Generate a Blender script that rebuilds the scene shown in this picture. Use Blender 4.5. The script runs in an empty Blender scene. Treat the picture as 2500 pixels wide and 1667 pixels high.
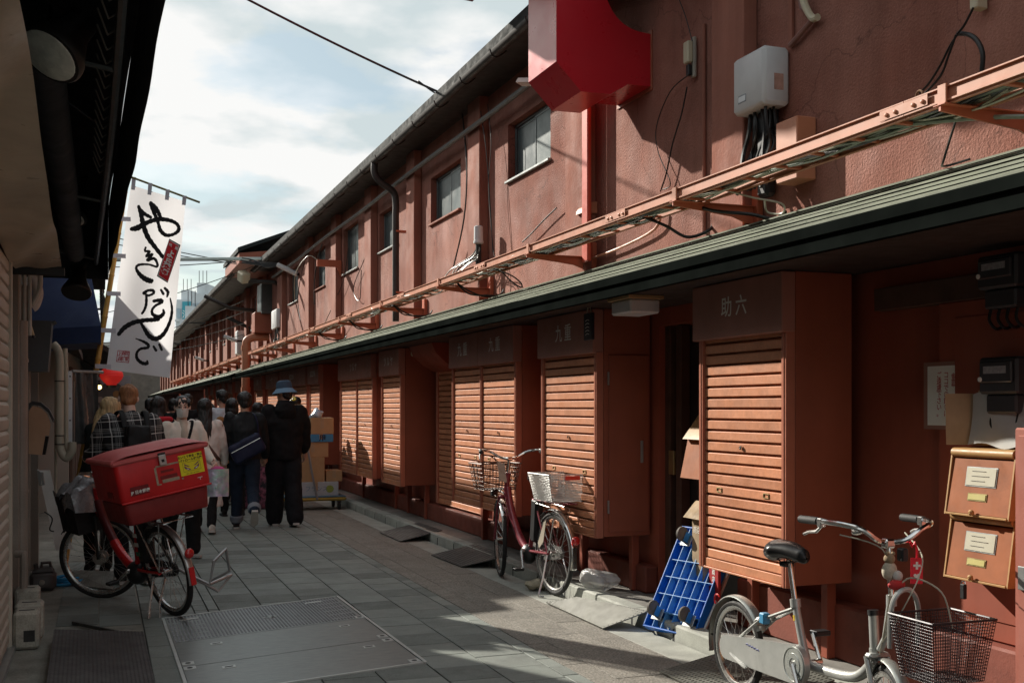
import bpy, bmesh, math, random
from mathutils import Vector, Matrix, Quaternion
R = math.radians
rng = random.Random(7)
sc = bpy.context.scene
col = sc.collection

# ------------------------------------------------------------------ camera
F_PX, CX, HY, EYE = 2720.0, 1250.0, 995.0, 1.5      # focal length, centre, horizon of the 2500 px wide view; eye height
YAW = math.atan(1002.0 / F_PX)                        # the camera looks this far to the right of the street axis (+Y)
CS, SN = math.cos(YAW), math.sin(YAW)
cam_d = bpy.data.cameras.new('camera')
cam_d.sensor_width = 36.0
cam_d.lens = F_PX / 2500.0 * 36.0
cam_d.shift_y = (HY - 833.5) / 2500.0
cam_d.clip_start = 0.05
cam_d.clip_end = 3000
cam = bpy.data.objects.new('camera', cam_d)
col.objects.link(cam)
cam.location = (0, 0, EYE)
cam.rotation_euler = (R(90), 0, -YAW)
sc.camera = cam

# ------------------------------------------------------------------ sun, sky, exposure
SUN_DIR = Vector((-1.0, 2.0, 1.17)).normalized()      # from the ground towards the sun
sun_d = bpy.data.lights.new('sun', 'SUN')
sun_d.energy = 5.0
sun_d.angle = R(0.6)
sun_d.color = (1.0, 0.93, 0.82)
sun = bpy.data.objects.new('sun', sun_d)
col.objects.link(sun)
sun.location = (-20, 40, 30)
sun.rotation_euler = (-SUN_DIR).to_track_quat('-Z', 'Y').to_euler()

world = bpy.data.worlds.new('World')
sc.world = world
world.use_nodes = True
wn = world.node_tree.nodes
wl = world.node_tree.links
bg = wn['Background']
sky = wn.new('ShaderNodeTexSky')
sky.sky_type = 'NISHITA'
sky.sun_disc = False
sky.sun_elevation = math.asin(SUN_DIR.z)
sky.sun_rotation = math.atan2(SUN_DIR.x, SUN_DIR.y)
sky.air_density = 1.0
sky.dust_density = 1.6
tc = wn.new('ShaderNodeTexCoord')
# clouds lie on a flat layer overhead: project the view direction on it
sep = wn.new('ShaderNodeSeparateXYZ'); wl.new(tc.outputs['Generated'], sep.inputs[0])
zc = wn.new('ShaderNodeMath'); zc.operation = 'MAXIMUM'; wl.new(sep.outputs['Z'], zc.inputs[0]); zc.inputs[1].default_value = 0.0
za = wn.new('ShaderNodeMath'); za.operation = 'ADD'; wl.new(zc.outputs[0], za.inputs[0]); za.inputs[1].default_value = 0.16
dx = wn.new('ShaderNodeMath'); dx.operation = 'DIVIDE'; wl.new(sep.outputs['X'], dx.inputs[0]); wl.new(za.outputs[0], dx.inputs[1])
dy = wn.new('ShaderNodeMath'); dy.operation = 'DIVIDE'; wl.new(sep.outputs['Y'], dy.inputs[0]); wl.new(za.outputs[0], dy.inputs[1])
cmb = wn.new('ShaderNodeCombineXYZ'); wl.new(dx.outputs[0], cmb.inputs[0]); wl.new(dy.outputs[0], cmb.inputs[1])
cmb.inputs[2].default_value = 3.7
cn = wn.new('ShaderNodeTexNoise'); cn.inputs['Scale'].default_value = 2.9; cn.inputs['Detail'].default_value = 9
cn.inputs['Roughness'].default_value = 0.52; cn.inputs['Distortion'].default_value = 0.15
wl.new(cmb.outputs[0], cn.inputs['Vector'])
cr = wn.new('ShaderNodeValToRGB'); wl.new(cn.outputs['Fac'], cr.inputs[0])
cr.color_ramp.elements[0].position = 0.42; cr.color_ramp.elements[0].color = (0.50, 0.50, 0.50, 1)
cr.color_ramp.elements[1].position = 0.52; cr.color_ramp.elements[1].color = (1, 1, 1, 1)
cn2 = wn.new('ShaderNodeTexNoise'); cn2.inputs['Scale'].default_value = 3.2; cn2.inputs['Detail'].default_value = 5
wl.new(cmb.outputs[0], cn2.inputs['Vector'])
cr2 = wn.new('ShaderNodeValToRGB'); wl.new(cn2.outputs['Fac'], cr2.inputs[0])
cr2.color_ramp.elements[0].position = 0.40; cr2.color_ramp.elements[0].color = (0.66, 0.75, 0.77, 1)
cr2.color_ramp.elements[1].position = 0.56; cr2.color_ramp.elements[1].color = (1.0, 1.0, 0.985, 1)
cbr = wn.new('ShaderNodeVectorMath'); cbr.operation = 'SCALE'; wl.new(cr2.outputs[0], cbr.inputs[0]); cbr.inputs['Scale'].default_value = 8.9
cm = wn.new('ShaderNodeMixRGB'); wl.new(cr.outputs[0], cm.inputs[0]); stn = wn.new('ShaderNodeVectorMath'); stn.operation = 'MULTIPLY'; wl.new(sky.outputs[0], stn.inputs[0]); stn.inputs[1].default_value = (0.86, 1.0, 1.0); wl.new(stn.outputs[0], cm.inputs[1]); wl.new(cbr.outputs[0], cm.inputs[2])
wl.new(cm.outputs[0], bg.inputs[0])
bg.inputs[1].default_value = 0.07

sc.view_settings.view_transform = 'Standard'
sc.view_settings.look = 'None'
sc.view_settings.exposure = 0.62
sc.view_settings.gamma = 1.0
sc.view_settings.use_curve_mapping = False
sc.cycles.max_bounces = 6
sc.cycles.diffuse_bounces = 4
sc.cycles.glossy_bounces = 3
sc.cycles.transmission_bounces = 4
sc.cycles.transparent_max_bounces = 12
sc.cycles.caustics_reflective = False
sc.cycles.caustics_refractive = False

# ------------------------------------------------------------------ measuring helpers (2352 px overview coordinates)
OV = 2500.0 / 2352.0
def wall_pt(px, py, X):
    """point of the plane X = const seen at an overview pixel"""
    u = (px * OV - CX) / F_PX
    Y = X * (CS - u * SN) / (SN + u * CS)
    d = Y * CS + X * SN
    return Vector((X, Y, EYE + (HY - py * OV) / F_PX * d))
def cross_pt(px, py, Y):
    """point of the plane Y = const seen at an overview pixel"""
    u = (px * OV - CX) / F_PX
    X = Y * (SN + u * CS) / (CS - u * SN)
    d = Y * CS + X * SN
    return Vector((X, Y, EYE + (HY - py * OV) / F_PX * d))
def floor_pt(px, py, z=0.0):
    d = F_PX * (EYE - z) / (py * OV - HY)
    r = (px * OV - CX) / F_PX * d
    return Vector((r * CS + d * SN, d * CS - r * SN, z))
def depth_pt(px, py, d):
    r = (px * OV - CX) / F_PX * d
    return Vector((r * CS + d * SN, d * CS - r * SN, EYE + (HY - py * OV) / F_PX * d))

# ------------------------------------------------------------------ materials
MATS = {}
def mat(name, c, rough=0.6, metal=0.0, var=0.12, vs=5.0, bump=0.0, bs=120.0, spec=0.4, rnd=0.0,
        stain=0.0, streak=0.0, fine=0.0, fines=60.0, c2=None, trans=0.0, alpha=1.0, emit=None, estr=0.0, coat=0.0, axis_scale=(1, 1, 1), wave=None, crack=0.0):
    if name in MATS: return MATS[name]
    m = bpy.data.materials.new(name); m.use_nodes = True
    n, l = m.node_tree.nodes, m.node_tree.links
    b = n['Principled BSDF']
    b.inputs['Roughness'].default_value = rough
    b.inputs['Metallic'].default_value = metal
    b.inputs['Specular IOR Level'].default_value = spec
    if coat: b.inputs['Coat Weight'].default_value = coat; b.inputs['Coat Roughness'].default_value = 0.15
    if trans: b.inputs['Transmission Weight'].default_value = trans
    if alpha < 1: b.inputs['Alpha'].default_value = alpha
    if emit: b.inputs['Emission Color'].default_value = (*emit, 1); b.inputs['Emission Strength'].default_value = estr
    t = n.new('ShaderNodeTexCoord')
    mp = n.new('ShaderNodeMapping'); l.new(t.outputs['Object'], mp.inputs[0]); mp.inputs['Scale'].default_value = axis_scale
    V = mp.outputs[0]
    if rnd:
        oi = n.new('ShaderNodeObjectInfo')
        ad = n.new('ShaderNodeVectorMath'); ad.operation = 'MULTIPLY_ADD'
        l.new(oi.outputs['Random'], ad.inputs[0]); ad.inputs[1].default_value = (17, 31, 23); l.new(V, ad.inputs[2]); V = ad.outputs[0]
    def noise(scale, detail=4, vec=None, rough_=0.6):
        q = n.new('ShaderNodeTexNoise'); q.inputs['Scale'].default_value = scale; q.inputs['Detail'].default_value = detail
        q.inputs['Roughness'].default_value = rough_
        l.new(vec or V, q.inputs['Vector']); return q.outputs['Fac']
    def mul(colsock, fac, lo, hi):
        mr = n.new('ShaderNodeMapRange'); l.new(fac, mr.inputs[0]); mr.inputs[1].default_value = 0.3; mr.inputs[2].default_value = 0.7
        mr.inputs[3].default_value = lo; mr.inputs[4].default_value = hi
        v = n.new('ShaderNodeVectorMath'); v.operation = 'SCALE'; l.new(colsock, v.inputs[0]); l.new(mr.outputs[0], v.inputs['Scale']); return v.outputs[0]
    rgb = n.new('ShaderNodeRGB'); rgb.outputs[0].default_value = (*c, 1)
    C = rgb.outputs[0]
    if c2:
        mx = n.new('ShaderNodeMixRGB'); l.new(C, mx.inputs[1]); mx.inputs[2].default_value = (*c2, 1)
        rp = n.new('ShaderNodeValToRGB'); rp.color_ramp.elements[0].position = 0.42; rp.color_ramp.elements[1].position = 0.62
        l.new(noise(vs * 0.7, 6), rp.inputs[0]); l.new(rp.outputs[0], mx.inputs[0]); C = mx.outputs[0]
    if var: C = mul(C, noise(vs, 5), 1 - var, 1 + var)
    if fine: C = mul(C, noise(fines, 3, rough_=0.7), 1 - fine, 1 + fine)
    if streak:
        m2 = n.new('ShaderNodeMapping'); l.new(V, m2.inputs[0]); m2.inputs['Scale'].default_value = (3.2, 3.2, 0.35)
        C = mul(C, noise(1.6, 5, m2.outputs[0]), 1 - streak, 1 + streak * 0.6)
    if stain:
        rp = n.new('ShaderNodeValToRGB'); rp.color_ramp.elements[0].position = 0.56; rp.color_ramp.elements[1].position = 0.72
        rp.color_ramp.elements[0].color = (1, 1, 1, 1); k = 1 - stain; rp.color_ramp.elements[1].color = (k, k, k, 1)
        l.new(noise(vs * 0.45, 8, rough_=0.75), rp.inputs[0])
        v = n.new('ShaderNodeVectorMath'); v.operation = 'MULTIPLY'; l.new(C, v.inputs[0]); l.new(rp.outputs[0], v.inputs[1]); C = v.outputs[0]
    if crack:
        nz = n.new('ShaderNodeTexNoise'); nz.inputs['Scale'].default_value = 2.5; nz.inputs['Detail'].default_value = 6; l.new(V, nz.inputs['Vector'])
        mxv = n.new('ShaderNodeVectorMath'); mxv.operation = 'MULTIPLY_ADD'; l.new(nz.outputs['Color'], mxv.inputs[0]); mxv.inputs[1].default_value = (.9, .9, .9); l.new(V, mxv.inputs[2])
        vo = n.new('ShaderNodeTexVoronoi'); vo.feature = 'DISTANCE_TO_EDGE'; vo.inputs['Scale'].default_value = 0.75; l.new(mxv.outputs[0], vo.inputs['Vector'])
        rp = n.new('ShaderNodeValToRGB'); k = 1 - crack; rp.color_ramp.elements[0].position = 0.002; rp.color_ramp.elements[0].color = (k, k, k, 1); rp.color_ramp.elements[1].position = 0.007; rp.color_ramp.elements[1].color = (1, 1, 1, 1)
        l.new(vo.outputs['Distance'], rp.inputs[0])
        v = n.new('ShaderNodeVectorMath'); v.operation = 'MULTIPLY'; l.new(C, v.inputs[0]); l.new(rp.outputs[0], v.inputs[1]); C = v.outputs[0]
    if rnd:
        oi2 = n.new('ShaderNodeObjectInfo')
        mr = n.new('ShaderNodeMapRange'); l.new(oi2.outputs['Random'], mr.inputs[0]); mr.inputs[3].default_value = 1 - rnd; mr.inputs[4].default_value = 1 + rnd
        v = n.new('ShaderNodeVectorMath'); v.operation = 'SCALE'; l.new(C, v.inputs[0]); l.new(mr.outputs[0], v.inputs['Scale']); C = v.outputs[0]
    l.new(C, b.inputs['Base Color'])
    # roughness breakup
    mr = n.new('ShaderNodeMapRange'); l.new(noise(vs * 2.3, 4), mr.inputs[0]); mr.inputs[1].default_value = 0.3; mr.inputs[2].default_value = 0.7
    mr.inputs[3].default_value = max(0.04, rough * 0.82); mr.inputs[4].default_value = min(1, rough * 1.18); l.new(mr.outputs[0], b.inputs['Roughness'])
    hs = None
    if bump:
        hs = noise(bs, 4); st = bump
    if wave:
        w = n.new('ShaderNodeTexWave'); w.bands_direction = wave[0]; w.inputs['Scale'].default_value = wave[1]; w.inputs['Distortion'].default_value = wave[3] if len(wave) > 3 else 0
        l.new(V, w.inputs['Vector']); hs = w.outputs['Fac']; st = wave[2]
    if hs:
        bp = n.new('ShaderNodeBump'); bp.inputs['Strength'].default_value = min(1.0, st); bp.inputs['Distance'].default_value = 0.012 if st <= 1 else 0.012 * st
        l.new(hs, bp.inputs['Height']); l.new(bp.outputs[0], b.inputs['Normal'])
    MATS[name] = m
    return m

# ------------------------------------------------------------------ mesh builder
class MB:
    def __init__(s): s.v = []; s.f = []
    def add(s, vs, fs):
        o = len(s.v); s.v += [tuple(p) for p in vs]; s.f += [tuple(i + o for i in q) for q in fs]; return s
    def box(s, x0, x1, y0, y1, z0, z1, b=0.0, M=None):
        if x0 > x1: x0, x1 = x1, x0
        if y0 > y1: y0, y1 = y1, y0
        if z0 > z1: z0, z1 = z1, z0
        b = min(b, (x1 - x0) * .45, (y1 - y0) * .45, (z1 - z0) * .45)
        if b <= 0:
            vs = [(x, y, z) for x in (x0, x1) for y in (y0, y1) for z in (z0, z1)]
            fs = [(0, 1, 3, 2), (4, 6, 7, 5), (0, 4, 5, 1), (2, 3, 7, 6), (0, 2, 6, 4), (1, 5, 7, 3)]
        else:
            vs = []; idx = {}
            X, Y, Z = (x0, x1), (y0, y1), (z0, z1)
            for i in (0, 1):
                for j in (0, 1):
                    for k in (0, 1):
                        sx, sy, sz = (1 - 2 * i) * b, (1 - 2 * j) * b, (1 - 2 * k) * b
                        for a in range(3):
                            p = [X[i] + sx, Y[j] + sy, Z[k] + sz]; p[a] = (X[i], Y[j], Z[k])[a]
                            idx[i, j, k, a] = len(vs); vs.append(tuple(p))
            fs = []
            for a in range(3):
                o = [q for q in range(3) if q != a]
                for e in (0, 1):
                    q = []
                    for (g, h) in ((0, 0), (1, 0), (1, 1), (0, 1)):
                        k = [0, 0, 0]; k[a] = e; k[o[0]] = g; k[o[1]] = h; q.append(idx[k[0], k[1], k[2], a])
                    if (e == 0) ^ (a == 1): q.reverse()
                    fs.append(tuple(q))
            for a in range(3):
                o = [q for q in range(3) if q != a]
                for g in (0, 1):
                    for h in (0, 1):
                        k = [0, 0, 0]; k[o[0]] = g; k[o[1]] = h
                        k0 = list(k); k1 = list(k); k0[a] = 0; k1[a] = 1
                        fs.append((idx[(*k0, o[0])], idx[(*k1, o[0])], idx[(*k1, o[1])], idx[(*k0, o[1])]))
            for i in (0, 1):
                for j in (0, 1):
                    for k in (0, 1): fs.append((idx[i, j, k, 0], idx[i, j, k, 1], idx[i, j, k, 2]))
        if M is not None: vs = [tuple(M @ Vector(p)) for p in vs]
        return s.add(vs, fs)
    def tube(s, pts, r, n=8, closed=False, caps=True, flat=1.0):
        pts = [Vector(p) for p in pts]
        N = len(pts); rs = r if isinstance(r, (list, tuple)) else [r] * N
        def tan(i):
            if closed: t = pts[(i + 1) % N] - pts[(i - 1) % N]
            else: t = pts[min(i + 1, N - 1)] - pts[max(i - 1, 0)]
            return t.normalized() if t.length > 1e-9 else Vector((0, 0, 1))
        t0 = tan(0); u = t0.orthogonal().normalized()
        if abs(t0.z) < 0.95: u = Vector((0, 0, 1)).cross(t0).normalized()
        vs = []
        for i in range(N):
            t = tan(i)
            if i:
                u = u - t * u.dot(t)
                u = u.normalized() if u.length > 1e-6 else t.orthogonal().normalized()
            w = t.cross(u)
            for k in range(n):
                a = 2 * math.pi * k / n
                vs.append(pts[i] + (u * math.cos(a) + w * math.sin(a) * flat) * rs[i])
        fs = []
        for i in range(N if closed else N - 1):
            j = (i + 1) % N
            for k in range(n):
                k2 = (k + 1) % n
                fs.append((i * n + k, i * n + k2, j * n + k2, j * n + k))
        if caps and not closed:
            fs.append(tuple(reversed(range(n)))); fs.append(tuple(range((N - 1) * n, N * n)))
        return s.add(vs, fs)
    def cyl(s, a, b, r, r2=None, n=16): return s.tube([a, b], [r, r if r2 is None else r2], n)
    def lathe(s, o, ax, prof, n=24):
        o = Vector(o); ax = Vector(ax).normalized(); u = ax.orthogonal().normalized(); w = ax.cross(u)
        vs = []; fs = []
        for (r, h) in prof:
            for k in range(n):
                a = 2 * math.pi * k / n; vs.append(o + ax * h + (u * math.cos(a) + w * math.sin(a)) * r)
        m = len(prof)
        for i in range(m - 1):
            for k in range(n):
                k2 = (k + 1) % n; fs.append((i * n + k, i * n + k2, (i + 1) * n + k2, (i + 1) * n + k))
        loop = prof[0] == prof[-1]
        if prof[0][0] > 1e-6 and not loop: fs.append(tuple(reversed(range(n))))
        if prof[-1][0] > 1e-6 and not loop: fs.append(tuple(range((m - 1) * n, m * n)))
        return s.add(vs, fs)
    def prism(s, poly, off):
        """closed polygon of 3-D points pushed along a vector"""
        poly = [Vector(p) for p in poly]; off = Vector(off); n = len(poly)
        vs = poly + [p + off for p in poly]
        fs = [tuple(reversed(range(n))), tuple(range(n, 2 * n))] + [(i, (i + 1) % n, n + (i + 1) % n, n + i) for i in range(n)]
        return s.add(vs, fs)
    def quad(s, *p): return s.add(p, [tuple(range(len(p)))])
    def grid(s, fn, nu, nv, closed_u=False):
        vs = [fn(i / (nu if closed_u else nu - 1), j / (nv - 1)) for j in range(nv) for i in range(nu)]
        fs = []
        for j in range(nv - 1):
            for i in range(nu if closed_u else nu - 1):
                i2 = (i + 1) % nu
                fs.append((j * nu + i, j * nu + i2, (j + 1) * nu + i2, (j + 1) * nu + i))
        return s.add(vs, fs)
    def sphere(s, c, r, n=16, m=10, sc_=(1, 1, 1), M=None):
        c = Vector(c); vs = []; fs = []
        for j in range(m + 1):
            th = math.pi * j / m
            for i in range(n):
                a = 2 * math.pi * i / n
                p = Vector((r * sc_[0] * math.sin(th) * math.cos(a), r * sc_[1] * math.sin(th) * math.sin(a), r * sc_[2] * math.cos(th)))
                if M is not None: p = M @ p
                vs.append(c + p)
        for j in range(m):
            for i in range(n):
                i2 = (i + 1) % n; fs.append((j * n + i, (j + 1) * n + i, (j + 1) * n + i2, j * n + i2))
        return s.add(vs, fs)
    def mesh(s, name, smooth=True, ang=35):
        me = bpy.data.meshes.new(name); me.from_pydata(s.v, [], s.f); me.validate(clean_customdata=False)
        if smooth:
            me.shade_smooth(); me.set_sharp_from_angle(angle=R(ang))
        return me
    def build(s, name, m, parent=None, smooth=True, ang=35, kind=None, label=None):
        return put(name, s.mesh(name, smooth, ang), m, parent, kind, label)
def put(name, me, m, parent=None, kind=None, label=None):
    if m is not None and not me.materials: me.materials.append(m)
    o = bpy.data.objects.new(name, me); col.objects.link(o)
    if parent is not None: attach(o, parent)
    if kind: o['kind'] = kind
    if label: o['label'] = label
    return o
def attach(o, parent):
    """parent keeping world-space vertices (the parent's own basis is undone when it is flagged world)"""
    o.parent = parent
    if parent.get('_w'): o.matrix_parent_inverse = Matrix.Translation(-Vector(parent.location))
def thing(name, label, cat, loc=(0, 0, 0), group=None, rz=0.0, local=False):
    o = bpy.data.objects.new(name, None); col.objects.link(o)
    o.empty_display_size = 0.1
    o.location = loc; o.rotation_euler = (0, 0, rz)
    o['label'] = label; o['category'] = cat
    if group: o['group'] = group
    if not local: o['_w'] = 1
    return o
def tag(o, label, cat, group=None, kind=None):
    o['label'] = label; o['category'] = cat
    if group: o['group'] = group
    if kind: o['kind'] = kind
    return o
def arc_pts(c, r, a0, a1, n, ux, uy):
    c, ux, uy = Vector(c), Vector(ux), Vector(uy)
    return [c + ux * (r * math.cos(a0 + (a1 - a0) * i / n)) + uy * (r * math.sin(a0 + (a1 - a0) * i / n)) for i in range(n + 1)]
def smooth_path(pts, sub=6):
    """Catmull-Rom through the points"""
    P = [Vector(p) for p in pts]; out = []
    for i in range(len(P) - 1):
        p0 = P[max(i - 1, 0)]; p1 = P[i]; p2 = P[i + 1]; p3 = P[min(i + 2, len(P) - 1)]
        for k in range(sub):
            t = k / sub
            out.append(0.5 * ((2 * p1) + (p2 - p0) * t + (2 * p0 - 5 * p1 + 4 * p2 - p3) * t * t + (3 * p1 - p0 - 3 * p2 + p3) * t ** 3))
    out.append(P[-1]); return out
def text_mesh(body, size, m4, vertical=False, thick=0.0, sx=1.0, weight=0.0, gap=1.0):
    """lettering as a flat mesh; m4 maps (right, up) of the text plane to the world"""
    cu = bpy.data.curves.new('lettering', 'FONT'); cu.body = body; cu.size = size; cu.resolution_u = 3
    cu.align_x = 'CENTER'; cu.align_y = 'CENTER'; cu.offset = weight; cu.space_line = gap; cu.extrude = thick
    o = bpy.data.objects.new('tmp', cu); col.objects.link(o)
    dg = bpy.context.evaluated_depsgraph_get()
    me = bpy.data.meshes.new_from_object(o.evaluated_get(dg))
    bpy.data.objects.remove(o); bpy.data.curves.remove(cu)
    me.transform(m4 @ Matrix.Diagonal((sx, 1, 1, 1)))
    return me
def plane_m4(origin, right, up):
    r, u = Vector(right).normalized(), Vector(up).normalized(); n = r.cross(u)
    return Matrix(((r.x, u.x, n.x, origin[0]), (r.y, u.y, n.y, origin[1]), (r.z, u.z, n.z, origin[2]), (0, 0, 0, 1)))

# ================================================================== THE SETTING
M_ground = mat('ground_concrete', (0.16, 0.16, 0.15), 0.85, var=0.25, vs=2.0, bump=0.25, bs=90)
M_joint = mat('paving_joint', (0.035, 0.036, 0.034), 0.9, var=0.2, vs=9)
M_slab = mat('paving_slab', (0.215, 0.240, 0.220), 0.6, var=0.12, vs=3.0, fine=0.26, fines=210, bump=0.14, bs=240, rnd=0.10, stain=0.38, spec=0.35)
M_gran = mat('exposed_aggregate', (0.23, 0.215, 0.185), 0.75, var=0.14, vs=3.0, fine=0.62, fines=75, bump=0.9, bs=85, rnd=0.05, stain=0.18)
M_slab2 = mat('rough_slab', (0.188, 0.208, 0.190), 0.75, var=0.14, vs=4.0, fine=0.42, fines=190, bump=0.4, bs=210, rnd=0.12, stain=0.3)
M_grey_conc = mat('kerb_concrete', (0.36, 0.37, 0.33), 0.85, var=0.2, vs=5, fine=0.16, fines=120, bump=0.2, bs=140, stain=0.35, rnd=0.08)
M_ledge = mat('ledge_concrete', (0.22, 0.21, 0.19), 0.85, var=0.25, vs=4, fine=0.15, fines=120, bump=0.25, bs=120, stain=0.4)
M_left_conc = mat('stained_concrete', (0.25, 0.245, 0.21), 0.8, var=0.3, vs=3, fine=0.2, fines=90, bump=0.3, bs=60, stain=0.5)

g = MB().box(-400, 400, -300, 900, -0.4, -0.03).build('ground', M_ground, smooth=False); g['kind'] = 'structure'

def laid(parent, cells, m, name='paving_slab', gap=0.009, limit=300, th=0.028):
    """cells (x0, x1, y0, y1) -> one object per slab for the nearest, the rest joined"""
    cells = sorted(cells, key=lambda q: (q[0] + q[1]) ** 2 / 4 + (q[2] + q[3]) ** 2 / 4)
    cache = {}; rest = MB()
    for i, (x0, x1, y0, y1) in enumerate(cells):
        w, h = round(x1 - x0, 3), round(y1 - y0, 3)
        if i < limit:
            if (w, h) not in cache:
                cache[w, h] = MB().box(-w / 2 + gap / 2, w / 2 - gap / 2, -h / 2 + gap / 2, h / 2 - gap / 2, -th, 0, b=0.0015).mesh(name)
            o = put(name, cache[w, h], m, parent)
            if m is M_slab and rng.random() < .28:
                o.material_slots[0].link = 'OBJECT'; o.material_slots[0].material = M_slab2
            o.location = ((x0 + x1) / 2, (y0 + y1) / 2, rng.uniform(-0.0012, 0.0012))
            o.rotation_euler = (rng.uniform(-.002, .002), rng.uniform(-.002, .002), 0)
        else:
            rest.box(x0 + gap / 2, x1 - gap / 2, y0 + gap / 2, y1 - gap / 2, -th, rng.uniform(-.001, .001), b=0.0025)
    if rest.v: rest.build(name, m, parent, kind='stuff')

# cover outline (skewed steel access cover): far-left, far-right, near-right, near-left
CV = [Vector((0.40, 8.29, 0)), Vector((1.765, 8.79, 0)), Vector((1.80, 6.33, 0)), Vector((0.42, 5.97, 0))]
def in_cover(x, y):
    if not (0.40 < x < 1.78): return False
    t = (x - 0.40) / 1.38
    return 5.97 + t * 0.36 < y < 8.29 + t * 0.5
pav = MB().box(0.27, 2.53, 1.0, 70, -0.029, -0.0105).build('street_paving', M_joint, smooth=False); pav['kind'] = 'structure'
cells = []
cols = [(0.82, 1.14), (1.14, 1.46), (1.46, 1.79), (1.79, 2.11), (2.11, 2.43)]
for k, (a, b) in enumerate(cols):
    y = 3.0 + (0.16 if k % 2 else 0) + 0.03 * k
    while y < 60:
        if not all(in_cover(xx, yy) for xx in (a + .05, b - .05) for yy in (y + .05, y + .27)): cells.append((a, b, y, y + 0.325))
        y += 0.325
for (a, b, st) in ((2.43, 2.53, 0.215), (0.74, 0.82, 0.43), (0.64, 0.74, 0.215), (0.27, 0.64, 0.33)):
    y = 3.4
    while y < 40:
        if not all(in_cover(xx, yy) for xx in (a + .02, b - .02) for yy in (y + .05, y + st - .05)): cells.append((a, b, y, y + st))
        y += st
laid(pav, cells, M_slab)
gut = MB().box(2.53, 3.47, 1.0, 70, -0.029, -0.0105).build('gutter_paving', M_joint, smooth=False); gut['kind'] = 'structure'
cells = []
for k, (a, b) in enumerate(((2.532, 2.68), (2.68, 2.98), (2.98, 3.20))):
    y = 3.0 + 0.2 * (k % 2)
    while y < 60:
        cells.append((a, b, y, y + 0.60)); y += 0.60
laid(gut, cells, M_gran, gap=0.004)
cells = []
y = 3.1
while y < 60:
    cells.append((3.20, 3.455, y, y + 1.2)); y += 1.2
laid(gut, cells, M_grey_conc, name='gutter_slab', gap=0.005)
lef = MB().box(-1.6, 0.268, 0.5, 70, -0.029, -0.004).build('side_pavement', M_left_conc, smooth=False); lef['kind'] = 'structure'
cells = []
y = 8.15
for i in range(8):
    cells += [(-0.02, 0.262, y, y + 0.42), (-0.30, -0.02, y + .1, y + 0.52)]; y += 0.42
laid(lef, cells, M_slab, gap=0.008, th=0.003)
for o in lef.children: o.location.z = 0.0008

# kerb stones and the ledge behind them
led = MB().box(3.60, 4.6, 1.0, 70, -0.029, 0.092).build('ledge_pavement', M_ledge, smooth=False); led['kind'] = 'structure'
kb = MB().box(3.472, 3.598, 1.0, 70, -0.029, 0.07).build('kerb', M_joint, smooth=False); kb['kind'] = 'structure'
kst = MB().box(-0.065, 0.065, -0.296, 0.296, -0.13, 0, b=0.012).mesh('kerb_stone')
y = 2.2
i = 0
while y < 48:
    o = put('kerb_stone', kst, M_grey_conc, kb); o.location = (3.535, y + 0.3, 0.104 + rng.uniform(-.003, .003)); o.rotation_euler = (rng.uniform(-.004, .004), 0, rng.uniform(-.006, .006))
    y += 0.60

# steel access cover
M_steel = mat('cover_steel', (0.24, 0.26, 0.25), 0.42, 0.75, var=0.15, vs=7, bump=0.05, bs=160, axis_scale=(1, 8, 1), stain=0.2)
M_stud = mat('tread_steel', (0.16, 0.16, 0.17), 0.38, 0.8, var=0.25, vs=9)
M_bright = mat('bright_plate', (0.55, 0.58, 0.56), 0.4, 0.4, var=0.1)
cov = thing('access_cover', 'large steel access cover with studded tread half set in the paving', 'manhole cover', (1.1, 7.3, 0))
def cvp(s, t, z=0.0):
    """s 0..1 left to right, t 0..1 far to near"""
    a = CV[0].lerp(CV[1], s); b = CV[3].lerp(CV[2], s); p = a.lerp(b, t); return Vector((p.x, p.y, z))
def cv_plate(s0, s1, t0, t1, z0, z1): return MB().prism([cvp(s0, t0, z0), cvp(s1, t0, z0), cvp(s1, t1, z0), cvp(s0, t1, z0)], (0, 0, z1 - z0))
for q in ((0, .014, 0, 1), (.986, 1, 0, 1), (.016, .984, 0, .008), (.016, .984, .992, 1)): cv_plate(*q, -0.02, 0.003).build('frame_bar', M_bright, cov)
for (a, b) in ((.010, .388), (.392, .692), (.696, .99)): cv_plate(.018, .982, a, b, -0.025, -0.001).build('plate', M_steel, cov)
st = MB()
for i in range(54):
    for j in range(30):
        s0 = .03 + i * .0175; t0 = .02 + j * .0122
        if (s0 < .2 or s0 > .82) and j % 5 == 2: continue
        p = cvp(s0, t0, -0.001); w = 0.0072
        st.add([p + Vector((-w, -w * 1.2, 0)), p + Vector((w, -w * 1.2, 0)), p + Vector((w, w * 1.2, 0)), p + Vector((-w, w * 1.2, 0)), p + Vector((-w * .5, -w * .6, .0042)), p + Vector((w * .5, -w * .6, .0042)), p + Vector((w * .5, w * .6, .0042)), p + Vector((-w * .5, w * .6, .0042))],
               [(0, 1, 5, 4), (1, 2, 6, 5), (2, 3, 7, 6), (3, 0, 4, 7), (4, 5, 6, 7)])
st.build('tread_studs', M_stud, cov, smooth=False, kind='stuff')
for (s0, t0) in ((.2, .47), (.84, .47), (.2, .76), (.84, .76)):
    h = cv_plate(s0 - .028, s0 + .028, t0 - .012, t0 + .012, -0.004, 0.0022).build('lifting_slot', M_bright, cov)
    cv_plate(s0 - .018, s0 + .018, t0 - .004, t0 + .004, 0.0022, 0.0032).build('slot', M_joint, h)
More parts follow.
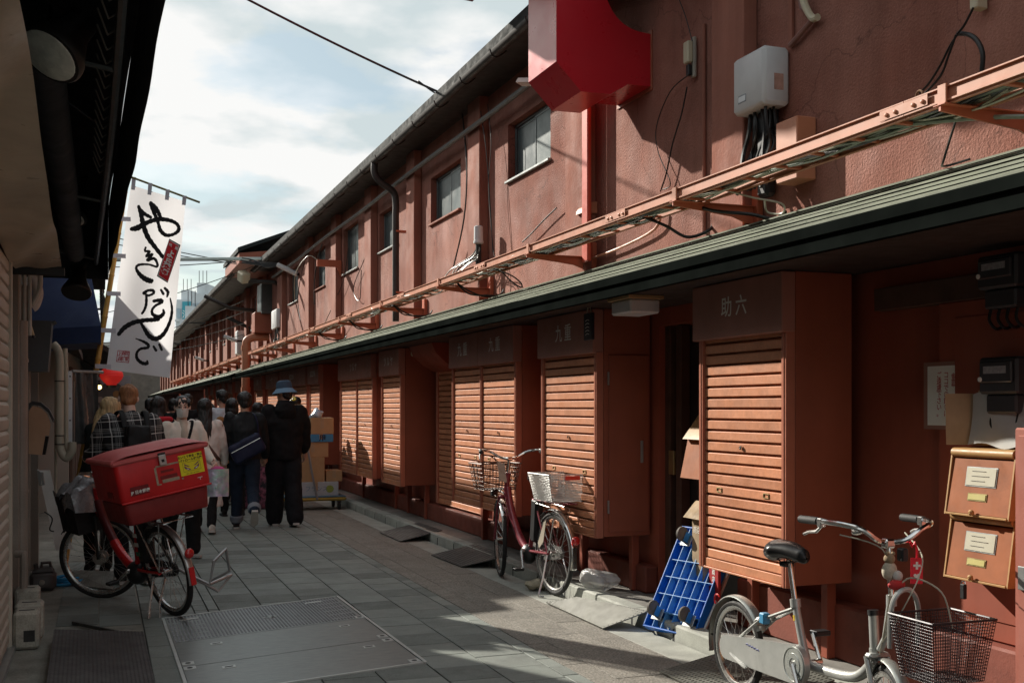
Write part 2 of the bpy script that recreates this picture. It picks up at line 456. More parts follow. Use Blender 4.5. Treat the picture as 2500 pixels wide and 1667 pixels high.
for (s0, t0) in ((.045, .66), (.045, .715), (.955, .66), (.955, .715), (.955, .97), (.965, .375)):
    h = cv_plate(s0 - .025, s0 + .025, t0 - .016, t0 + .016, -0.004, 0.0022).build('lock_plate', M_bright, cov)
    MB().lathe(cvp(s0, t0, .0022), (0, 0, 1), [(.016, 0), (.016, .0014), (.009, .0014), (.009, .0004)], 14).build('lock', M_joint, h)
h = MB().lathe(cvp(.53, .2, -.001), (0, 0, 1), [(.035, 0), (.035, .004), (.018, .004), (.018, .001), (0.001, .001)], 16); h.prism([cvp(.49, .2, .0), cvp(.53, .222, .0), cvp(.57, .2, 0), cvp(.53, .178, 0)], (0, 0, .003)); h.build('centre_lock', M_bright, cov)
for (s0, t0) in ((.13, .075), (.82, .06)): cv_plate(s0 - .05, s0 + .05, t0 - .008, t0 + .008, -0.002, 0.0045).build('name_bar', M_bright, cov)

cov.location.z += .005
# checker-plate ramps
M_ramp = mat('ramp_steel', (0.105, 0.105, 0.10), 0.5, 0.55, var=0.25, vs=6, stain=0.35, rnd=0.15)
M_ramp_lt = mat('ramp_galvanised', (0.135, 0.135, 0.115), 0.6, 0.2, var=0.18, vs=6, stain=0.3)
M_rubber_mat = mat('ramp_rubber', (0.07, 0.067, 0.066), 0.6, var=0.3, vs=5, stain=0.3)
def ramp(name, label, A, B, C, Dd, m, pitch=0.03, th=0.008, bar=False):
    """A-B the low edge, D-C the high edge"""
    A, B, C, Dd = map(Vector, (A, B, C, Dd))
    t = thing(name, label, 'ramp', ((A + B) / 2), group='ramp plates at the kerb')
    n = (B - A).cross(Dd - A).normalized()
    if n.z < 0: n = -n
    MB().prism([A, B, C, Dd], n * th).build('plate', m, t)
    L = (B - A).length; W = (Dd - A).length; nu = max(4, int(L / pitch)); nv = max(4, int(W / pitch))
    s = MB()
    ex = (B - A).normalized(); ey = (Dd - A).normalized()
    for i in range(nu):
        for j in range(nv):
            p = A.lerp(B, (i + .5) / nu).lerp(Dd.lerp(C, (i + .5) / nu), (j + .5) / nv) + n * th
            d = (ex + ey) if (i + j) % 2 else (ex - ey)
            if bar: d = ey * 1.4
            d = d.normalized() * pitch * .36; w = n.cross(d).normalized() * pitch * .11; hgt = n * pitch * .1
            s.add([p - d, p + w, p + d, p - w, p - d * .6 + hgt, p + w * .4 + hgt, p + d * .6 + hgt, p - w * .4 + hgt], [(0, 1, 5, 4), (1, 2, 6, 5), (2, 3, 7, 6), (3, 0, 4, 7), (4, 5, 6, 7)])
    s.build('tread', m, t, smooth=False, kind='stuff')
    return t
def fp(x, y, z=0.0): return floor_pt(x / OV, y / OV, z)
ramp('ramp_plate', 'galvanised checker ramp plate on the sunlit kerb behind the blue trolley', fp(1473, 1535, .006), fp(1333, 1471, .006), fp(1408, 1458, .115), fp(1585, 1492, .115), M_ramp_lt)
ramp('ramp_plate', 'dark checker ramp plate beside the front wheel of the maroon bicycle', fp(1127, 1384, .006), fp(1053, 1355, .006), fp(1163, 1328, .115), fp(1240, 1358, .115), M_ramp)
ramp('ramp_plate', 'farther dark checker ramp plate half in shade between kerb stones', fp(977, 1322, .006), fp(927, 1300, .006), fp(1023, 1276, .115), fp(1080, 1295, .115), M_ramp)
ramp('ramp_plate', 'ribbed pale ramp plate under the rear wheel of the silver folding bicycle', (2.96, 4.75, .006), (2.96, 5.62, .006), (3.50, 5.62, .112), (3.50, 4.75, .112), M_ramp_lt, bar=True)
ramp('ramp_plate', 'pale diamond-tread ramp plate below the crank of the silver folding bicycle', (2.94, 3.6, .006), (2.94, 4.70, .006), (3.50, 4.70, .112), (3.50, 3.6, .112), M_ramp_lt, pitch=.04)
ramp('ramp_mat', 'black ribbed ramp mat in front of the beige roller shutter', fp(350, 1545, .012), fp(382, 1690, .012), fp(110, 1690, .075), fp(131, 1540, .075), M_rubber_mat, pitch=.022, th=.012)
ramp('ramp_plate', 'worn ribbed metal ramp behind the front wheel of the red delivery bicycle', fp(275, 1440, .006), fp(172, 1428, .006), fp(166, 1392, .09), fp(283, 1396, .09), mat('ramp_worn', (.30, .29, .26), .5, .6, var=.3, vs=8, stain=.4), pitch=.03, bar=True)
MB().prism([fp(175, 1524, .004), fp(290, 1548, .004), fp(290, 1540, .03), fp(175, 1516, .03)], (0.0, .03, 0)).build('edge_strip', M_ramp)
bpy.data.objects['edge_strip']['label'] = 'thin dark rubber edge strip lying behind the black ramp mat'; bpy.data.objects['edge_strip']['category'] = 'edge strip'

# ================================================================== RIGHT-HAND ROW: the red shop building
RED = (0.36, 0.135, 0.095)
M_stucco = mat('red_stucco', (0.262, 0.104, 0.076), 0.85, var=0.20, vs=1.1, c2=(0.325, 0.150, 0.114), crack=0.35, fine=0.12, fines=70, bump=0.85, bs=62, streak=0.18, stain=0.25, spec=0.2)
M_pil = mat('pilaster_stucco', (0.295, 0.122, 0.088), 0.85, var=0.16, vs=1.6, bump=0.35, bs=35, streak=0.18, stain=0.28, spec=0.2)
M_redpaint = mat('red_oxide_paint', (0.29, 0.085, 0.047), 0.5, var=0.12, vs=2.2, stain=0.12, streak=0.08, bump=0.04, bs=40, spec=0.35)
M_redpaint_d = mat('red_oxide_panel', (0.29, 0.075, 0.043), 0.55, var=0.14, vs=1.6, stain=0.15, streak=0.10, spec=0.35)
M_sign = mat('sign_board_paint', (0.36, 0.165, 0.125), 0.55, var=0.10, vs=3, streak=0.08, stain=0.08)
M_slat = mat('shutter_slat', (0.52, 0.215, 0.11), 0.5, var=0.16, vs=5, fine=0.08, fines=40, wave=('Z', 42.0, 0.06), spec=0.35, rnd=0.10, stain=0.22)
M_guide = mat('shutter_guide', (0.44, 0.16, 0.10), 0.4, 0.15, var=0.1, vs=6)
M_tray = mat('tray_paint', (0.48, 0.195, 0.11), 0.5, var=0.10, vs=4, stain=0.25, streak=0.05)
M_bracket = mat('bracket_paint', (0.46, 0.12, 0.06), 0.5, var=0.12, vs=4, stain=0.2)
M_green = mat('awning_green_metal', (0.25, 0.275, 0.21), 0.45, 0.1, var=0.16, vs=2.2, stain=0.3, fine=0.06, fines=30, spec=0.5)
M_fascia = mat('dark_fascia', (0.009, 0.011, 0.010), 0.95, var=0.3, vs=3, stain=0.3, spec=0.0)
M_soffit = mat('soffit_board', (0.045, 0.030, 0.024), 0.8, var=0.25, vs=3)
M_roofdark = mat('roof_slate_grey', (0.022, 0.026, 0.026), 0.85, var=0.25, vs=4, stain=0.3, spec=0.15)
M_gutter = mat('gutter_brown', (0.032, 0.026, 0.023), 0.6, var=0.25, vs=4)
M_alu = mat('dark_aluminium', (0.085, 0.095, 0.095), 0.35, 0.7, var=0.1)
M_alu_lt = mat('aluminium', (0.42, 0.44, 0.43), 0.35, 0.7, var=0.1)
M_glass = mat('frosted_window', (0.030, 0.052, 0.055), 0.4, var=0.25, vs=2.5, bump=0.06, bs=90, spec=0.6)
M_glass_lt = mat('frosted_window_pale', (0.060, 0.092, 0.09), 0.4, var=0.2, vs=2.5, bump=0.06, bs=90, spec=0.6)
M_white = mat('white_plastic', (0.62, 0.64, 0.65), 0.45, var=0.06, vs=5, stain=0.10, streak=0.05)
M_cream = mat('cream_plastic', (0.52, 0.47, 0.34), 0.5, var=0.08)
M_black = mat('black_plastic', (0.016, 0.016, 0.017), 0.45, var=0.2)
M_cable = mat('black_cable', (0.014, 0.014, 0.014), 0.4, var=0.2)
M_cable_g = mat('green_grey_cable', (0.25, 0.29, 0.24), 0.38, var=0.25, vs=14)
M_cable_w = mat('pale_cable', (0.46, 0.45, 0.36), 0.4, var=0.2, vs=14)
M_letter = mat('white_lettering', (0.80, 0.78, 0.72), 0.6, var=0.08)
M_brass = mat('dull_brass', (0.42, 0.34, 0.16), 0.35, 0.8, var=0.15)
M_chrome = mat('chrome', (0.72, 0.72, 0.70), 0.16, 1.0, var=0.08)
M_dark = mat('dark_interior', (0.010, 0.010, 0.010), 0.9, var=0.2)

WX = 4.0          # face of the upper wall
EAVE_Z = 5.02
def windowbox(par, y0, y1, z0, z1, depth=0.10, pale=False, frame=None):
    w = thing_part('window', par)
    fm = frame or M_alu
    xi = WX + depth
    f = MB()
    f.box(xi - .035, xi, y0, y1, z0, z0 + .035, .004).box(xi - .035, xi, y0, y1, z1 - .035, z1, .004)
    f.box(xi - .034, xi - .001, y0, y0 + .035, z0 + .036, z1 - .036, .004).box(xi - .034, xi - .001, y1 - .035, y1, z0 + .036, z1 - .036, .004)
    f.build('frame', fm, w)
    ym = (y0 + y1) / 2
    for (a, b, xo, pm) in ((y0 + .03, ym + .02, xi - .018, M_glass_lt if pale else M_glass), (ym - .02, y1 - .03, xi - .006, M_glass)):
        fr = MB()
        for q in ((a, b, z0 + .03, z0 + .06), (a, b, z1 - .06, z1 - .03), (a, a + .03, z0 + .062, z1 - .062), (b - .03, b, z0 + .062, z1 - .062)): fr.box(xo - .012, xo, *q, b=.002)
        fr.build('sash', fm, w)
        MB().box(xo - .007, xo - .003, a + .028, b - .028, z0 + .058, z1 - .058).build('pane', pm, w)
    MB().box(WX - .035, xi - .04, y0 - .02, y1 + .02, z0 - .03, z0 - .002, .006).build('sill', M_alu_lt if pale else M_pil, w)
def thing_part(name, par):
    o = bpy.data.objects.new(name, None); col.objects.link(o); o.empty_display_size = .05; attach(o, par); return o

def upper_storey(b, y0, y1, wins, pil, eave_x, eave_z=EAVE_Z, z0=2.55):
    """stucco wall with real window openings, pilasters, roof, gutter"""
    zt = 4.98
    m = MB(); ys = [y0] + [v for w in wins for v in (w[0], w[1])] + [y1]
    cuts = sorted(wins)
    y = y0
    for (a, c, wz0, wz1) in cuts:
        m.box(WX, WX + .2, y, a, z0, zt); m.box(WX, WX + .2, a, c, z0, wz0); m.box(WX, WX + .2, a, c, wz1, zt); y = c
    m.box(WX, WX + .2, y, y1, z0, zt)
    m.build('upper_wall', M_stucco, b, smooth=False)
    for (a, c) in pil:
        MB().box(WX - .11, WX - .001, a, c, z0, zt - .05, b=.008).build('pilaster', M_pil, b)
    for i, (a, c, wz0, wz1) in enumerate(cuts): windowbox(b, a, c, wz0, wz1, .11, pale=(i % 3 != 1))
    # roof slab, rising away from the street
    rise = 0.42
    xr = 7.5
    MB().prism([(eave_x, y0 - .2, eave_z), (xr, y0 - .2, eave_z + (xr - eave_x) * rise), (xr, y0 - .2, eave_z + (xr - eave_x) * rise - .07), (eave_x, y0 - .2, eave_z - .07)], (0, y1 - y0 + .4, 0)).build('roof', M_roofdark, b, smooth=False)
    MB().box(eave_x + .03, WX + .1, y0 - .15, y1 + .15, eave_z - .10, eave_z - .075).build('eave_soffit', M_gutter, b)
    MB().box(eave_x - .012, eave_x + .012, y0 - .2, y1 + .2, eave_z - .13, eave_z - .072, .003).build('eave_board', M_roofdark, b)
    # half-round gutter
    gx, gz = eave_x + .035, eave_z - .10
    gm = MB()
    def prof(u, v):
        a = math.pi + math.pi * u; return (gx + .055 * math.cos(a), y0 + .05 + v * (y1 - y0 - .1), gz + .055 * math.sin(a) - .012)
    gm.grid(prof, 9, 2)
    def prof2(u, v):
        a = math.pi + math.pi * u; return (gx + .050 * math.cos(a), y0 + .05 + v * (y1 - y0 - .1), gz + .050 * math.sin(a) - .011)
    gm.grid(prof2, 9, 2)
    gt = gm.build('gutter', M_gutter, b)
    y = y0 + .5
    while y < y1:
        MB().tube([(gx - .06, y, gz), (gx - .045, y, gz - .05), (gx, y, gz - .075), (gx + .05, y, gz - .05), (gx + .12, y, gz + .01)], .008, 5).build('gutter_hook', M_gutter, gt); y += .95

def awning(b, y0, y1, xo=3.10, rows=6, z_out=2.335, z_in=2.70):
    """clapped sheet-metal pent roof with fascia and soffit"""
    sl = (z_in - z_out) / (WX - xo)
    w = (WX - xo) / rows
    for r in range(rows):
        a = xo + w * r; c = a + w + .02
        za, zb = z_out + sl * (a - xo), z_out + sl * (c - xo)
        y = y0
        while y < y1 - .01:
            e = min(y + 3.64, y1)
            if e - y < .5: e = y1
            dz = rng.uniform(-.002, .002)
            MB().prism([(a, y, za + .021 + dz), (c, y, zb + .004 + dz), (c, y, zb + .001 + dz), (a + .012, y, za + .016 + dz), (a + .001, y, za + .012 + dz)], (0, e - y - .003, 0)).build('roof_strip', M_green, b, smooth=False)
            y = e
    MB().prism([(xo + .012, y0, z_out - .02), (WX, y0, z_in - .02), (WX, y0, z_in - .004), (xo + .012, y0, z_out - .003)], (0, y1 - y0, 0)).build('roof_deck', M_fascia, b, smooth=False)  # near-black colour paints in the shade of the gaps between strips
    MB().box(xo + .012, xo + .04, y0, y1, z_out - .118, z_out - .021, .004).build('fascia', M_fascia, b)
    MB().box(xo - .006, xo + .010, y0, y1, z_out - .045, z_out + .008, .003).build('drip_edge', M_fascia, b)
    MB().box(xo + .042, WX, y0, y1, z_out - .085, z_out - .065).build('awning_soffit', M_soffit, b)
    for yy in (y0, y1 - .02):
        MB().prism([(xo + .02, yy, z_out - .06), (WX, yy, z_out - .06), (WX, yy, z_in - .01), (xo + .02, yy, z_out - .006)], (0, .02, 0)).build('end_board', M_fascia, b)

# ---- first building (Y 1 .. 28.3)
b1 = thing('shop_building', 'long red stucco shop building with green pent roof filling the sunny side', 'building', (4.3, 14, 0))
WZ0, WZ1 = 3.87, 4.46
wins1 = [(9.80, 10.98, WZ0, WZ1), (12.62, 13.90, WZ0, WZ1), (15.58, 16.75, WZ0, WZ1), (18.24, 19.45, 3.84, 4.62), (21.15, 22.2, 3.84, 4.6), (24.3, 25.5, 3.84, 4.6)]
pil1 = [(3.4, 3.8), (6.24, 6.64), (8.76, 9.19), (11.60, 12.02), (14.33, 14.73), (16.86, 17.30), (19.60, 20.05), (22.35, 22.80), (25.9, 26.6)]
upper_storey(b1, 1.0, 28.2, wins1, pil1, 3.5)
awning(b1, 1.0, 28.2)
# lower wall with the doorway opening (Y 6.28 .. 7.55)
LWX = 3.97
lw = MB()
lw.box(LWX, 4.2, 1.0, 2.98, .09, 2.40); lw.box(LWX + .03, 4.2, 2.98, 6.28, .09, 2.40); lw.box(LWX, 4.2, 7.55, 28.2, .09, 2.40); lw.box(LWX, 4.2, 6.28, 7.55, 2.12, 2.40)
lw.build('lower_wall', M_redpaint_d, b1, smooth=False)
MB().box(3.86, LWX + .028, 1.0, 6.27, .0935, .40, .012).build('plinth', mat('plinth_paint', (.20, .055, .035), .7, var=.25, vs=3, stain=.4, bump=.15, bs=60), b1)
MB().box(3.86, LWX - .002, 7.56, 28.2, .0935, .30, .012).build('plinth', MATS['plinth_paint'], b1)
MB().box(LWX - .05, LWX + .028, 2.95, 4.98, 2.02, 2.14, .004).build('lintel_board', mat('lintel_wood', (.085, .045, .03), .7, var=.2), b1)
# near red wall panel with a black gap beside the cabinet
pn = MB().box(LWX - .035, LWX + .029, 3.05, 4.50, .405, 2.02, .006); pn.build('wall_panel', M_redpaint_d, b1)
MB().box(LWX - .042, LWX - .036, 3.2, 4.38, .50, 1.94, .003).build('panel_field', M_redpaint_d, b1)
# doorway: recessed dark door with lattice, jambs and knob
dr = thing_part('doorway', b1)
MB().box(4.20, 4.45, 6.20, 6.28, .093, 2.2).box(4.20, 4.45, 7.55, 7.63, .093, 2.2).box(4.20, 4.45, 6.28, 7.55, 2.12, 2.2).box(4.43, 4.45, 6.28, 7.55, .093, 2.12).build('recess', M_dark, dr, smooth=False)
M_jamb = mat('jamb_wood', (.075, .035, .022), .65, var=.25, vs=4, streak=.2)
for (a, c) in ((6.28, 6.36), (7.47, 7.55), (7.30, 7.38)): MB().box(4.02, 4.10, a, c, .095, 2.115, .006).build('jamb', M_jamb, dr)
MB().box(4.10, 4.12, 6.36, 7.30, .10, 2.11).build('door_leaf', mat('door_dark', (.022, .018, .016), .5, var=.3, vs=4), dr)
for i in range(6): MB().box(4.085, 4.099, 6.42 + i * .145, 6.435 + i * .145, .45, 1.35, .003).build('lattice_bar', M_jamb, dr)
for i in range(5): MB().box(4.080, 4.0845, 6.42, 7.165, .48 + i * .2, .495 + i * .2, .002).build('lattice_bar', M_jamb, dr)
MB().lathe((4.10, 7.18, 1.12), (-1, 0, 0), [(.03, 0), (.03, .01), (.014, .02), (.014, .045), (.03, .06), (.032, .075), (.02, .09), (.001, .092)], 16).build('knob', M_chrome, dr)
MB().box(4.005, 4.025, 7.385, 7.465, 1.0, 1.18, .004).build('lock_plate', M_brass, dr)

# ---- roller-shutter cabinets
def slat_mesh(L, pitch):
    pr = [(0.004, 0), (-.0105, .002), (-.012, .005), (-.012, pitch - .017), (-.0085, pitch - .0135), (0.004, pitch - .012), (0.004, pitch)]
    m = MB(); n = len(pr)
    vs = [(x, s * L / 2, z) for s in (-1, 1) for (x, z) in pr]
    fs = [(i, i + 1, n + i + 1, n + i) for i in range(n - 1)]
    m.add(vs, fs); return m.mesh('slat', True, 18)
def shutter(par, y0, y1, z0, z1, xf, pitch=.0657, handles=True, sm=None):
    """xf: front plane of the cabinet; the curtain sits behind the guides"""
    root = MB().box(xf + .034, xf + .044, y0, y1, z0, z1).build('shutter', M_slat if sm is None else sm, par, smooth=False)
    L = y1 - y0; n = int((z1 - z0 - .055) / pitch)
    me = slat_mesh(L, pitch)
    for i in range(n + 1):
        z = z0 + .055 + i * pitch
        if z + pitch > z1 + .03: break
        o = put('slat', me, sm or M_slat, root); o.location = (xf + .03, (y0 + y1) / 2, z)
    bb = MB().box(xf + .012, xf + .033, y0 + .002, y1 - .002, z0, z0 + .05, .003).box(xf + .002, xf + .033, y0 + .002, y1 - .002, z0 - .012, z0 - .001, .002)
    bb.build('bottom_bar', sm or M_slat, root)
    if handles:
        MB().lathe((xf + .0185, (y0 + y1) / 2, z0 + .055 + pitch * (n * .5) + .028), (-1, 0, 0), [(.011, 0), (.013, .006), (.012, .014), (.004, .016), (.004, .010)], 12).build('lock', M_chrome, root)
        for s in (.2, .8):
            yy = y0 + L * s; zz = z0 + .055 + pitch * int(n * .34) + .028
            h = MB()
            for q in ((yy - .028, yy + .028, zz - .014, zz - .010), (yy - .028, yy + .028, zz + .010, zz + .014), (yy - .028, yy - .022, zz - .0098, zz + .0098), (yy + .022, yy + .028, zz - .0098, zz + .0098)): h.box(xf + .0125, xf + .018, *q, b=.001)
            h.build('pull', M_brass, root)
    return root
def cabinet(label, y0, y1, signs, xf=3.5, xb=3.93, z0=.525, z1=2.247, split=None, sign_z=1.925, group='red shutter cabinets along the shop front', name='shutter_cabinet', sizes=.15):
    t = thing(name, label, 'shutter cabinet', (xf, (y0 + y1) / 2, z0), group)
    MB().box(xf + .06, xb, y0, y0 + .02, z0, z1, .003).build('side_panel', M_redpaint, t)
    MB().box(xf + .06, xb, y1 - .02, y1, z0, z1, .003).build('side_panel', M_redpaint, t)
    MB().box(xf + .06, xb, y0 + .021, y1 - .021, z0 + .002, z0 + .02).build('base_panel', M_redpaint, t)
    MB().box(xb - .02, xb - .003, y0 + .021, y1 - .021, z0 + .021, z1).build('back_panel', M_redpaint, t)
    gs = [y0, y1] if not split else [y0, split, y1]
    for i, a in enumerate(gs):
        c = a + .048 if i == 0 else (a - .024 if i < len(gs) - 1 else a - .048)
        d = a if i in (0, len(gs) - 1) else a + .024
        lo, hi = min(c, d), max(c, d)
        gd = MB().box(xf, xf + .058, lo, hi, z0 - .01, sign_z, .003); gd.build('guide_rail', M_guide, t)
        MB().box(xf - .004, xf - .0005, lo + .018, hi - .018, z0 - .01, sign_z, .001).build('guide_lip', M_guide, t)
    for i in range(len(gs) - 1):
        a = gs[i] + (.05 if i == 0 else .026); c = gs[i + 1] - (.05 if i == len(gs) - 2 else .026)
        shutter(t, a, c, z0, sign_z + .01, xf)
    for i, (a, c, txt, ts) in enumerate(signs):
        sg = MB().box(xf - .03, xf + .057, a, c, sign_z - .012, z1 - .002, .005).build('sign_board', M_sign, t)
        if txt:
            me = text_mesh(txt, ts, plane_m4((xf - .0322, (a + c) / 2, (sign_z + z1) / 2), (0, -1, 0), (0, 0, 1)), weight=.0016)
            put('lettering', me, M_letter, sg)
    for yy in (y0 + .06, y1 - .12):
        MB().box(xb - .12, xb - .06, yy, yy + .06, .095, z0 - .001, .004).build('leg', M_redpaint_d, t)
    return t
c1 = cabinet('nearest red roller-shutter cabinet behind the saddle of the silver folding bicycle', 5.18, 6.125, [(5.176, 6.155, '助 六', .125)])
c2 = cabinet('red shutter cabinet with a hinged side door behind the maroon bicycle', 7.66, 8.79, [(7.66, 8.80, '九 重', .145)], xb=3.95)
# hinged side door of that cabinet
sd = MB().box(3.60, 3.93, 7.645, 7.659, .56, 1.90, .003).build('side_door', M_redpaint, c2)
MB().box(3.86, 3.882, 7.632, 7.644, 1.08, 1.25, .003).build('handle', M_alu_lt, sd)
for z in (.75, 1.72): MB().box(3.585, 3.598, 7.636, 7.648, z - .05, z + .05, .002).build('hinge', M_alu_lt, sd)
c3 = cabinet('wide red cabinet with two shutters between the maroon bicycle and the set-back shutter', 9.40, 11.36, [(9.392, 10.405, '九 重', .145), (10.41, 11.372, '九 重', .145)], split=10.40)
c4 = cabinet('narrow single-shutter cabinet directly left of the set-back shutter', 13.52, 14.56, [(13.515, 14.566, 'ツ ル ヤ', .135)], xb=3.955)
c5 = cabinet('double-shutter cabinet beyond the narrow one, over the dark kerb recess', 15.05, 17.30, [(15.045, 17.31, 'ツ ル ヤ', .135)], split=16.1, xb=3.955)
c6 = cabinet('single-shutter cabinet behind the loaded hand cart', 19.0, 20.05, [(18.995, 20.056, 'SUZUYA', .135)], xb=3.955)
c7 = cabinet('double-shutter cabinet just behind the blue bucket hat', 20.3, 23.4, [(20.294, 23.41, 'SUZUYA', .14)], split=21.8, xb=3.955)
c8 = cabinet('shutter cabinet seen between the bucket hat and the dark-haired heads', 23.7, 25.5, [(23.69, 25.51, '一 寸', .135)], xb=3.955)
c9 = cabinet('last shutter cabinet at the far end of the first building', 26.2, 27.6, [(26.19, 27.61, '三 好', .135)], xb=3.955)
# shutter set back in the wall between cabinets
t = thing('wall_shutter', 'dark red shutter set back in the wall between two cabinets', 'shutter', (3.9, 12.3, .3))
shutter(t, 11.60, 13.25, .34, 2.12, 3.90, handles=False)
for (a, c) in ((11.52, 11.6), (13.25, 13.33)): MB().box(3.90, LWX - .002, a, c, .32, 2.14, .004).build('guide_rail', M_guide, t)
MB().box(3.86, 3.885, 11.44, 11.50, 1.0, 1.5, .01).build('grab_rail', mat('grab_wood', (.45, .24, .10), .5), t)

# ================================================================== cable tray on the sunny wall
TZ0, TZ1 = 2.80, 2.878
TF, TB = 3.40, 3.615
def tray(y0, y1, brackets, label):
    t = thing('cable_tray', label, 'cable tray', (TF, (y0 + y1) / 2, TZ0), 'orange cable trays')
    y = y0
    while y < y1 - .05:
        e = min(y + 3.0, y1)
        for (x, s) in ((TF, 1), (TB, -1)):
            r = MB()
            r.box(x, x + s * .004, y, e - .004, TZ0, TZ1, 0)
            r.box(x + s * .0042, x + s * .024, y, e - .004, TZ1 - .005, TZ1 + .001, 0).box(x - s * .012, x - s * .0002, y, e - .004, TZ1 - .006, TZ1, 0)
            r.box(x + s * .0042, x + s * .02, y, e - .004, TZ0, TZ0 + .005, 0).box(x - s * .010, x - s * .0002, y, e - .004, TZ0 + .012, TZ0 + .02, 0)
            r.build('rail', M_tray, t, smooth=False)
        if e < y1 - .1:
            for (x, s) in ((TF, -1), (TB, -1)):
                sp = MB().box(x + s * .0105, x + s * .0145, e - .16, e + .16, TZ0 + .022, TZ1 - .008, .001)
                for q in (-.13, -.07, .05, .11): sp.lathe((x + s * .0145, e + q, (TZ0 + TZ1) / 2 + .004), (s, 0, 0), [(.011, 0), (.010, .007), (.004, .010)], 8)
                sp.build('splice_plate', M_tray, t)
        y = e
    y = y0 + .12
    while y < y1:
        MB().box(TF + .005, TB - .005, y, y + .028, TZ0 + .006, TZ0 + .02, .002).build('rung', M_bracket, t); y += .33
    for yb in brackets:
        k = MB().prism([(TF - .03, yb, TZ0 - .001), (TF - .03, yb, TZ0 - .03), (3.62, yb, TZ0 - .055), (3.80, yb, TZ0 - .075), (3.90, yb, TZ0 - .11), (3.985, yb, TZ0 - .12), (3.985, yb, TZ0 - .001)], (0, .012, 0))
        k.box(TF - .035, 3.985, yb - .03, yb + .042, TZ0 - .007, TZ0 - .0015, .001)
        k.build('bracket', M_bracket, t)
        MB().box(3.955, 3.998, yb - .05, yb + .062, TZ0 - .13, TZ0 + .12, .004).build('wall_plate', M_bracket, t)
        MB().box(TF - .022, TF - .0125, yb - .02, yb + .03, TZ0 - .008, TZ1 + .006, .001).build('clip', M_tray, t)
    return t
BR = [1.6, 3.84, 6.22, 8.79, 11.47, 14.1, 16.8, 19.4, 22.0, 24.7, 27.3]
tray(1.1, 28.1, BR, 'long orange cable tray on brackets above the first green pent roof')
def cables(y0, y1, n, label, seed):
    q = random.Random(seed)
    t = thing('cable_bundle', label, 'cables', (3.5, (y0 + y1) / 2, TZ0), 'cables lying in the trays')
    for i in range(n):
        x = 3.425 + .165 * (i + .5) / n; r = q.uniform(.0055, .0095); pts = []; y = y0
        ph = q.uniform(0, 9); lay = q.uniform(0, .022)
        while y < y1:
            pts.append((x + .018 * math.sin(y * 1.3 + ph) + q.uniform(-.008, .008), y, TZ0 + .02 + r + lay + .006 * math.sin(y * 2.1 + ph * 2) + .006)); y += .45
        MB().tube(pts, r, 6).build('cable', q.choice([M_cable, M_cable_g, M_cable_g, M_cable_w, M_cable_w]), t)
    return t
def loose_cables(t, y0, y1, n, seed):
    q = random.Random(seed)
    for i in range(n):
        y = q.uniform(y0, y1); L = q.uniform(.4, 1.1); x = q.uniform(3.43, 3.58); sag = q.uniform(.0, .035); x2 = x + q.uniform(-.06, .06)
        MB().tube(smooth_path([(x, y, TZ0 + .03), (x + (x2 - x) * .3, y + L * .3, TZ0 + .022 - sag * .7), (x + (x2 - x) * .6, y + L * .6, TZ0 + .022 - sag), (x2, y + L, TZ0 + .03)], 4), q.uniform(.005, .009), 5).build('cable', q.choice([M_cable, M_cable, M_cable_g, M_cable_w]), t)
cables(1.1, 27.9, 26, 'many black, green and pale cables lying in the long orange tray', 3)
loose_cables(bpy.data.objects['cable_bundle'], 3.0, 26, 90, 21)

# drooping loops and service drops
def cable_drop(label, pts, r=.007, m=None, name='service_cable', sub=7):
    o = MB().tube(smooth_path(pts, sub), r, 6).build(name, m or M_cable)
    tag(o, label, 'cable', 'loose cables on the red wall'); return o
cable_drop('bunch of cables bending from the tray down to the pent roof, nearest bracket', [(3.5, 4.35, 2.83), (3.55, 4.1, 2.80), (3.66, 3.85, 2.77), (3.80, 3.68, 2.74), (3.9, 3.62, 2.70), (3.95, 3.60, 2.675)], .011, M_cable_g)
cable_drop('thin black cable sagging from the tray onto the pent roof beside the lit patch', [(3.6, 4.0, 2.80), (3.75, 4.25, 2.68), (3.9, 4.42, 2.69), (3.97, 4.32, 2.71)], .006)
cable_drop('black loop hanging under the tray near the second bracket', [(3.55, 6.35, 2.82), (3.62, 6.15, 2.74), (3.78, 5.98, 2.70), (3.90, 5.9, 2.665), (3.93, 5.82, 2.70)], .012)
cable_drop('pale loop of cable hanging by the second tray bracket', [(3.55, 5.9, 2.82), (3.68, 5.78, 2.76), (3.82, 5.7, 2.72), (3.88, 5.78, 2.68), (3.84, 5.88, 2.70), (3.78, 5.82, 2.76)], .006, M_cable_w)
cable_drop('tangled black cables spilling beside the pent roof below the third bracket', [(3.5, 6.9, 2.82), (3.62, 6.78, 2.74), (3.74, 6.7, 2.66), (3.86, 6.62, 2.70), (3.95, 6.7, 2.78)], .012)
cable_drop('small loop of black cable below the tray under the pale wall tube', [(3.5, 10.0, 2.82), (3.6, 9.8, 2.74), (3.66, 9.7, 2.66), (3.7, 9.8, 2.63), (3.66, 9.95, 2.7), (3.6, 10.05, 2.8)], .007)
for i, (y, lab) in enumerate(((11.2, 'fourth'), (13.9, 'fifth'), (16.6, 'sixth'), (19.2, 'seventh'))):
    for k in range(2):
        cable_drop('black cable loop hanging below the tray near the %s bracket%s' % (lab, ', the lower of two' if k else ', the upper of two'), [(3.5, y, 2.82), (3.6, y - .12, 2.72 - .03 * k), (3.75, y - .2 - .1 * k, 2.66), (3.9, y - .25, 2.68), (3.96, y - .2, 2.74)], .009)
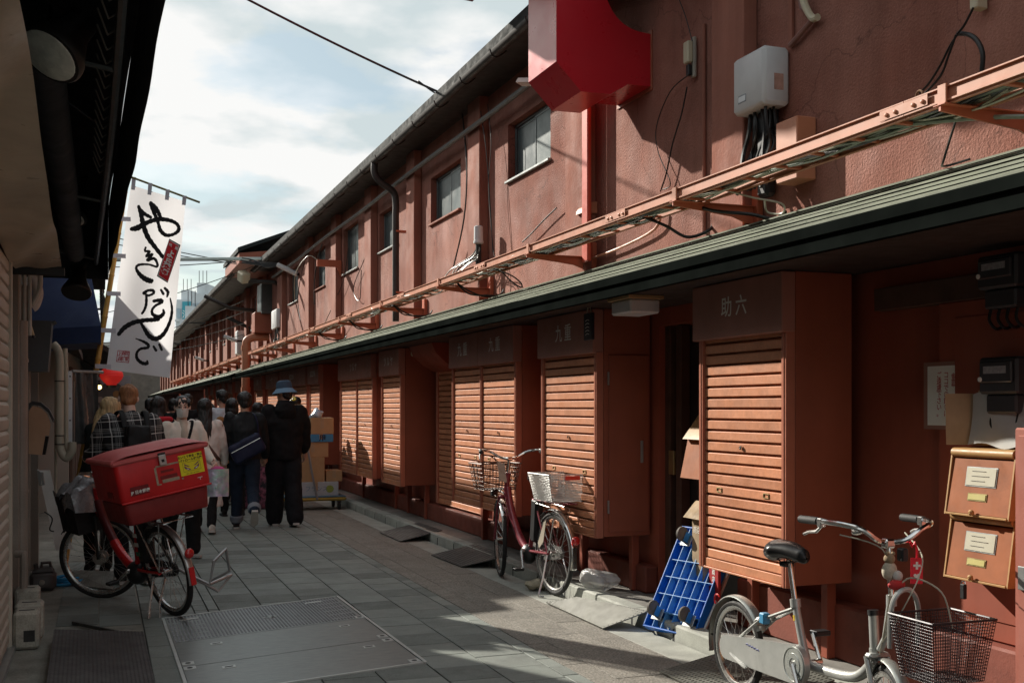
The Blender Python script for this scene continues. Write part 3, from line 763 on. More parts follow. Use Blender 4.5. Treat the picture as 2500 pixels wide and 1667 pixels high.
# vertical wires on the wall
def wall_wire(label, pix, X=3.97, r=.005, m=None):
    return cable_drop(label, [wall_pt(px, py, X) for px, py in pix], r, m, sub=5)
wall_wire('thick black wire running from eave to tray beside the second window', [(1062, 262), (1072, 380), (1066, 500), (1042, 612)], 3.93, .009)
wall_wire('thin wire crossing the pilaster below the overhead line', [(1104, 256), (1116, 340), (1126, 470), (1132, 580)], 3.87, .005)
wall_wire('second thin wire beside the pilaster, bowing left', [(1120, 240), (1128, 330), (1122, 430), (1132, 560), (1136, 590)], 3.875, .004)
wall_wire('pair of thin wires left of the large red sign, lower wall', [(1186, 770), (1182, 640), (1186, 520)], 3.97, .004) if False else None
wall_wire('frayed guy wire tied between tray and wall below the first window', [(1200, 556), (1222, 535), (1250, 505), (1278, 478)], 3.95, .007)
wall_wire('black wire hanging in a long loop from the cream switch beside the red sign', [(1585, 170), (1540, 210), (1508, 290), (1512, 350), (1540, 420), (1522, 436)], 3.96, .004)
wall_wire('double black wire from the cream switch down to the tray', [(1578, 200), (1566, 260), (1545, 330), (1530, 400), (1517, 440)], 3.955, .006)
wall_wire('thin wire from the eave to the cream switch', [(1560, 0), (1575, 40), (1590, 95)], 3.95, .004)
wall_wire('wire on the far wall looping round the meter bracket', [(838, 540), (842, 580), (812, 660), (826, 690), (830, 620)], 3.95, .007)
wall_wire('slack wire from lamp bracket to tray on the far wall', [(800, 570), (790, 640), (770, 690), (745, 745)], 3.93, .007)
wall_wire('conduit wire on the far wall below the strip lamp', [(722, 700), (722, 650), (728, 600), (740, 560)], 3.95, .01)
wall_wire('wire drooping along the far pilaster', [(690, 735), (684, 690), (690, 640), (700, 600)], 3.86, .008)
# looped service wire at the right edge, under the insulator
lp = [wall_pt(px, py, 3.86) for px, py in ((2236, 18), (2215, 58), (2200, 78), (2180, 110), (2160, 150), (2135, 190), (2112, 215))]
cable_drop('black guy wire stretched from the insulator to the tray hook', lp, .006)
lp = [wall_pt(px, py, 3.88) for px, py in ((2200, 78), (2225, 80), (2245, 95), (2257, 125), (2255, 165))]
cable_drop('thick black cable arching below the insulator towards the tray', lp, .012)
lp = [wall_pt(px, py, 3.84) for px, py in ((2196, 80), (2178, 130), (2160, 175), (2120, 220))]
cable_drop('second slack wire beside the guy wire on the right', lp, .006)
p = wall_pt(2242, 8, 3.94)
ins = MB().box(p.x - .02, p.x + .05, p.y - .025, p.y + .025, p.z - .03, p.z + .12, .006).build('insulator', M_cream); tag(ins, 'cream insulator block where the black wires meet the wall', 'insulator')
p = wall_pt(2112, 220, 3.42)
hk = MB().tube(arc_pts(p + Vector((0, 0, .0)), .022, -.6, math.pi + .6, 10, (0, 1, 0), (0, 0, 1)), .005, 6).build('eye_hook', mat('rusty_iron', (.16, .09, .05), .7, .5, var=.3)); tag(hk, 'rusty eye hook on the tray holding the guy wire', 'hook')

# cream switch box beside the sign
p0 = wall_pt(1592, 96, 3.97); p1 = wall_pt(1590, 160, 3.97)
t = thing('switch_box', 'narrow cream switch box on the wall right of the red sign', 'switch box', p1)
MB().box(3.915, 3.96, p0.y - .02, p0.y + .05, p1.z + .04, p0.z, .008).build('cover', M_cream, t)
MB().box(3.961, 3.985, p0.y - .025, p0.y + .02, p1.z - .06, p0.z + .03, .004).build('back_plate', mat('grey_plate', (.35, .33, .28), .5), t)
MB().box(3.925, 3.958, p0.y - .01, p0.y + .03, p1.z - .05, p1.z + .03, .006).build('terminal', M_black, t)

# big grey-white junction box with its cables
def junction_box(px_l, px_e, px_r, py_top, py_bot, label, Xw=WX, cables=True):
    Yn = wall_pt(px_r, 100, Xw).y
    xf = cross_pt(px_e, 100, Yn).x
    pf = wall_pt(px_l, py_top, xf)
    zt = cross_pt(px_e, py_top, Yn).z; zb = cross_pt(px_e, py_bot, Yn).z
    t = thing('junction_box', label, 'junction box', (xf, Yn, zb), 'pale junction boxes on the red wall')
    MB().box(xf, Xw - .004, Yn, pf.y, zb, zt, .022).build('casing', M_white, t, ang=50)
    MB().box(xf - .0015, xf - .0002, Yn + (pf.y - Yn) * .55, Yn + (pf.y - Yn) * .8, zb + .06, zb + .11, 0).build('badge', mat('badge_frame', (.2, .22, .24), .5), t)
    MB().box(xf - .0030, xf - .0018, Yn + (pf.y - Yn) * .565, Yn + (pf.y - Yn) * .785, zb + .068, zb + .102, 0).build('badge_field', M_white, t)
    MB().box(xf + (Xw - xf) * .38, xf + (Xw - xf) * .72, Yn - .0016, Yn - .0002, zb + .09, zb + .19, 0).build('rust_label', mat('faded_label', (.42, .25, .20), .7, var=.25, vs=30), t)
    if cables:
        q = random.Random(int(px_l))
        cb = thing('cable_bundle', 'knot of black cables dropping from the %s' % label.split(' with ')[0], 'cables', (xf + .1, Yn + .1, TZ1), 'cables below junction boxes')
        for i in range(14):
            x = q.uniform(xf + .05, Xw - .05); y = q.uniform(Yn + .05, pf.y - .06)
            MB().tube(smooth_path([(x, y, zb + .05), (x + q.uniform(-.03, .04), y + q.uniform(-.05, .05), zb - .12), (x + q.uniform(-.05, .05), y + q.uniform(-.08, .08), zb - .25), (min(x, 3.8) + q.uniform(-.06, .02), y + q.uniform(-.1, .1), TZ1 - .02)], 5), q.uniform(.008, .014), 6).build('cable', M_cable, cb)
        MB().box(xf + .1, Xw - .02, Yn + .12, pf.y - .12, TZ1 - .05, zb + .01, .02).build('conduit', M_black, cb)
    return t
junction_box(1682, 1754, 1817, 101, 236, 'large pale junction box with a rusty label near the right')
junction_box(623, 635, 654, 708, 752, 'small grey junction box with cables at the far end of the first building')
# old square stub and conduit by the box
p = wall_pt(1800, 300, 3.93)
o = MB().box(3.86, 3.996, p.y - .24, p.y - .02, TZ1 - .02, p.z + .03, .006).build('wall_box', M_tray); tag(o, 'small orange-painted box on the wall below the large junction box', 'electrical box')
pa, pb = wall_pt(1815, 105, 3.97), wall_pt(1870, 42, 3.97)
o = MB().tube([pa, pb, pb + Vector((0, .12, .10)), pb + Vector((0, .2, .35))], .018, 8).build('conduit_pipe', mat('painted_conduit', (.24, .12, .10), .5)); tag(o, 'thin conduit rising from the large junction box', 'conduit')
pb2 = wall_pt(1878, 40, 3.95)
o = MB().tube(smooth_path([pb2, pb2 + Vector((0, .06, .02)), pb2 + Vector((-.02, .12, .16)), pb2 + Vector((-.03, .14, .45))], 6), .022, 8).build('conduit_pipe', M_cream); tag(o, 'cream corrugated conduit at the top edge of the near wall', 'conduit')
o = MB().box(3.975, 3.998, wall_pt(1822, 40, WX).y - .02, wall_pt(1822, 40, WX).y + .02, 3.72, 4.9, .003).build('wall_batten', M_pil); tag(o, 'red wooden batten on the wall above the junction box', 'batten')

# small tube-shaped meter on the fourth pilaster with its wires
p = wall_pt(1100, 538, 3.84)
t = thing('wall_tube', 'white cylindrical junction tube on the pilaster left of the first window', 'electrical fitting', p)
MB().lathe((3.835, p.y, p.z + .09), (0, 0, -1), [(.035, 0), (.048, .01), (.05, .16), (.055, .165), (.055, .19), (.03, .2)], 18).build('cap', M_white, t)
MB().cyl((3.835, p.y, p.z - .11), (3.835, p.y, TZ1), .032, n=12).build('neck', M_black, t)
q = random.Random(5)
for i in range(9):
    y = p.y + q.uniform(-.05, .05)
    MB().tube(smooth_path([(3.835, y, p.z - .13), (3.80, y + q.uniform(-.2, .25), p.z - .25 + q.uniform(-.05, .05)), (3.70, y + q.uniform(-.3, .6), p.z - .32), (3.56, y + q.uniform(.1, .7), TZ1)], 5), .006, 5).build('wire', q.choice([M_cable, M_cable_g]), t)
# small orange domed vent
p = wall_pt(1352, 482, 3.95)
t = thing('wall_vent', 'small orange domed vent hood on the wall just above the tray', 'vent', p)
MB().grid(lambda u, v: (3.995 - .13 * math.sin(v * math.pi / 2), p.y + (u - .5) * .16, p.z - .04 + .10 * math.cos(v * math.pi / 2)), 6, 8).build('hood', M_tray, t)
for s in (-.08, .08): MB().prism([(3.995, p.y + s, p.z - .04)] + [(3.995 - .13 * math.sin(v * math.pi / 16), p.y + s, p.z - .04 + .10 * math.cos(v * math.pi / 16)) for v in range(9)][::-1], (0, .003, 0)).build('cheek', M_tray, t)

# conduit under the eave, downpipe
o = MB().tube([(3.84, y, 4.60 + .012 * math.sin(y)) for y in [9.5 + .7 * i for i in range(26)]], .028, 8).build('eave_conduit', mat('grey_conduit', (.13, .125, .12), .5, .3, var=.2)); tag(o, 'grey conduit running along the wall under the eave', 'conduit')
t = thing('downpipe', 'dark brown rain downpipe with a swan neck between the second and third windows', 'downpipe', (3.83, 15.1, 2.75))
MB().tube(smooth_path([(3.54, 15.1, 4.90), (3.54, 15.1, 4.74), (3.62, 15.1, 4.62), (3.80, 15.1, 4.50), (3.84, 15.1, 4.36), (3.84, 15.1, 4.2)], 5) + [Vector((3.84, 15.1, 2.70))], .048, 14).build('pipe', M_gutter, t)
for z in (3.95, 3.1): MB().box(3.83, 3.998, 15.045, 15.155, z - .012, z + .012, .003).build('clamp', M_bracket, t)
# orange conduit along the wall behind the sign pilaster
o = MB().tube(smooth_path([(3.96, 9.0, 2.78), (3.96, 8.2, 2.80), (3.96, 7.6, 2.86), (3.96, 7.5, 2.98)], 4), .011, 8).build('conduit_pipe', M_tray); tag(o, 'orange conduit hugging the wall under the tray below the red sign', 'conduit')
for (y, lab) in ((6.90, 'left of the large junction box'),):
    o = MB().cyl((3.985, y, 2.72), (3.985, y, 4.2), .014, n=8).build('conduit_pipe', M_pil); tag(o, 'thin red conduit standing on the wall %s' % lab, 'conduit')
# red strip that paints in the red glow on the pilaster below the sign
t = thing('glow_strip', 'bright red vertical strip standing for the red glow on the pilaster below the red sign', 'pipe', (3.9, 8.7, 2.75))
M_sigred = mat('signal_red', (.55, .035, .03), .42, var=.08, vs=3)
MB().box(3.86, 3.9, 8.63, 8.755, 2.74, 4.2, .01).build('casing', mat('red_glow_paint', (.50, .07, .035), .45, var=.1), t)

# ================================================================== big red hanging sign at the top
Ys = wall_pt((1200 + 1450 * .268) / OV, 100, WX - .01).y
def sp(x, y): return cross_pt((1200 + x * .268) / OV, y * .268 / OV, Ys)
ol = [sp(590, 560), sp(815, 835), sp(1085, 860), sp(1245, 768), sp(1448, 790), sp(1448, 312), sp(1350, 292)]
A = sp(1350, 292); B = sp(1055, 0)
arc = []
for i in range(1, 9):
    t_ = i / 8
    mid = Vector((sp(1170, 190).x, Ys, sp(1170, 190).z))
    arc.append((1 - t_) ** 2 * A + 2 * t_ * (1 - t_) * (2 * mid - (A + B) / 2) + t_ * t_ * B)
up = [Vector((B.x - .03, Ys, 4.95)), Vector((B.x + .12, Ys, 5.25)), Vector((B.x + .02, Ys, 5.6)), Vector((3.3, Ys, 6.3)), Vector((2.5, Ys, 6.6)), Vector((1.9, Ys, 6.2)), Vector((1.75, Ys, 5.6)), Vector((2.05, Ys, 5.15)), Vector((2.7, Ys, 4.98)), Vector((ol[0].x, Ys, 4.9))]  # unseen upper body, shaped to cast shade on the near wall
t = thing('hanging_sign', 'big glossy red cloud-shaped hanging sign at the top edge', 'sign', (3.9, Ys, 3.8))
M_bigred = mat('sign_red_gloss', (0.46, 0.012, 0.022), 0.30, var=0.05, vs=2, spec=0.5, coat=0.15)
body = MB().prism(ol + arc + up, (0, .58, 0)).build('body', M_bigred, t, ang=20)
MB().prism([(1.45, 10.0, 5.95), (1.9, 10.0, 5.66), (2.6, 10.0, 5.58), (3.45, 10.0, 5.52), (3.45, 10.0, 7.6), (2.4, 10.0, 8.1), (1.5, 10.0, 7.4), (1.2, 10.0, 6.5)], (0, .5, 0)).build('shade_panel', M_bigred, t, ang=20)  # unseen panel added above the view to shade the near wall
for zz in (5.6, 7.2): MB().tube([(3.3, Ys + .5, zz - .4), (3.3, 10.02, zz)], .03, 8).build('tie_bar', M_redpaint, t)  # bars carrying the added shade panel
for k in range(4): MB().lathe((ol[3].x + .03 + .045 * k, Ys - .0005, ol[4].z + .06), (0, -1, 0), [(.007, 0), (.006, .004), (.001, .005)], 8).build('rivet', M_bigred, t)
MB().box(WX - .012, WX - .001, Ys - .02, Ys + .6, ol[4].z - .03, ol[5].z + .03, .002).build('wall_plate', M_redpaint, t)
# lamp beside it
p = sp(330, 770)
t = thing('strip_lamp', 'grey perforated strip lamp half hidden behind the big red sign', 'lamp', (3.5, Ys + 1.0, p.z))
L0 = depth_pt((1200 + 250 * .268) / OV, 770 * .268 / OV, 9.6); L1 = L0 + Vector((.35, -.35, -.05))
a = (L1 - L0).normalized(); w = Vector((a.y, -a.x, 0)).normalized() * .07
hv = Vector((0, 0, .05))
MB().prism([L0 + w * .3 + hv, L0 - w * .3 + hv, L0 - w, L0 + w], L1 - L0).build('housing', mat('lamp_grey', (.40, .38, .36), .5, .4), t)
MB().tube([L1 + hv, L1 + Vector((.25, 0, .1)), (WX, L1.y, L1.z + .15)], .015, 8).build('arm', M_gutter, t)

# ================================================================== things hanging below the pent roof
p = depth_pt(1450, 702, 7.55)
t = thing('ceiling_lamp', 'small white lamp box with tan base under the pent roof by the doorway', 'lamp', p)
MB().box(p.x - .10, p.x + .16, p.y - .17, p.y + .17, 2.225, 2.249, .003).build('base', mat('tan_wood', (.40, .27, .13), .6), t)
MB().box(p.x - .08, p.x + .14, p.y - .15, p.y + .15, 2.13, 2.224, .012).build('diffuser', M_white, t)
p = depth_pt(1353, 750, 8.35)
t = thing('hanging_board', 'small black notice board hanging in front of the cabinet sign', 'notice board', p)
MB().box(p.x - .012, p.x + .012, p.y - .075, p.y + .075, p.z - .1, p.z + .1, .003).build('board', mat('chalk_black', (.012, .014, .02), .5), t)
MB().tube([(p.x, p.y - .04, p.z + .1), (p.x, p.y, p.z + .19), (p.x, p.y + .04, p.z + .1)], .004, 5).build('cord', M_cable_w, t)
for i in range(5): MB().tube(smooth_path([(p.x - .0145, p.y - .03, p.z - .06 + i * .026), (p.x - .0145, p.y, p.z - .054 + i * .026), (p.x - .0145, p.y + .035, p.z - .062 + i * .026)], 3), .002, 4).build('chalk_line', M_letter, t)
p = depth_pt(966, 811, 13.6)
t = thing('ceiling_lamp', 'cream tube lamp under the pent roof beyond the set-back shutter', 'lamp', p)
MB().box(p.x - .06, p.x + .06, p.y - .25, p.y + .25, p.z - .03, p.z + .04, .015).build('diffuser', M_cream, t)
MB().box(p.x - .02, p.x + .02, p.y - .1, p.y + .1, p.z + .041, 2.25, .004).build('stem', M_gutter, t)
# curved duct behind it
t = thing('air_duct', 'dark red curved duct hood under the pent roof behind the cream lamp', 'duct', (3.85, 12.6, 2.0))
MB().prism([(3.968, 12.3, 2.245), (3.55, 12.3, 2.245), (3.60, 12.3, 2.13), (3.72, 12.3, 2.02), (3.85, 12.3, 1.95), (3.968, 12.3, 1.93)], (0, 1.0, 0)).build('hood', M_redpaint_d, t)

# ================================================================== near right wall: meters, notice, mailboxes, metal locker
PX = LWX - .036     # face of the wall panel
def meter(px, py0, py1, wpx, label, group='electricity meters on the red wall'):
    a = wall_pt(px, py0, PX - .1); b = wall_pt(px + wpx, py1, PX - .1)
    z1, z0 = a.z, wall_pt(px, py1, PX - .1).z
    t = thing('electric_meter', label, 'meter', (PX - .05, b.y, z0), group)
    mm = mat('meter_dark', (.035, .038, .042), .4, var=.15)
    MB().box(PX - .10, PX - .0005, b.y, a.y, z0, z1, .012).build('casing', mm, t)
    MB().box(PX - .115, PX - .1005, b.y + .02, a.y - .02, z0 + .3 * (z1 - z0), z1 - .02, .008).build('window', mat('meter_window', (.05, .055, .06), .15, var=.1), t)
    MB().box(PX - .1165, PX - .1155, b.y + .05, a.y - .05, z0 + .55 * (z1 - z0), z0 + .75 * (z1 - z0), 0).build('display', mat('meter_label', (.30, .31, .32), .5, var=.3, vs=60), t)
    MB().lathe((PX - .1155, a.y - .03, z0 + .4 * (z1 - z0)), (-1, 0, 0), [(.012, 0), (.011, .004), (.001, .005)], 12).build('seal', M_letter, t)
    MB().box(PX - .085, PX - .001, b.y + .02, a.y - .03, z0 - .09, z0 - .001, .01).build('terminal_cover', mm, t)
    for i in range(4):
        y = b.y + .04 + i * (a.y - b.y - .08) / 3
        MB().tube(smooth_path([(PX - .05, y, z0 - .09), (PX - .06, y, z0 - .14), (PX - .04, y - .02, z0 - .18), (PX + .0, y - .02, z0 - .17)], 4), .008, 6).build('wire', M_cable, t)
meter(2242, 592, 668, 92, 'upper electricity meter high on the near red wall')
meter(2246, 822, 905, 90, 'lower electricity meter beside the paper notice')
# paper notice
a = wall_pt(2122, 830, PX); b = wall_pt(2205, 985, PX)
zt = wall_pt(2126, 842, PX).z; zb = wall_pt(2126, 976, PX).z
t = thing('paper_notice', 'white paper notice with red vertical writing taped to the red wall', 'notice', (PX, b.y, zb))
MB().box(PX - .0012, PX - .0002, b.y, a.y, zb - .02, zt + .02, 0).build('tape', mat('clear_tape', (.30, .16, .12), .35, var=.1), t)
MB().box(PX - .0026, PX - .0014, b.y + .012, a.y - .03, zb, zt, 0).build('sheet', mat('notice_paper', (.80, .81, .75), .7, var=.05), t)
M_redink = mat('red_ink', (.42, .06, .05), .6)
hh = zt - zb
ys0 = a.y - .03; wdt = (a.y - .03) - (b.y + .012)
for i, (s_, n0, sz) in enumerate((('《重要》', .74, .030), ('ココでの飲食は', .56, .036), ('ご遠慮下さい。', .36, .036))):
    yy = ys0 - wdt * (1 - (.14 + i * .235))
    yy = (b.y + .012) + wdt * (.14 + i * .235)
    z = zt - .03
    for ch in s_:
        dz = sz * (.62 if ch in '《》' else 1.0)
        tm = text_mesh({'《': '︽', '》': '︾'}.get(ch, ch), sz, plane_m4((PX - .0029, yy, z - dz / 2), (0, -1, 0), (0, 0, 1)), weight=.0004)
        put('lettering', tm, M_redink, t); z -= dz * (hh - .07) / (.036 * 7.1)
# wall mailboxes
def mailbox(px, pyt, pyb, label):
    z1 = wall_pt(px, pyt, 3.78).z; z0 = wall_pt(px, pyb, 3.78).z
    y1 = wall_pt(px, pyt, 3.78).y; y0 = y1 - .40
    t = thing('mailbox', label, 'mailbox', (3.85, (y0 + y1) / 2, z0), 'brown wall mailboxes')
    mb_ = mat('mailbox_brown', (.31, .105, .042), .6, var=.18, vs=6, stain=.35, spec=.2)
    me_ = mat('mailbox_edge', (.42, .24, .09), .5, var=.2, vs=8, stain=.3)
    xt, xb = 3.80, 3.755
    for yy in (y0, y1 - .008): MB().prism([(PX - .002, yy, z0), (xb, yy, z0), (xb + .005, yy, z0 + .03), (xt, yy, z1 - .02), (xt + .03, yy, z1), (PX - .002, yy, z1)], (0, .008, 0)).build('cheek', me_, t)
    MB().prism([(xb + .006, y0 + .009, z0 + .012), (xb + .014, y0 + .009, z0 + .012), (xt + .012, y0 + .009, z1 - .05), (xt + .004, y0 + .009, z1 - .05)], (0, y1 - y0 - .018, 0)).build('front', mb_, t)
    rb = MB().tube([(xt + .008, y0 + .009, z1 - .022), (xt + .008, y1 - .009, z1 - .022)], .022, 12); rb.build('rolled_lid', me_, t)
    MB().box(xt + .01, PX - .002, y0 + .009, y1 - .009, z1 - .012, z1 - .001, .002).build('top', me_, t)
    MB().box(xb - .004, PX - .002, y0 + .009, y1 - .009, z0, z0 + .010, .002).build('base', me_, t)
    tilt = Vector((xt + .004 - xb - .006, 0, z1 - .05 - z0 - .012)); L = tilt.length; tilt.normalize(); nrm = Vector((-tilt.z, 0, tilt.x))
    if nrm.x > 0: nrm = -nrm
    def plate(s0, s1, q0, q1, off, m, nm):
        P = lambda s, q: Vector((xb + .006, y1 - .009 - (y1 - y0 - .018) * s, z0 + .012)) + tilt * (L * q) + nrm * off
        return MB().prism([P(s0, q0), P(s1, q0), P(s1, q1), P(s0, q1)], nrm * .0025).build(nm, m, t)
    plate(.26, .76, .50, .86, .0003, M_alu_lt, 'card_frame'); plate(.275, .745, .52, .84, .003, mat('name_card', (.48, .46, .36), .7, var=.05), 'name_card')
    for k in range(3): plate(.36, .36 + .22 + .06 * (k % 2), .778 - .09 * k, .786 - .09 * k, .0057, mat('card_print', (.24, .23, .20), .7), 'print_line')
    plate(.33, .64, .24, .38, .0003, M_brass, 'slot_frame'); plate(.345, .625, .26, .36, .003, mat('slot_yellow', (.45, .40, .13), .5), 'slot_window')
    yk = y1 - (y1 - y0) * .47
    MB().lathe((xb - .004, yk, z0 + .02), (-1, 0, 0), [(.012, 0), (.014, .012), (.006, .02)], 10).build('latch', MATS['mailbox_edge'], t)
    return yk, z0
mailbox(2178, 1027, 1178, 'upper brown wall mailbox under the cardboard sheets')
yk, zk = mailbox(2176, 1172, 1322, 'lower brown wall mailbox with a black padlock hanging below')
t = thing('padlock', 'small black combination padlock hanging from the lower mailbox', 'padlock', (3.71, yk, zk - .06))
MB().tube(arc_pts((3.705, yk, zk - .005), .012, 0, math.pi, 8, (0, 1, 0), (0, 0, 1)), .003, 6).build('shackle', M_chrome, t)
MB().box(3.695, 3.715, yk - .014, yk + .014, zk - .075, zk - .006, .004).build('body', M_black, t)
# cardboard and padded envelope on top of the upper mailbox
a = wall_pt(2190, 1022, 3.83)
t = thing('cardboard_sheets', 'pale padded envelope with brown cardboard edges standing on the upper mailbox', 'envelope', a)
M_kraft = mat('kraft_paper', (.46, .33, .20), .8, var=.12, vs=6)
M_env = mat('grey_envelope', (.42, .43, .42), .55, var=.08, vs=6, bump=.15, bs=9)
zt = a.z + .002
MB().grid(lambda u, v: (3.86 + .012 * math.sin(5 * u + 3 * v) + .03 * v, a.y - .06 - u * .34, zt + v * .24 + .012 * math.sin(u * 7)), 14, 10).build('envelope', M_env, t)
MB().grid(lambda u, v: (3.80 + .10 * u + .02 * v, a.y + .015 - u * .075 + .03 * v, zt + v * .245), 5, 6).build('flap', M_kraft, t)
MB().prism([(3.90, a.y - .38, zt), (3.90, a.y - .05, zt), (3.925, a.y - .06, zt + .26), (3.925, a.y - .38, zt + .27)], (.006, 0, 0)).build('cardboard', M_kraft, t)
# metal locker at the right edge
t = thing('metal_locker', 'reddish metal locker with a latch at the right edge of the wall', 'locker', (3.5, 3.0, .1))
M_lock = mat('locker_paint', (.38, .135, .10), .45, var=.1, vs=4, stain=.15)
yl = wall_pt(2320, 1000, 3.45).y; zl = wall_pt(2320, 982, 3.45).z
MB().box(3.47, 3.928, yl - 1.0, yl, .095, zl, .008).build('body', M_lock, t)
MB().box(3.455, 3.469, yl - .99, yl - .035, .14, zl - .03, .004).build('door', M_lock, t)
p = wall_pt(2345, 1325, 3.455)
MB().box(3.444, 3.4545, p.y - .03, p.y + .008, p.z - .05, p.z + .045, .003).build('latch', M_alu_lt, t)

# ================================================================== BICYCLES AND TROLLEYS
M_tyre = mat('tyre_rubber', (.020, .020, .020), .75, var=.25, vs=20, bump=.1, bs=200)
M_rim = mat('rim_alloy', (.62, .62, .60), .28, .95, var=.1, vs=9)
M_spoke = mat('spoke_steel', (.60, .60, .58), .3, .95, var=.1)
M_silver = mat('silver_frame_paint', (.40, .41, .39), .36, .35, var=.12, vs=8, stain=.22, coat=.2)
M_fender = mat('silver_fender', (.46, .48, .45), .30, .6, var=.08, vs=7)
M_maroon = mat('maroon_frame_paint', (.26, .045, .060), .28, .25, var=.10, vs=8, coat=.5)
M_postred = mat('postal_red_plastic', (.62, .018, .02), .42, var=.12, vs=5, stain=.14, streak=.06)
M_postred_lid = mat('faded_red_lid', (.62, .13, .125), .55, var=.12, vs=5, stain=.14)
M_postred_dk = mat('dull_red_tub', (.24, .022, .02), .6, var=.2, vs=6, stain=.25)
M_saddle = mat('black_vinyl', (.014, .014, .015), .32, var=.12)
M_grip = mat('grip_rubber', (.022, .022, .022), .6, var=.1, wave=('Y', 60, .3))
M_reflect = mat('red_reflector', (.55, .02, .02), .15, var=.05, coat=.6)
M_mesh_dk = mat('black_wire', (.022, .018, .022), .4, .3, var=.2)
M_mesh_br = mat('brown_wire', (.075, .045, .035), .38, .5, var=.2)
M_mesh_gr = mat('steel_wire_mesh', (.55, .55, .53), .45, .3, var=.15)
M_dark_metal = mat('dark_metal', (.05, .05, .05), .4, .7, var=.2)

def wheel(root, hub, R_, tr=.02, steer=0.0, n=28, hubr=.018, hubw=.05, rimm=None):
    w = thing_part('wheel', root); w.location = hub; w.rotation_euler = (0, 0, steer)
    MB().tube(arc_pts((0, 0, 0), R_ - tr, 0, 2 * math.pi * 47 / 48, 47, (0, 1, 0), (0, 0, 1)), tr, 10, closed=True).build('tyre', M_tyre, w)
    rr = R_ - 2 * tr - .004
    rp = [(rr, -.013), (rr + .012, -.013), (rr + .012, .013), (rr, .013), (rr - .012, .007), (rr - .012, -.007), (rr, -.013)]
    MB().lathe((0, 0, 0), (1, 0, 0), rp, 48).build('rim', rimm or M_rim, w)
    s = MB()
    for i in range(n):
        a = 2 * math.pi * i / n; sd = hubw / 2 if i % 2 else -hubw / 2; off = .42 if (i // 2) % 2 else -.42
        s.tube([(sd, hubr * math.cos(a + off), hubr * math.sin(a + off)), (0, (rr - .01) * math.cos(a), (rr - .01) * math.sin(a))], .0012, 3, caps=False)
    s.build('spokes', M_spoke, w)
    MB().lathe((-hubw / 2 - .02, 0, 0), (1, 0, 0), [(.006, 0), (.006, .012), (hubr + .006, .016), (hubr + .006, .022), (.014, .024), (.014, hubw + .014), (hubr + .006, hubw + .016), (hubr + .006, hubw + .022), (.006, hubw + .03), (.006, hubw + .04)], 14).build('hub', M_rim, w)
    return w
def fender(root, hub, R_, a0, a1, m, w=.025, steer=0.0, name='fender'):
    """a measured from straight forward (+Y), going up"""
    g_ = MB(); n = 26
    def fn(u, v):
        a = a0 + (a1 - a0) * v; q = (u - .5) * math.pi * .9; r = R_ + .014 + .012 * math.cos(q)
        p = Vector((w * math.sin(q), r * math.cos(a), r * math.sin(a))); p.rotate(Quaternion((0, 0, 1), steer)); return Vector(hub) + p
    g_.grid(fn, 7, n)
    def fn2(u, v):
        a = a0 + (a1 - a0) * v; q = (u - .5) * math.pi * .9; r = R_ + .012 + .011 * math.cos(q)
        p = Vector((w * .97 * math.sin(q), r * math.cos(a), r * math.sin(a))); p.rotate(Quaternion((0, 0, 1), steer)); return Vector(hub) + p
    g_.grid(fn2, 7, n)
    return g_.build(name, m, root)
def saddle(root, y, z, m=None, L=.27, W=.2, name='saddle'):
    def fn(u, v):
        t = v                                    # 0 back, 1 nose
        w = W / 2 * (1 - .82 * max(0, (t - .30)) ** .75 * 1.12) if t > .30 else W / 2 * (.72 + .93 * t) if t < .3 else W / 2
        w = max(w, .022); e = 1.0
        if t < .08: e = math.sqrt(max(t / .08, .02))
        if t > .94: e = math.sqrt(max((1 - t) / .06, .02))
        a = 2 * math.pi * u
        top = .042 * e * (1 + .35 * math.exp(-((t - .12) / .12) ** 2)); bot = .040 * e * (1.3 - .6 * t)
        zz = math.sin(a) * (top if math.sin(a) > 0 else bot) + .012 * math.cos((t - .45) * 5)
        return (w * e * math.cos(a), y - L * .42 + L * t, z + zz)
    s = MB().grid(fn, 20, 26, closed_u=True).build(name, m or M_saddle, root, ang=60)
    MB().tube([(-.03, y - .06, z - .03), (-.022, y, z - .055), (-.012, y + .11, z - .02)], .004, 5).tube([(.03, y - .06, z - .03), (.022, y, z - .055), (.012, y + .11, z - .02)], .004, 5).box(-.03, .03, y - .03, y + .02, z - .07, z - .045, .006).build('rails', M_dark_metal, s)
    return s
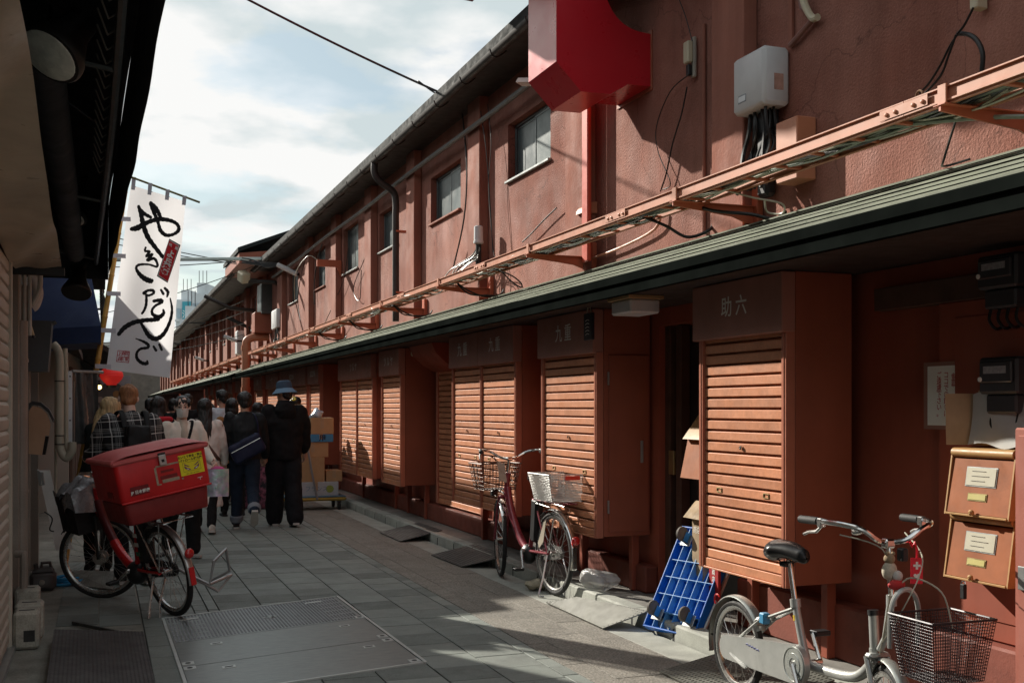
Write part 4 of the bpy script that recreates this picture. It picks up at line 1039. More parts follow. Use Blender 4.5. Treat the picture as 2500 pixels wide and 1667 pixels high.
def wire_basket(root, cx, y0, y1, z0, z1, wt, wb, taper, m, step=.03, r=.002, rim=.005, name='basket', hstep=None):
    """open box of crossed wires, wider at the top"""
    s = MB(); hstep = hstep or step
    def P(u, v):                               # u round the perimeter 0..4, v height 0..1
        w = (wb + (wt - wb) * v) / 2; a = y0 + taper * (1 - v); b = y1 - taper * (1 - v)
        k = int(u) % 4; f = u - int(u)
        c = [(cx - w, a), (cx + w, a), (cx + w, b), (cx - w, b)]; p, q = c[k], c[(k + 1) % 4]
        return Vector((p[0] + (q[0] - p[0]) * f, p[1] + (q[1] - p[1]) * f, z0 + (z1 - z0) * v))
    lens = [wt, y1 - y0, wt, y1 - y0]
    for k in range(4):
        n = max(2, int(lens[k] / step))
        for i in range(n): s.tube([P(k + i / n, 0), P(k + i / n, 1)], r, 4, caps=False)
    nh = max(2, int((z1 - z0) / hstep))
    for j in range(nh + 1): s.tube([P(u, j / nh) for u in (0, 1, 2, 3)], r, 4, closed=True)
    n = max(2, int((y1 - y0 - 2 * taper) / step))
    for i in range(1, n): s.tube([P(3 + i / n, 0), P(2 - i / n, 0)], r, 4, caps=False)
    n = max(2, int(wb / step))
    for i in range(1, n): s.tube([P(i / n, 0), P(3 - i / n, 0)], r, 4, caps=False)
    o = s.build(name, m, root)
    MB().tube([P(u, 1) + Vector((0, 0, .001)) for u in (0, .04, .96, 1, 1.04, 1.96, 2, 2.04, 2.96, 3, 3.04, 3.96)], rim, 6, closed=True).build('rim_wire', m, o)
    return o
def crank(root, y, z, ang, L=.16, x=.07, m=None):
    d = Vector((0, math.cos(ang), math.sin(ang)))
    for s in (1, -1):
        a = Vector((s * x, y, z)); b = a + d * L * s + Vector((s * .02, 0, 0))
        c = MB().tube([a, b], [.013, .010], 8).build('crank_arm', m or M_rim, root)
        MB().box(b.x, b.x + s * .085, b.y - .03, b.y + .03, b.z - .012, b.z + .012, .005).build('pedal', M_black, c)
    MB().cyl((-x, y, z), (x, y, z), .018, n=12).build('bottom_bracket', m or M_rim, root)
def handlebar(root, y, z, w, sweep, rise, m, grip=M_grip, steer=0.0, lever=True):
    """swept-back city bar: out from the stem, then back to grips that point at the rider"""
    half = [(0, 0, 0), (.26, .03, .15), (.55, .035, .75), (.80, .0, 1.0), (.94, -.08, 1.05), (1.0, -.20, 1.0), (1.02, -.33, .92)]
    side = [Vector((a * w / 2, b * sweep / .33, c * rise)) for a, b, c in half]
    pv = Vector((0, y, z)); rot = Quaternion((0, 0, 1), steer)
    def T(p): p = Vector(p); p.rotate(rot); return pv + p
    full = [Vector((-p.x, p.y, p.z)) for p in side[:0:-1]] + side
    h = MB().tube([T(p) for p in smooth_path(full, 6)], .0115, 10).build('handlebar', m, root)
    for o in (-1, 1):
        M_ = lambda p: Vector((o * p.x, p.y, p.z))
        a, b = side[5].lerp(side[4], .25), side[6]
        MB().tube([T(M_(a)), T(M_(a.lerp(b, .5))), T(M_(b)), T(M_(b + Vector((0, -.006, 0))))], [.0165, .0175, .0175, .011], 12).build('grip', grip, h)
        if lever:
            c = side[4].lerp(side[5], .55)
            MB().box(-.014, .014, -.016, .016, -.024, .014, .004, Matrix.Translation(T(M_(c)))).build('brake_clamp', M_rim, h)
            e = [c + Vector((.0, .0, -.022)), c + Vector((.012, -.02, -.045)), c + Vector((.018, -.09, -.055)), c + Vector((.022, -.125, -.068))]
            MB().tube([T(M_(p)) for p in e], [.007, .008, .0065, .0075], 8).build('brake_lever', M_rim, h)
    return h

# ---- blue platform trolley leaning on the cabinet
bl = floor_pt(1482, 1452); br_ = floor_pt(1583, 1476)
u_ = (br_ - bl); u_.z = 0; wdt = .47; u_.normalize()
tl = depth_pt(1553, 1212, 7.72)
v_ = (tl - (bl + Vector((0, 0, .03)))); v_ = v_ - u_ * v_.dot(u_); Lh = .74; v_.normalize()
n_ = u_.cross(v_).normalized()
if n_.dot(Vector((0, 0, 1.5)) - bl) < 0 and False: n_ = -n_
if (Vector((0, 0, 1.5)) - bl).dot(n_) < 0: n_ = -n_
M4 = Matrix(((u_.x, v_.x, n_.x, bl.x), (u_.y, v_.y, n_.y, bl.y), (u_.z, v_.z, n_.z, .035), (0, 0, 0, 1)))
t = thing('platform_trolley', 'blue plastic platform trolley standing on edge against the nearest cabinet', 'trolley', bl)
M_blue = mat('blue_plastic', (.012, .14, .56), .38, var=.08, vs=5, stain=.08)
M_bluelt = mat('blue_rib_edge', (.10, .32, .66), .4, var=.05)
MB().box(0, wdt, 0, Lh, -.035, -.028, 0, M4).build('deck', M_blue, t)
fr = MB()
for q in ((0, wdt, 0, .012), (0, wdt, Lh - .012, Lh), (0, .012, .0122, Lh - .0122), (wdt - .012, wdt, .0122, Lh - .0122)): fr.box(*q, -.0279, .03, .003, M4)
fr.build('rim', M_blue, t)
for i in range(1, 6): MB().box(wdt * i / 6 - .002, wdt * i / 6 + .002, .0125, Lh - .0125, -.0278, .022, 0, M4).build('rib', M_bluelt, t)
for i in range(1, 6): MB().box(.0125, wdt - .0125, Lh * i / 6 - .002, Lh * i / 6 + .002, -.0277, .0225, 0, M4).build('rib', M_bluelt, t)
for (a, b) in ((.09, .10), (wdt - .09, .10), (.09, Lh - .10), (wdt - .09, Lh - .10)):
    c = thing_part('caster', t)
    MB().box(a - .045, a + .045, b - .04, b + .04, .0228, .028, .002, M4).build('mount_plate', M_alu_lt, c)
    fk = MB().box(a - .022, a - .017, b - .02, b + .045, .028, .075, .003, M4).box(a + .017, a + .022, b - .02, b + .045, .028, .075, .003, M4); fk.build('fork', mat('caster_blue', (.03, .20, .52), .4), c)
    MB().lathe(M4 @ Vector((a - .014, b + .02, .085)), M4.to_3x3() @ Vector((1, 0, 0)), [(.012, 0), (.03, .001), (.032, .004), (.046, .002), (.05, .007), (.05, .021), (.046, .026), (.032, .024), (.012, .028)], 22).build('roller', mat('caster_rubber', (.13, .115, .10), .7, var=.15), c)
MB().tube([M4 @ Vector((wdt + .006, -.02, -.03)), M4 @ Vector((wdt + .008, Lh * .5, -.05)), M4 @ Vector((wdt + .006, Lh - .03, -.06))], .014, 8).build('folded_handle', M_alu_lt, t)

# ---- silver folding bicycle (heads towards the camera)
fb = thing('folding_bicycle', 'silver folding bicycle with black mesh front basket in the foreground', 'bicycle', (3.136, 5.08, .008), 'parked bicycles', math.pi - .015, True)
R1, R2, WB = .242, .203, 1.21
st_ = R(-14)
wheel(fb, (0, 0, R1), R1, .0185, 0, 28)
wheel(fb, (0, WB, R2), R2, .0185, st_, 24)
fender(fb, (0, 0, R1), R1, R(28), R(196), M_fender, .030)
fender(fb, (0, WB, R2), R2, R(18), R(150), M_fender, .028, st_)
MB().prism([(-.012, -R1 * 1.05 - .03, .16), (.012, -R1 * 1.05 - .03, .16), (.022, -R1 - .022, .26), (-.022, -R1 - .022, .26)], (0, .002, 0)).build('mud_flap', M_black, fb)
MB().tube(arc_pts((0, -.215, .45), .03, R(40), R(230), 10, (0, 1, 0), (0, 0, 1)), .005, 6).build('reflector', M_reflect, fb)
CR = (.62, .285)
# chain case on the visible side (rider's right = -X in the world, local +X)
def stadium(x, a, ra, b, rb, th):
    a, b = Vector((0, *a)), Vector((0, *b)); d = (b - a).normalized(); an = math.atan2(d.z, d.y)
    P = [Vector((x, a.y + ra * math.cos(t), a.z + ra * math.sin(t))) for t in [an + math.pi / 2 + math.pi * i / 12 for i in range(13)]]
    P += [Vector((x, b.y + rb * math.cos(t), b.z + rb * math.sin(t))) for t in [an - math.pi / 2 + math.pi * i / 16 for i in range(17)]]
    return MB().prism(P, (th, 0, 0))
cc = stadium(.042, (-.005, R1), .062, (CR[0], CR[1]), .092, .03).build('chain_case', M_silver, fb, ang=50)
MB().lathe((.0725, CR[0], CR[1]), (1, 0, 0), [(.085, 0), (.085, .003), (.078, .004), (.076, .001), (.055, .001), (.053, .004), (.03, .004), (.028, .001), (.001, .001)], 30).build('disc_ring', M_fender, cc)
q = random.Random(4)
MB().tube(smooth_path([(.0735, .20 + i * .012, .295 + .008 * (i % 2) - .001 * i) for i in range(11)], 3), .0025, 4).build('script_mark', mat('violet_script', (.16, .17, .36), .5), cc)
crank(fb, CR[0], CR[1], R(-52), .15, .078)
M_sf = M_silver
MB().tube([(0, CR[0] + .0, CR[1] + .02), (0, .59, .37), (0, .545, .50), (0, .525, .565)], .019, 12).build('seat_tube', M_sf, fb)
MB().cyl((0, .535, .53), (0, .475, .755), .0135, n=12).build('seat_post', M_chrome, fb)
MB().cyl((0, .532, .535), (0, .525, .575), .026, n=12).build('seat_clamp', M_sf, fb)
MB().cyl((0, .541, .50), (0, .547, .475), .0205, n=12).build('yellow_sticker', mat('yellow_tape', (.62, .42, .03), .5), fb)
saddle(fb, .46, .79, L=.275, W=.195)
MB().tube(smooth_path([(0, CR[0], CR[1]), (0, .80, .285), (0, 1.0, .31), (0, 1.115, .40), (0, 1.125, .46)], 6), .024, 12).build('main_tube', M_sf, fb)
for s in (-1, 1):
    MB().tube([(s * .012, CR[0] - .02, CR[1] - .005), (s * .045, .3, .255), (s * .055, 0, R1)], .010, 8).build('chain_stay', M_sf, fb)
    MB().tube([(s * .014, .53, .53), (s * .045, .28, .43), (s * .055, .0, R1)], .0085, 8).build('seat_stay', M_sf, fb)
MB().tube(smooth_path([(.05, -.005, R1 - .01), (.07, .08, R1 - .035), (.085, .22, R1 - .06)], 5), [.012] * 5 + [.01] * 5 + [.006], 8).build('side_stand', M_silver, fb)
MB().cyl((0, 1.13, .40), (0, 1.115, .605), .021, n=14).build('head_tube', M_sf, fb)
MB().cyl((0, 1.115, .600), (0, 1.113, .622), .024, n=14).build('head_cap', M_black, fb)
for s in (-1, 1):
    a = Vector((s * .048, 0, 0)); a.rotate(Quaternion((0, 0, 1), st_))
    MB().tube([(a.x, 1.14 + a.y, .43), (a.x, 1.15 + a.y, .40), (a.x, WB + a.y, R2)], .0115, 8).build('fork_leg', M_sf, fb)
MB().box(-.055, .055, 1.12, 1.165, .42, .445, .01).build('fork_crown', M_sf, fb)
MB().tube([(0, 1.16, .46), (0, 1.20, .52), (0, 1.235, .70)], .016, 10).build('stem_hinge', M_sf, fb)
MB().cyl((0, 1.235, .66), (0, 1.235, .705), .022, n=12).build('stem_clamp', M_sf, fb)
MB().cyl((0, 1.235, .70), (0, 1.215, .925), .0125, n=12).build('handle_post', M_chrome, fb)
MB().box(-.025, .025, 1.19, 1.235, .90, .94, .008).build('stem_head', M_chrome, fb)
hb = handlebar(fb, 1.215, .925, .48, .33, .075, M_chrome, steer=R(-10))
MB().lathe((.11, 1.16, .965), (0, -.3, 1), [(.001, .028), (.02, .024), (.028, .012), (.03, 0), (.024, -.008), (.01, -.012)], 16).build('bell', M_chrome, hb)
MB().box(-.05, -.015, 1.245, 1.285, .85, .905, .006).build('lamp', M_black, fb)
for (a, b) in (((.05, 1.13, .945), (.05, 1.25, .8)), ((-.05, 1.13, .945), (-.045, 1.3, .86))):
    pass
MB().tube(smooth_path([(.16, 1.10, .95), (.05, 1.24, .90), (.035, 1.27, .75), (.02, 1.22, .58), (.01, 1.17, .44)], 6), .003, 5).build('brake_cable', M_cable_w, fb)
MB().tube(smooth_path([(-.16, 1.12, .95), (-.10, 1.30, .88), (-.02, 1.38, .80), (.03, 1.34, .66), (.02, 1.2, .5)], 6), .003, 5).build('brake_cable', M_cable_w, fb)
MB().tube(smooth_path([(.02, 1.28, .72), (-.02, 1.33, .79), (-.10, 1.42, .74), (-.12, 1.46, .60)], 6), .0035, 5).build('gear_cable', M_cable_w, fb)
bk = wire_basket(fb, -.05, 1.35, 1.61, .41, .655, .31, .24, .03, M_mesh_dk, step=.0125, r=.0013, rim=.005)
MB().tube(smooth_path([(-.08, 1.30, .50), (-.075, 1.31, .66), (-.03, 1.32, .735), (.03, 1.32, .73), (.06, 1.31, .66), (.06, 1.30, .5)], 6), .011, 8).build('lock_loop', M_silver, fb)
# frame lock with blue tape on the rear wheel
MB().tube(arc_pts((0, .255, .425), .045, 0, 2 * math.pi * 19 / 20, 19, (1, 0, 0), (0, .83, .55)), .011, 8, closed=True).build('wheel_lock', M_silver, fb)
MB().box(.02, .062, .30, .345, .42, .475, .006).build('blue_tape', mat('blue_tape', (.06, .26, .45), .4), fb)
# red luggage tag and soft toy charm are lighter things hanging from it
p = Vector((3.136, 5.08, .025)) + Matrix.Rotation(math.pi - .015, 3, 'Z') @ Vector((-.10, 1.27, .79))
t = thing('tag', 'bright red tag with a white cross and heart hanging from the handlebar', 'tag', p, )
M_tagred = mat('tag_red', (.72, .012, .03), .4)
ax = Vector((CS, -SN, 0)); upv = Vector((.02, 0, 1)).normalized()
pm = plane_m4(p, ax, upv)
MB().box(-.026, .026, -.055, .055, -.0015, .0015, .001, pm).build('card', M_tagred, t)
cr_ = MB().box(-.005, .005, .006, .038, .0017, .0024, 0, pm).box(-.0155, .0155, .0172, .0268, .0025, .0031, 0, pm); cr_.build('cross', M_letter, t)
hp = [(16 * math.sin(a) ** 3, 13 * math.cos(a) - 5 * math.cos(2 * a) - 2 * math.cos(3 * a) - math.cos(4 * a)) for a in [2 * math.pi * i / 20 for i in range(20)]]
MB().prism([pm @ Vector((x * .00085, y * .00085 - .022, .0017)) for x, y in hp][::-1], (pm.to_3x3() @ Vector((0, 0, .0008)))).build('heart', M_letter, t)
MB().tube([p + upv * .05, p + upv * .09 + ax * .0, p + upv * .12 - ax * .012, p + upv * .10 - ax * .02, p + upv * .12 - ax * .03], .006, 6).build('ribbon', M_tagred, t)
p = Vector((3.136, 5.08, .025)) + Matrix.Rotation(math.pi - .015, 3, 'Z') @ Vector((.03, 1.26, .795))
t = thing('charm', 'small beige soft charm with a red bow tied to the handle post', 'charm', p)
M_felt = mat('beige_felt', (.50, .44, .34), .9, var=.2, vs=60, bump=.3, bs=200)
MB().sphere(p, .034, 14, 9, (1, .8, 1.2)).build('body', M_felt, t)
MB().sphere(p + Vector((0, 0, .05)), .024, 12, 8).sphere(p + Vector((-.016, -.004, .072)), .009, 8, 6).sphere(p + Vector((.016, -.004, .072)), .009, 8, 6).build('head', mat('brown_felt', (.28, .2, .12), .9, var=.2, vs=60), t)
MB().sphere(p + Vector((.012, -.03, -.055)), .032, 12, 8, (1.3, .7, .7)).build('bow', mat('red_felt', (.42, .03, .03), .8), t)
MB().sphere(p + Vector((.02, -.025, -.02)), .024, 12, 8, (1, .8, 1)).build('paw', mat('white_felt', (.5, .46, .42), .9), t)

# ---- maroon city bicycle on its stand by the kerb (heads away from the camera)
cb_rz = math.atan2(.07, 1.08)
cb = thing('city_bicycle', 'maroon electric city bicycle with wire baskets front and rear by the kerb', 'bicycle', (3.40, 8.25, .004), 'parked bicycles', cb_rz, True)
RW, WBc = .332, 1.09
sc2 = R(-16)
wheel(cb, (0, 0, RW), RW, .019, 0, 32)
wheel(cb, (0, WBc, RW), RW, .019, sc2, 32, hubr=.045, hubw=.07)
fender(cb, (0, 0, RW), RW, R(20), R(195), M_chrome, .027)
fender(cb, (0, WBc, RW), RW, R(20), R(140), M_chrome, .027, sc2)
MB().sphere((0, -RW - .045, .47), .035, 14, 8, (1, .6, 1)).build('tail_reflector', M_reflect, cb)
MB().box(-.02, .02, -RW - .032, -RW - .024, .25, .42, .004).build('mud_flap', M_chrome, cb)
MB().tube(smooth_path([(0, .935, .80), (0, .86, .62), (0, .70, .42), (0, .56, .325), (0, .47, .30)], 6), .033, 14).build('down_tube', M_maroon, cb)
MB().cyl((0, .965, .70), (0, .92, .93), .023, n=14).build('head_tube', M_maroon, cb)
MB().tube([(0, .46, .30), (0, .36, .62), (0, .325, .76)], .019, 12).build('seat_tube', M_maroon, cb)
MB().cyl((0, .335, .73), (0, .30, .88), .0135, n=12).build('seat_post', M_chrome, cb)
saddle(cb, .29, .915, L=.28, W=.22)
MB().box(-.045, .045, .24, .35, .36, .72, .02, Matrix.Translation((0, .08, 0)) @ Matrix.Rotation(.1, 4, 'X')).build('battery', M_black, cb)
MB().sphere((0, .49, .27), .085, 16, 10, (.8, 1, 1)).build('motor', M_dark_metal, cb)
for s in (-1, 1):
    MB().tube([(s * .012, .46, .30), (s * .05, .2, .32), (s * .058, 0, RW)], .0115, 8).build('chain_stay', M_maroon, cb)
    MB().tube([(s * .012, .335, .72), (s * .05, .12, .5), (s * .058, 0, RW)], .0085, 8).build('seat_stay', M_maroon, cb)
    a = Vector((s * .052, 0, 0)); a.rotate(Quaternion((0, 0, 1), sc2))
    MB().tube([(a.x, .98 + a.y, .72), (a.x, 1.02 + a.y, .62), (a.x, WBc + a.y, RW)], .0125, 8).build('fork_leg', M_maroon, cb)
    MB().tube([(s * .065, 0, RW - .01), (s * .11, -.02, .14), (s * .155, -.04, .03), (s * .16, -.045, .004), (s * .12, -.06, .004)], .0075, 6).build('stand_leg', M_rim, cb)
    MB().tube([(s * .06, 0, RW + .01), (s * .065, -.15, .70), (s * .065, .2, .72)], .005, 6).build('rack_stay', M_rim, cb)
MB().box(-.06, .06, .955, 1.0, .70, .73, .012).build('fork_crown', M_maroon, cb)
st2 = MB().cyl((0, .92, .92), (0, .895, 1.05), .0125, n=12).box(-.03, .03, .87, .92, 1.035, 1.065, .01); st2.build('stem', M_chrome, cb)
handlebar(cb, .895, 1.05, .54, .26, .075, M_chrome, steer=sc2)
crank(cb, .47, .30, R(60), .16, .075)
stadium(.045, (0, RW), .05, (.47, .30), .085, .02).build('chain_case', mat('clear_grey_case', (.20, .19, .18), .3), cb)
wire_basket(cb, -.02, 1.02, 1.32, .77, 1.0, .38, .30, .035, M_mesh_br, step=.034, r=.0032, rim=.006, hstep=.036, name='front_basket')
MB().tube([(0, .99, .74), (0, 1.15, .765), (0, 1.3, .765)], .008, 6).box(-.03, .03, 1.2, 1.26, .70, .755, .01).build('basket_carrier', M_dark_metal, cb)
rb = wire_basket(cb, .01, -.30, .08, .765, .975, .41, .32, .03, M_mesh_gr, step=.0125, r=.0027, rim=.005, name='rear_basket')
MB().box(-.06, .07, -.316, -.306, .935, .968, .003).build('red_badge', M_reflect, rb)
MB().tube([(-.06, -.28, .745), (-.06, .28, .745), (.06, .28, .745), (.06, -.28, .745)], .006, 6, closed=True).tube([(0, -.28, .745), (0, .28, .745)], .005, 6).build('rear_rack', M_maroon, cb)
MB().grid(lambda u, v: (-.10 + .01 * v + u * .07, .93 - .03 * v, 1.02 - .17 * v + .01 * math.sin(6 * u)), 4, 6).build('bag_tag', mat('clear_bag', (.42, .42, .36), .3, var=.2, vs=20), cb)
MB().prism([(-.07, .01, .60), (-.07, .05, .58), (-.07, .16, .40), (-.07, .14, .36), (-.07, .06, .42)], (.003, 0, 0)).build('skirt_guard', mat('cream_guard', (.45, .40, .32), .4), cb)
for k in range(3): MB().tube(smooth_path([(-.2 + .02 * k, .86, 1.08), (-.05, .98, 1.0 - .03 * k), (0, .99, .82), (.0, .96, .7)], 5), .003, 5).build('brake_cable', M_cable, cb)

# ---- red delivery bicycle leaning on its side stand
dv = thing('delivery_bicycle', 'red delivery bicycle leaning on its stand at the shaded side', 'bicycle', (.50, 8.40, .0), 'parked bicycles', 0, True)
dv.rotation_euler = (0, R(-11), R(25))
sd_ = R(42)
WBd = 1.06
wheel(dv, (0, 0, RW), RW, .021, 0, 32)
wheel(dv, (0, WBd, RW), RW, .021, sd_, 32, hubr=.045, hubw=.07)
fender(dv, (0, 0, RW), RW, R(25), R(190), mat('worn_chrome', (.42, .40, .38), .35, .8, var=.2), .028)
fender(dv, (0, WBd, RW), RW, R(40), R(130), M_dark_metal, .027, sd_)
MB().sphere((0, -RW - .04, .50), .036, 14, 8, (1, .6, 1)).build('tail_reflector', M_reflect, dv)
MB().box(-.021, .021, -RW - .033, -RW - .026, .27, .40, .004).build('fender_tip', M_postred, dv)
dtp = smooth_path([(0, .93, .80), (0, .86, .62), (0, .72, .43), (0, .58, .33), (0, .48, .30)], 6)
MB().tube(dtp[10:], .036, 14).build('down_tube', mat('bright_red_frame', (.55, .010, .014), .3, .1, coat=.4), dv)
MB().tube(dtp[:11], .034, 14).build('upper_tube', mat('dark_red_frame', (.10, .010, .012), .35, .1), dv)
MB().cyl((0, .955, .68), (0, .91, .90), .024, n=14).build('head_tube', MATS['bright_red_frame'], dv)
MB().tube([(0, .46, .30), (0, .36, .62), (0, .33, .74)], .019, 12).build('seat_tube', MATS['bright_red_frame'], dv)
MB().box(-.05, .05, .15, .26, .36, .70, .02, Matrix.Translation((0, .1, 0)) @ Matrix.Rotation(.1, 4, 'X')).build('battery', M_black, dv)
for k, z in enumerate((.43, .50, .57)): MB().box(-.052, -.0505, .27, .33, z, z + .03, 0).build('battery_label', M_letter if k else mat('green_label', (.05, .2, .12), .5), dv)
MB().sphere((0, .48, .27), .09, 16, 10, (.85, 1, 1)).build('motor', M_black, dv)
crank(dv, .47, .30, R(150), .16, .08)
stadium(.045, (0, RW), .05, (.47, .30), .085, .02).build('chain_case', M_black, dv)
for s in (-1, 1):
    MB().tube([(s * .012, .46, .30), (s * .05, .2, .32), (s * .058, 0, RW)], .0115, 8).build('chain_stay', MATS['bright_red_frame'], dv)
    MB().tube([(s * .012, .335, .70), (s * .05, .12, .5), (s * .058, 0, RW)], .0085, 8).build('seat_stay', M_dark_metal, dv)
    a = Vector((s * .052, 0, 0)); a.rotate(Quaternion((0, 0, 1), sd_))
    MB().tube([(a.x, .97 + a.y, .70), (a.x, 1.0 + a.y, .62), (a.x, WBd + a.y, RW)], .0125, 8).build('fork_leg', M_dark_metal, dv)
    MB().tube([(s * .06, 0, RW + .01), (s * .10, -.2, .72)], .0055, 6).tube([(s * .06, 0, RW + .01), (s * .10, .15, .72)], .0055, 6).build('rack_stay', M_rim, dv)
MB().tube([(0, .91, .90), (0, .89, 1.0)], .0125, 12).build('stem', M_chrome, dv)
handlebar(dv, .89, 1.0, .60, .26, .06, M_chrome, steer=sd_)
# side stand to the rider's left, and the raised U-shaped rear stand
MB().tube([(-.06, .10, .30), (-.17, .02, .12), (-.205, -.01, .045)], .009, 8).build('side_stand', M_rim, dv)
MB().tube([(.04, .10, .30), (-.09, .02, .12), (-.12, .0, .0)], .008, 8).build('stand_strut', M_rim, dv)
us = [(.07, -.02, RW), (.19, -.22, .20), (.24, -.25, .36), (.40, -.16, .40), (.42, -.12, .22), (.30, -.02, .16)]
MB().tube(us, .011, 8).tube([(.07, -.02, RW), (.30, -.12, .10), (.44, -.10, .18)], .011, 8).tube([(.19, -.22, .20), (.44, -.10, .18)], .012, 8).build('rear_stand', mat('stand_steel', (.42, .42, .42), .4, .7, var=.15), dv)
MB().tube([(-.11, -.3, .735), (-.11, .22, .735), (.11, .22, .735), (.11, -.3, .735)], .007, 6, closed=True).build('rear_rack', M_rim, dv)
# front black basket with a grey cover
fbk = MB()
fbk.prism([(-.17, .98, .56), (.17, .98, .56), (.19, .96, .84), (-.19, .96, .84)], (0, .28, .02)); fbk.build('front_bag', mat('black_canvas', (.012, .012, .014), .7, var=.2, vs=9, bump=.3, bs=14), dv)
MB().grid(lambda u, v: (-.19 + .38 * u + .02 * math.sin(9 * v + 5 * u), .94 + .32 * v, .87 + .10 * math.sin(math.pi * u) * math.sin(math.pi * (.15 + .7 * v)) + .022 * math.sin(11 * u + 6 * v) + .016 * math.sin(17 * v - 7 * u)), 22, 18).grid(lambda u, v: (-.19 + .38 * u + .02 * math.sin(5 * u), .94 - .02 * math.sin(7 * u) - .02 * v, .885 - .17 * v * (1 - .5 * abs(u - .4)) + .05 * math.sin(math.pi * u) * (1 - v)), 18, 7).grid(lambda u, v: (-.19 - .02 * v * math.sin(6 * u), .94 + .32 * u, .88 - .12 * v + .03 * math.sin(8 * u)), 12, 6).build('rain_cover', mat('silver_sheet', (.27, .27, .28), .28, .25, var=.25, vs=9, bump=.7, bs=14), dv)
# the delivery box: tub, body, lid, latch, stickers
bxw, bxd = .34, .42
def taper_box(x, y0, y1, z0, z1, tx, ty, b=.02):
    """rounded tapered box: wider at the top by tx, ty"""
    def ring(z, e, rr):
        P = []
        for (cx_, cy_, a0) in ((x + e[0] - rr, y1 + e[1] - rr, 0), (-x - e[0] + rr, y1 + e[1] - rr, 90), (-x - e[0] + rr, y0 - e[1] + rr, 180), (x + e[0] - rr, y0 - e[1] + rr, 270)):
            for k in range(5):
                a = R(a0 + 22.5 * k); P.append((cx_ + rr * math.cos(a), cy_ + rr * math.sin(a), z))
        return P
    rings = [ring(z0, (-b, -b), .02), ring(z0 + b * .35, (-b * .3, -b * .3), .03), ring(z0 + b, (0, 0), .035), ring(z1 - b, (tx, ty), .035), ring(z1 - b * .3, (tx - b * .25, ty - b * .25), .03), ring(z1, (tx - b, ty - b), .02)]
    n = len(rings[0]); m = MB()
    fs = [(i * n + k, i * n + (k + 1) % n, (i + 1) * n + (k + 1) % n, (i + 1) * n + k) for i in range(len(rings) - 1) for k in range(n)]
    fs += [tuple(reversed(range(n))), tuple(range((len(rings) - 1) * n, len(rings) * n))]
    m.add([p for r_ in rings for p in r_], fs); return m
DBX = thing('delivery_box', 'worn red delivery box with stickers on the rack of the delivery bicycle', 'box', dv.location, None, 0, True)
DBX.rotation_euler = (0, R(-11), R(16))
tub = taper_box(.285, -.32, .19, .762, .915, .014, .012, .012).build('tub', M_postred_dk, DBX)
for k in (-.13, .10): MB().box(k - .003, k + .003, -.3165, -.306, .78, .90, 0).build('seam', M_postred_dk, tub)
bd = taper_box(.318, -.352, .225, .918, 1.205, .004, .004, .02).build('body', M_postred, DBX)
MB().box(-.318, .318, -.362, -.345, .918, .932, .005).build('lower_lip', M_postred, DBX)
lid = MB().grid(lambda u, v: ((u - .5) * .69 * (1 - .10 * max(0, v - .8) ** 2), -.375 + .62 * v, 1.207 + .062 * (1 - (2 * u - 1) ** 6) * math.sin(math.pi * min(1, max(0, .12 + v * .8))) ** .6), 22, 14)
lid.box(-.342, .342, -.373, .245, 1.185, 1.224, .012); lid.build('lid', M_postred_lid, DBX, ang=40)
lt = MB().box(-.025, .025, -.386, -.374, 1.13, 1.20, .003).build('latch', M_alu_lt, DBX); MB().box(-.010, .010, -.3885, -.3862, 1.15, 1.17, .002).build('latch_hole', M_black, lt)
MB().box(-.026, .026, -.384, -.3735, 1.202, 1.215, .002).build('latch_hook', M_black, DBX)
MB().box(-.328, -.318, -.2, -.1, .955, 1.0, .003).build('side_hatch', M_postred_dk, DBX)
yb = -.3565
def sticker(x0, x1, z0, z1, m, nm, off=0.0, tilt=.0):
    return MB().prism([(x0, yb - off, z0), (x1, yb - off, z0), (x1, yb - off - .0006, z1), (x0, yb - off - .0006, z1)], (0, .0008, 0)).build(nm, m, DBX)
M_yel = mat('sticker_yellow', (.85, .72, .02), .45, var=.05)
ys = sticker(.115, .285, 1.02, 1.165, M_yel, 'yellow_sticker', .001)
PLm = lambda x, z, off: plane_m4((x, yb - off, z), (1, 0, 0), (0, 0, 1))
M_ink = mat('black_ink', (.012, .012, .012), .6)
put('lettering', text_mesh('たいとう安全・安心', .0195, PLm(.2, 1.148, .0024), weight=.0007), M_ink, ys)
put('lettering', text_mesh('パトロール協力隊', .0205, PLm(.2, 1.124, .0024), weight=.0007), M_ink, ys)
put('lettering', text_mesh('本所・浅草・南千住地区', .0085, PLm(.2, 1.03, .0024)), M_ink, ys)
fr = MB()
for q in ((.137, .263, 1.045, 1.0463), (.137, .263, 1.1077, 1.109), (.137, .1383, 1.0463, 1.1077), (.2617, .263, 1.0463, 1.1077)): fr.prism([(q[0], yb - .0022, q[2]), (q[1], yb - .0022, q[2]), (q[1], yb - .0022, q[3]), (q[0], yb - .0022, q[3])], (0, .0005, 0))
fr.build('print_frame', M_ink, ys)
for s in (-1, 1):                                   # pair of painted eyes
    def E(x, z): return (.2 + s * x, yb - .0026, z)
    MB().prism([E(.008, 1.052), E(.02, 1.066), E(.035, 1.072), E(.056, 1.088), E(.05, 1.068), E(.03, 1.053)], (0, .0005, 0)).build('eye_band', mat('violet_ink', (.16, .03, .12), .6), ys)
    MB().prism([(.2 + s * x, yb - .0032, z) for x, z in ((.018, 1.058), (.03, 1.066), (.043, 1.068), (.032, 1.058))], (0, .0004, 0)).build('eye_white', M_letter, ys)
    MB().prism([(.2 + s * x, yb - .0026, z) for x, z in ((.012, 1.079), (.03, 1.088), (.055, 1.104), (.05, 1.092), (.03, 1.080))], (0, .0005, 0)).build('eye_brow', MATS['violet_ink'], ys)
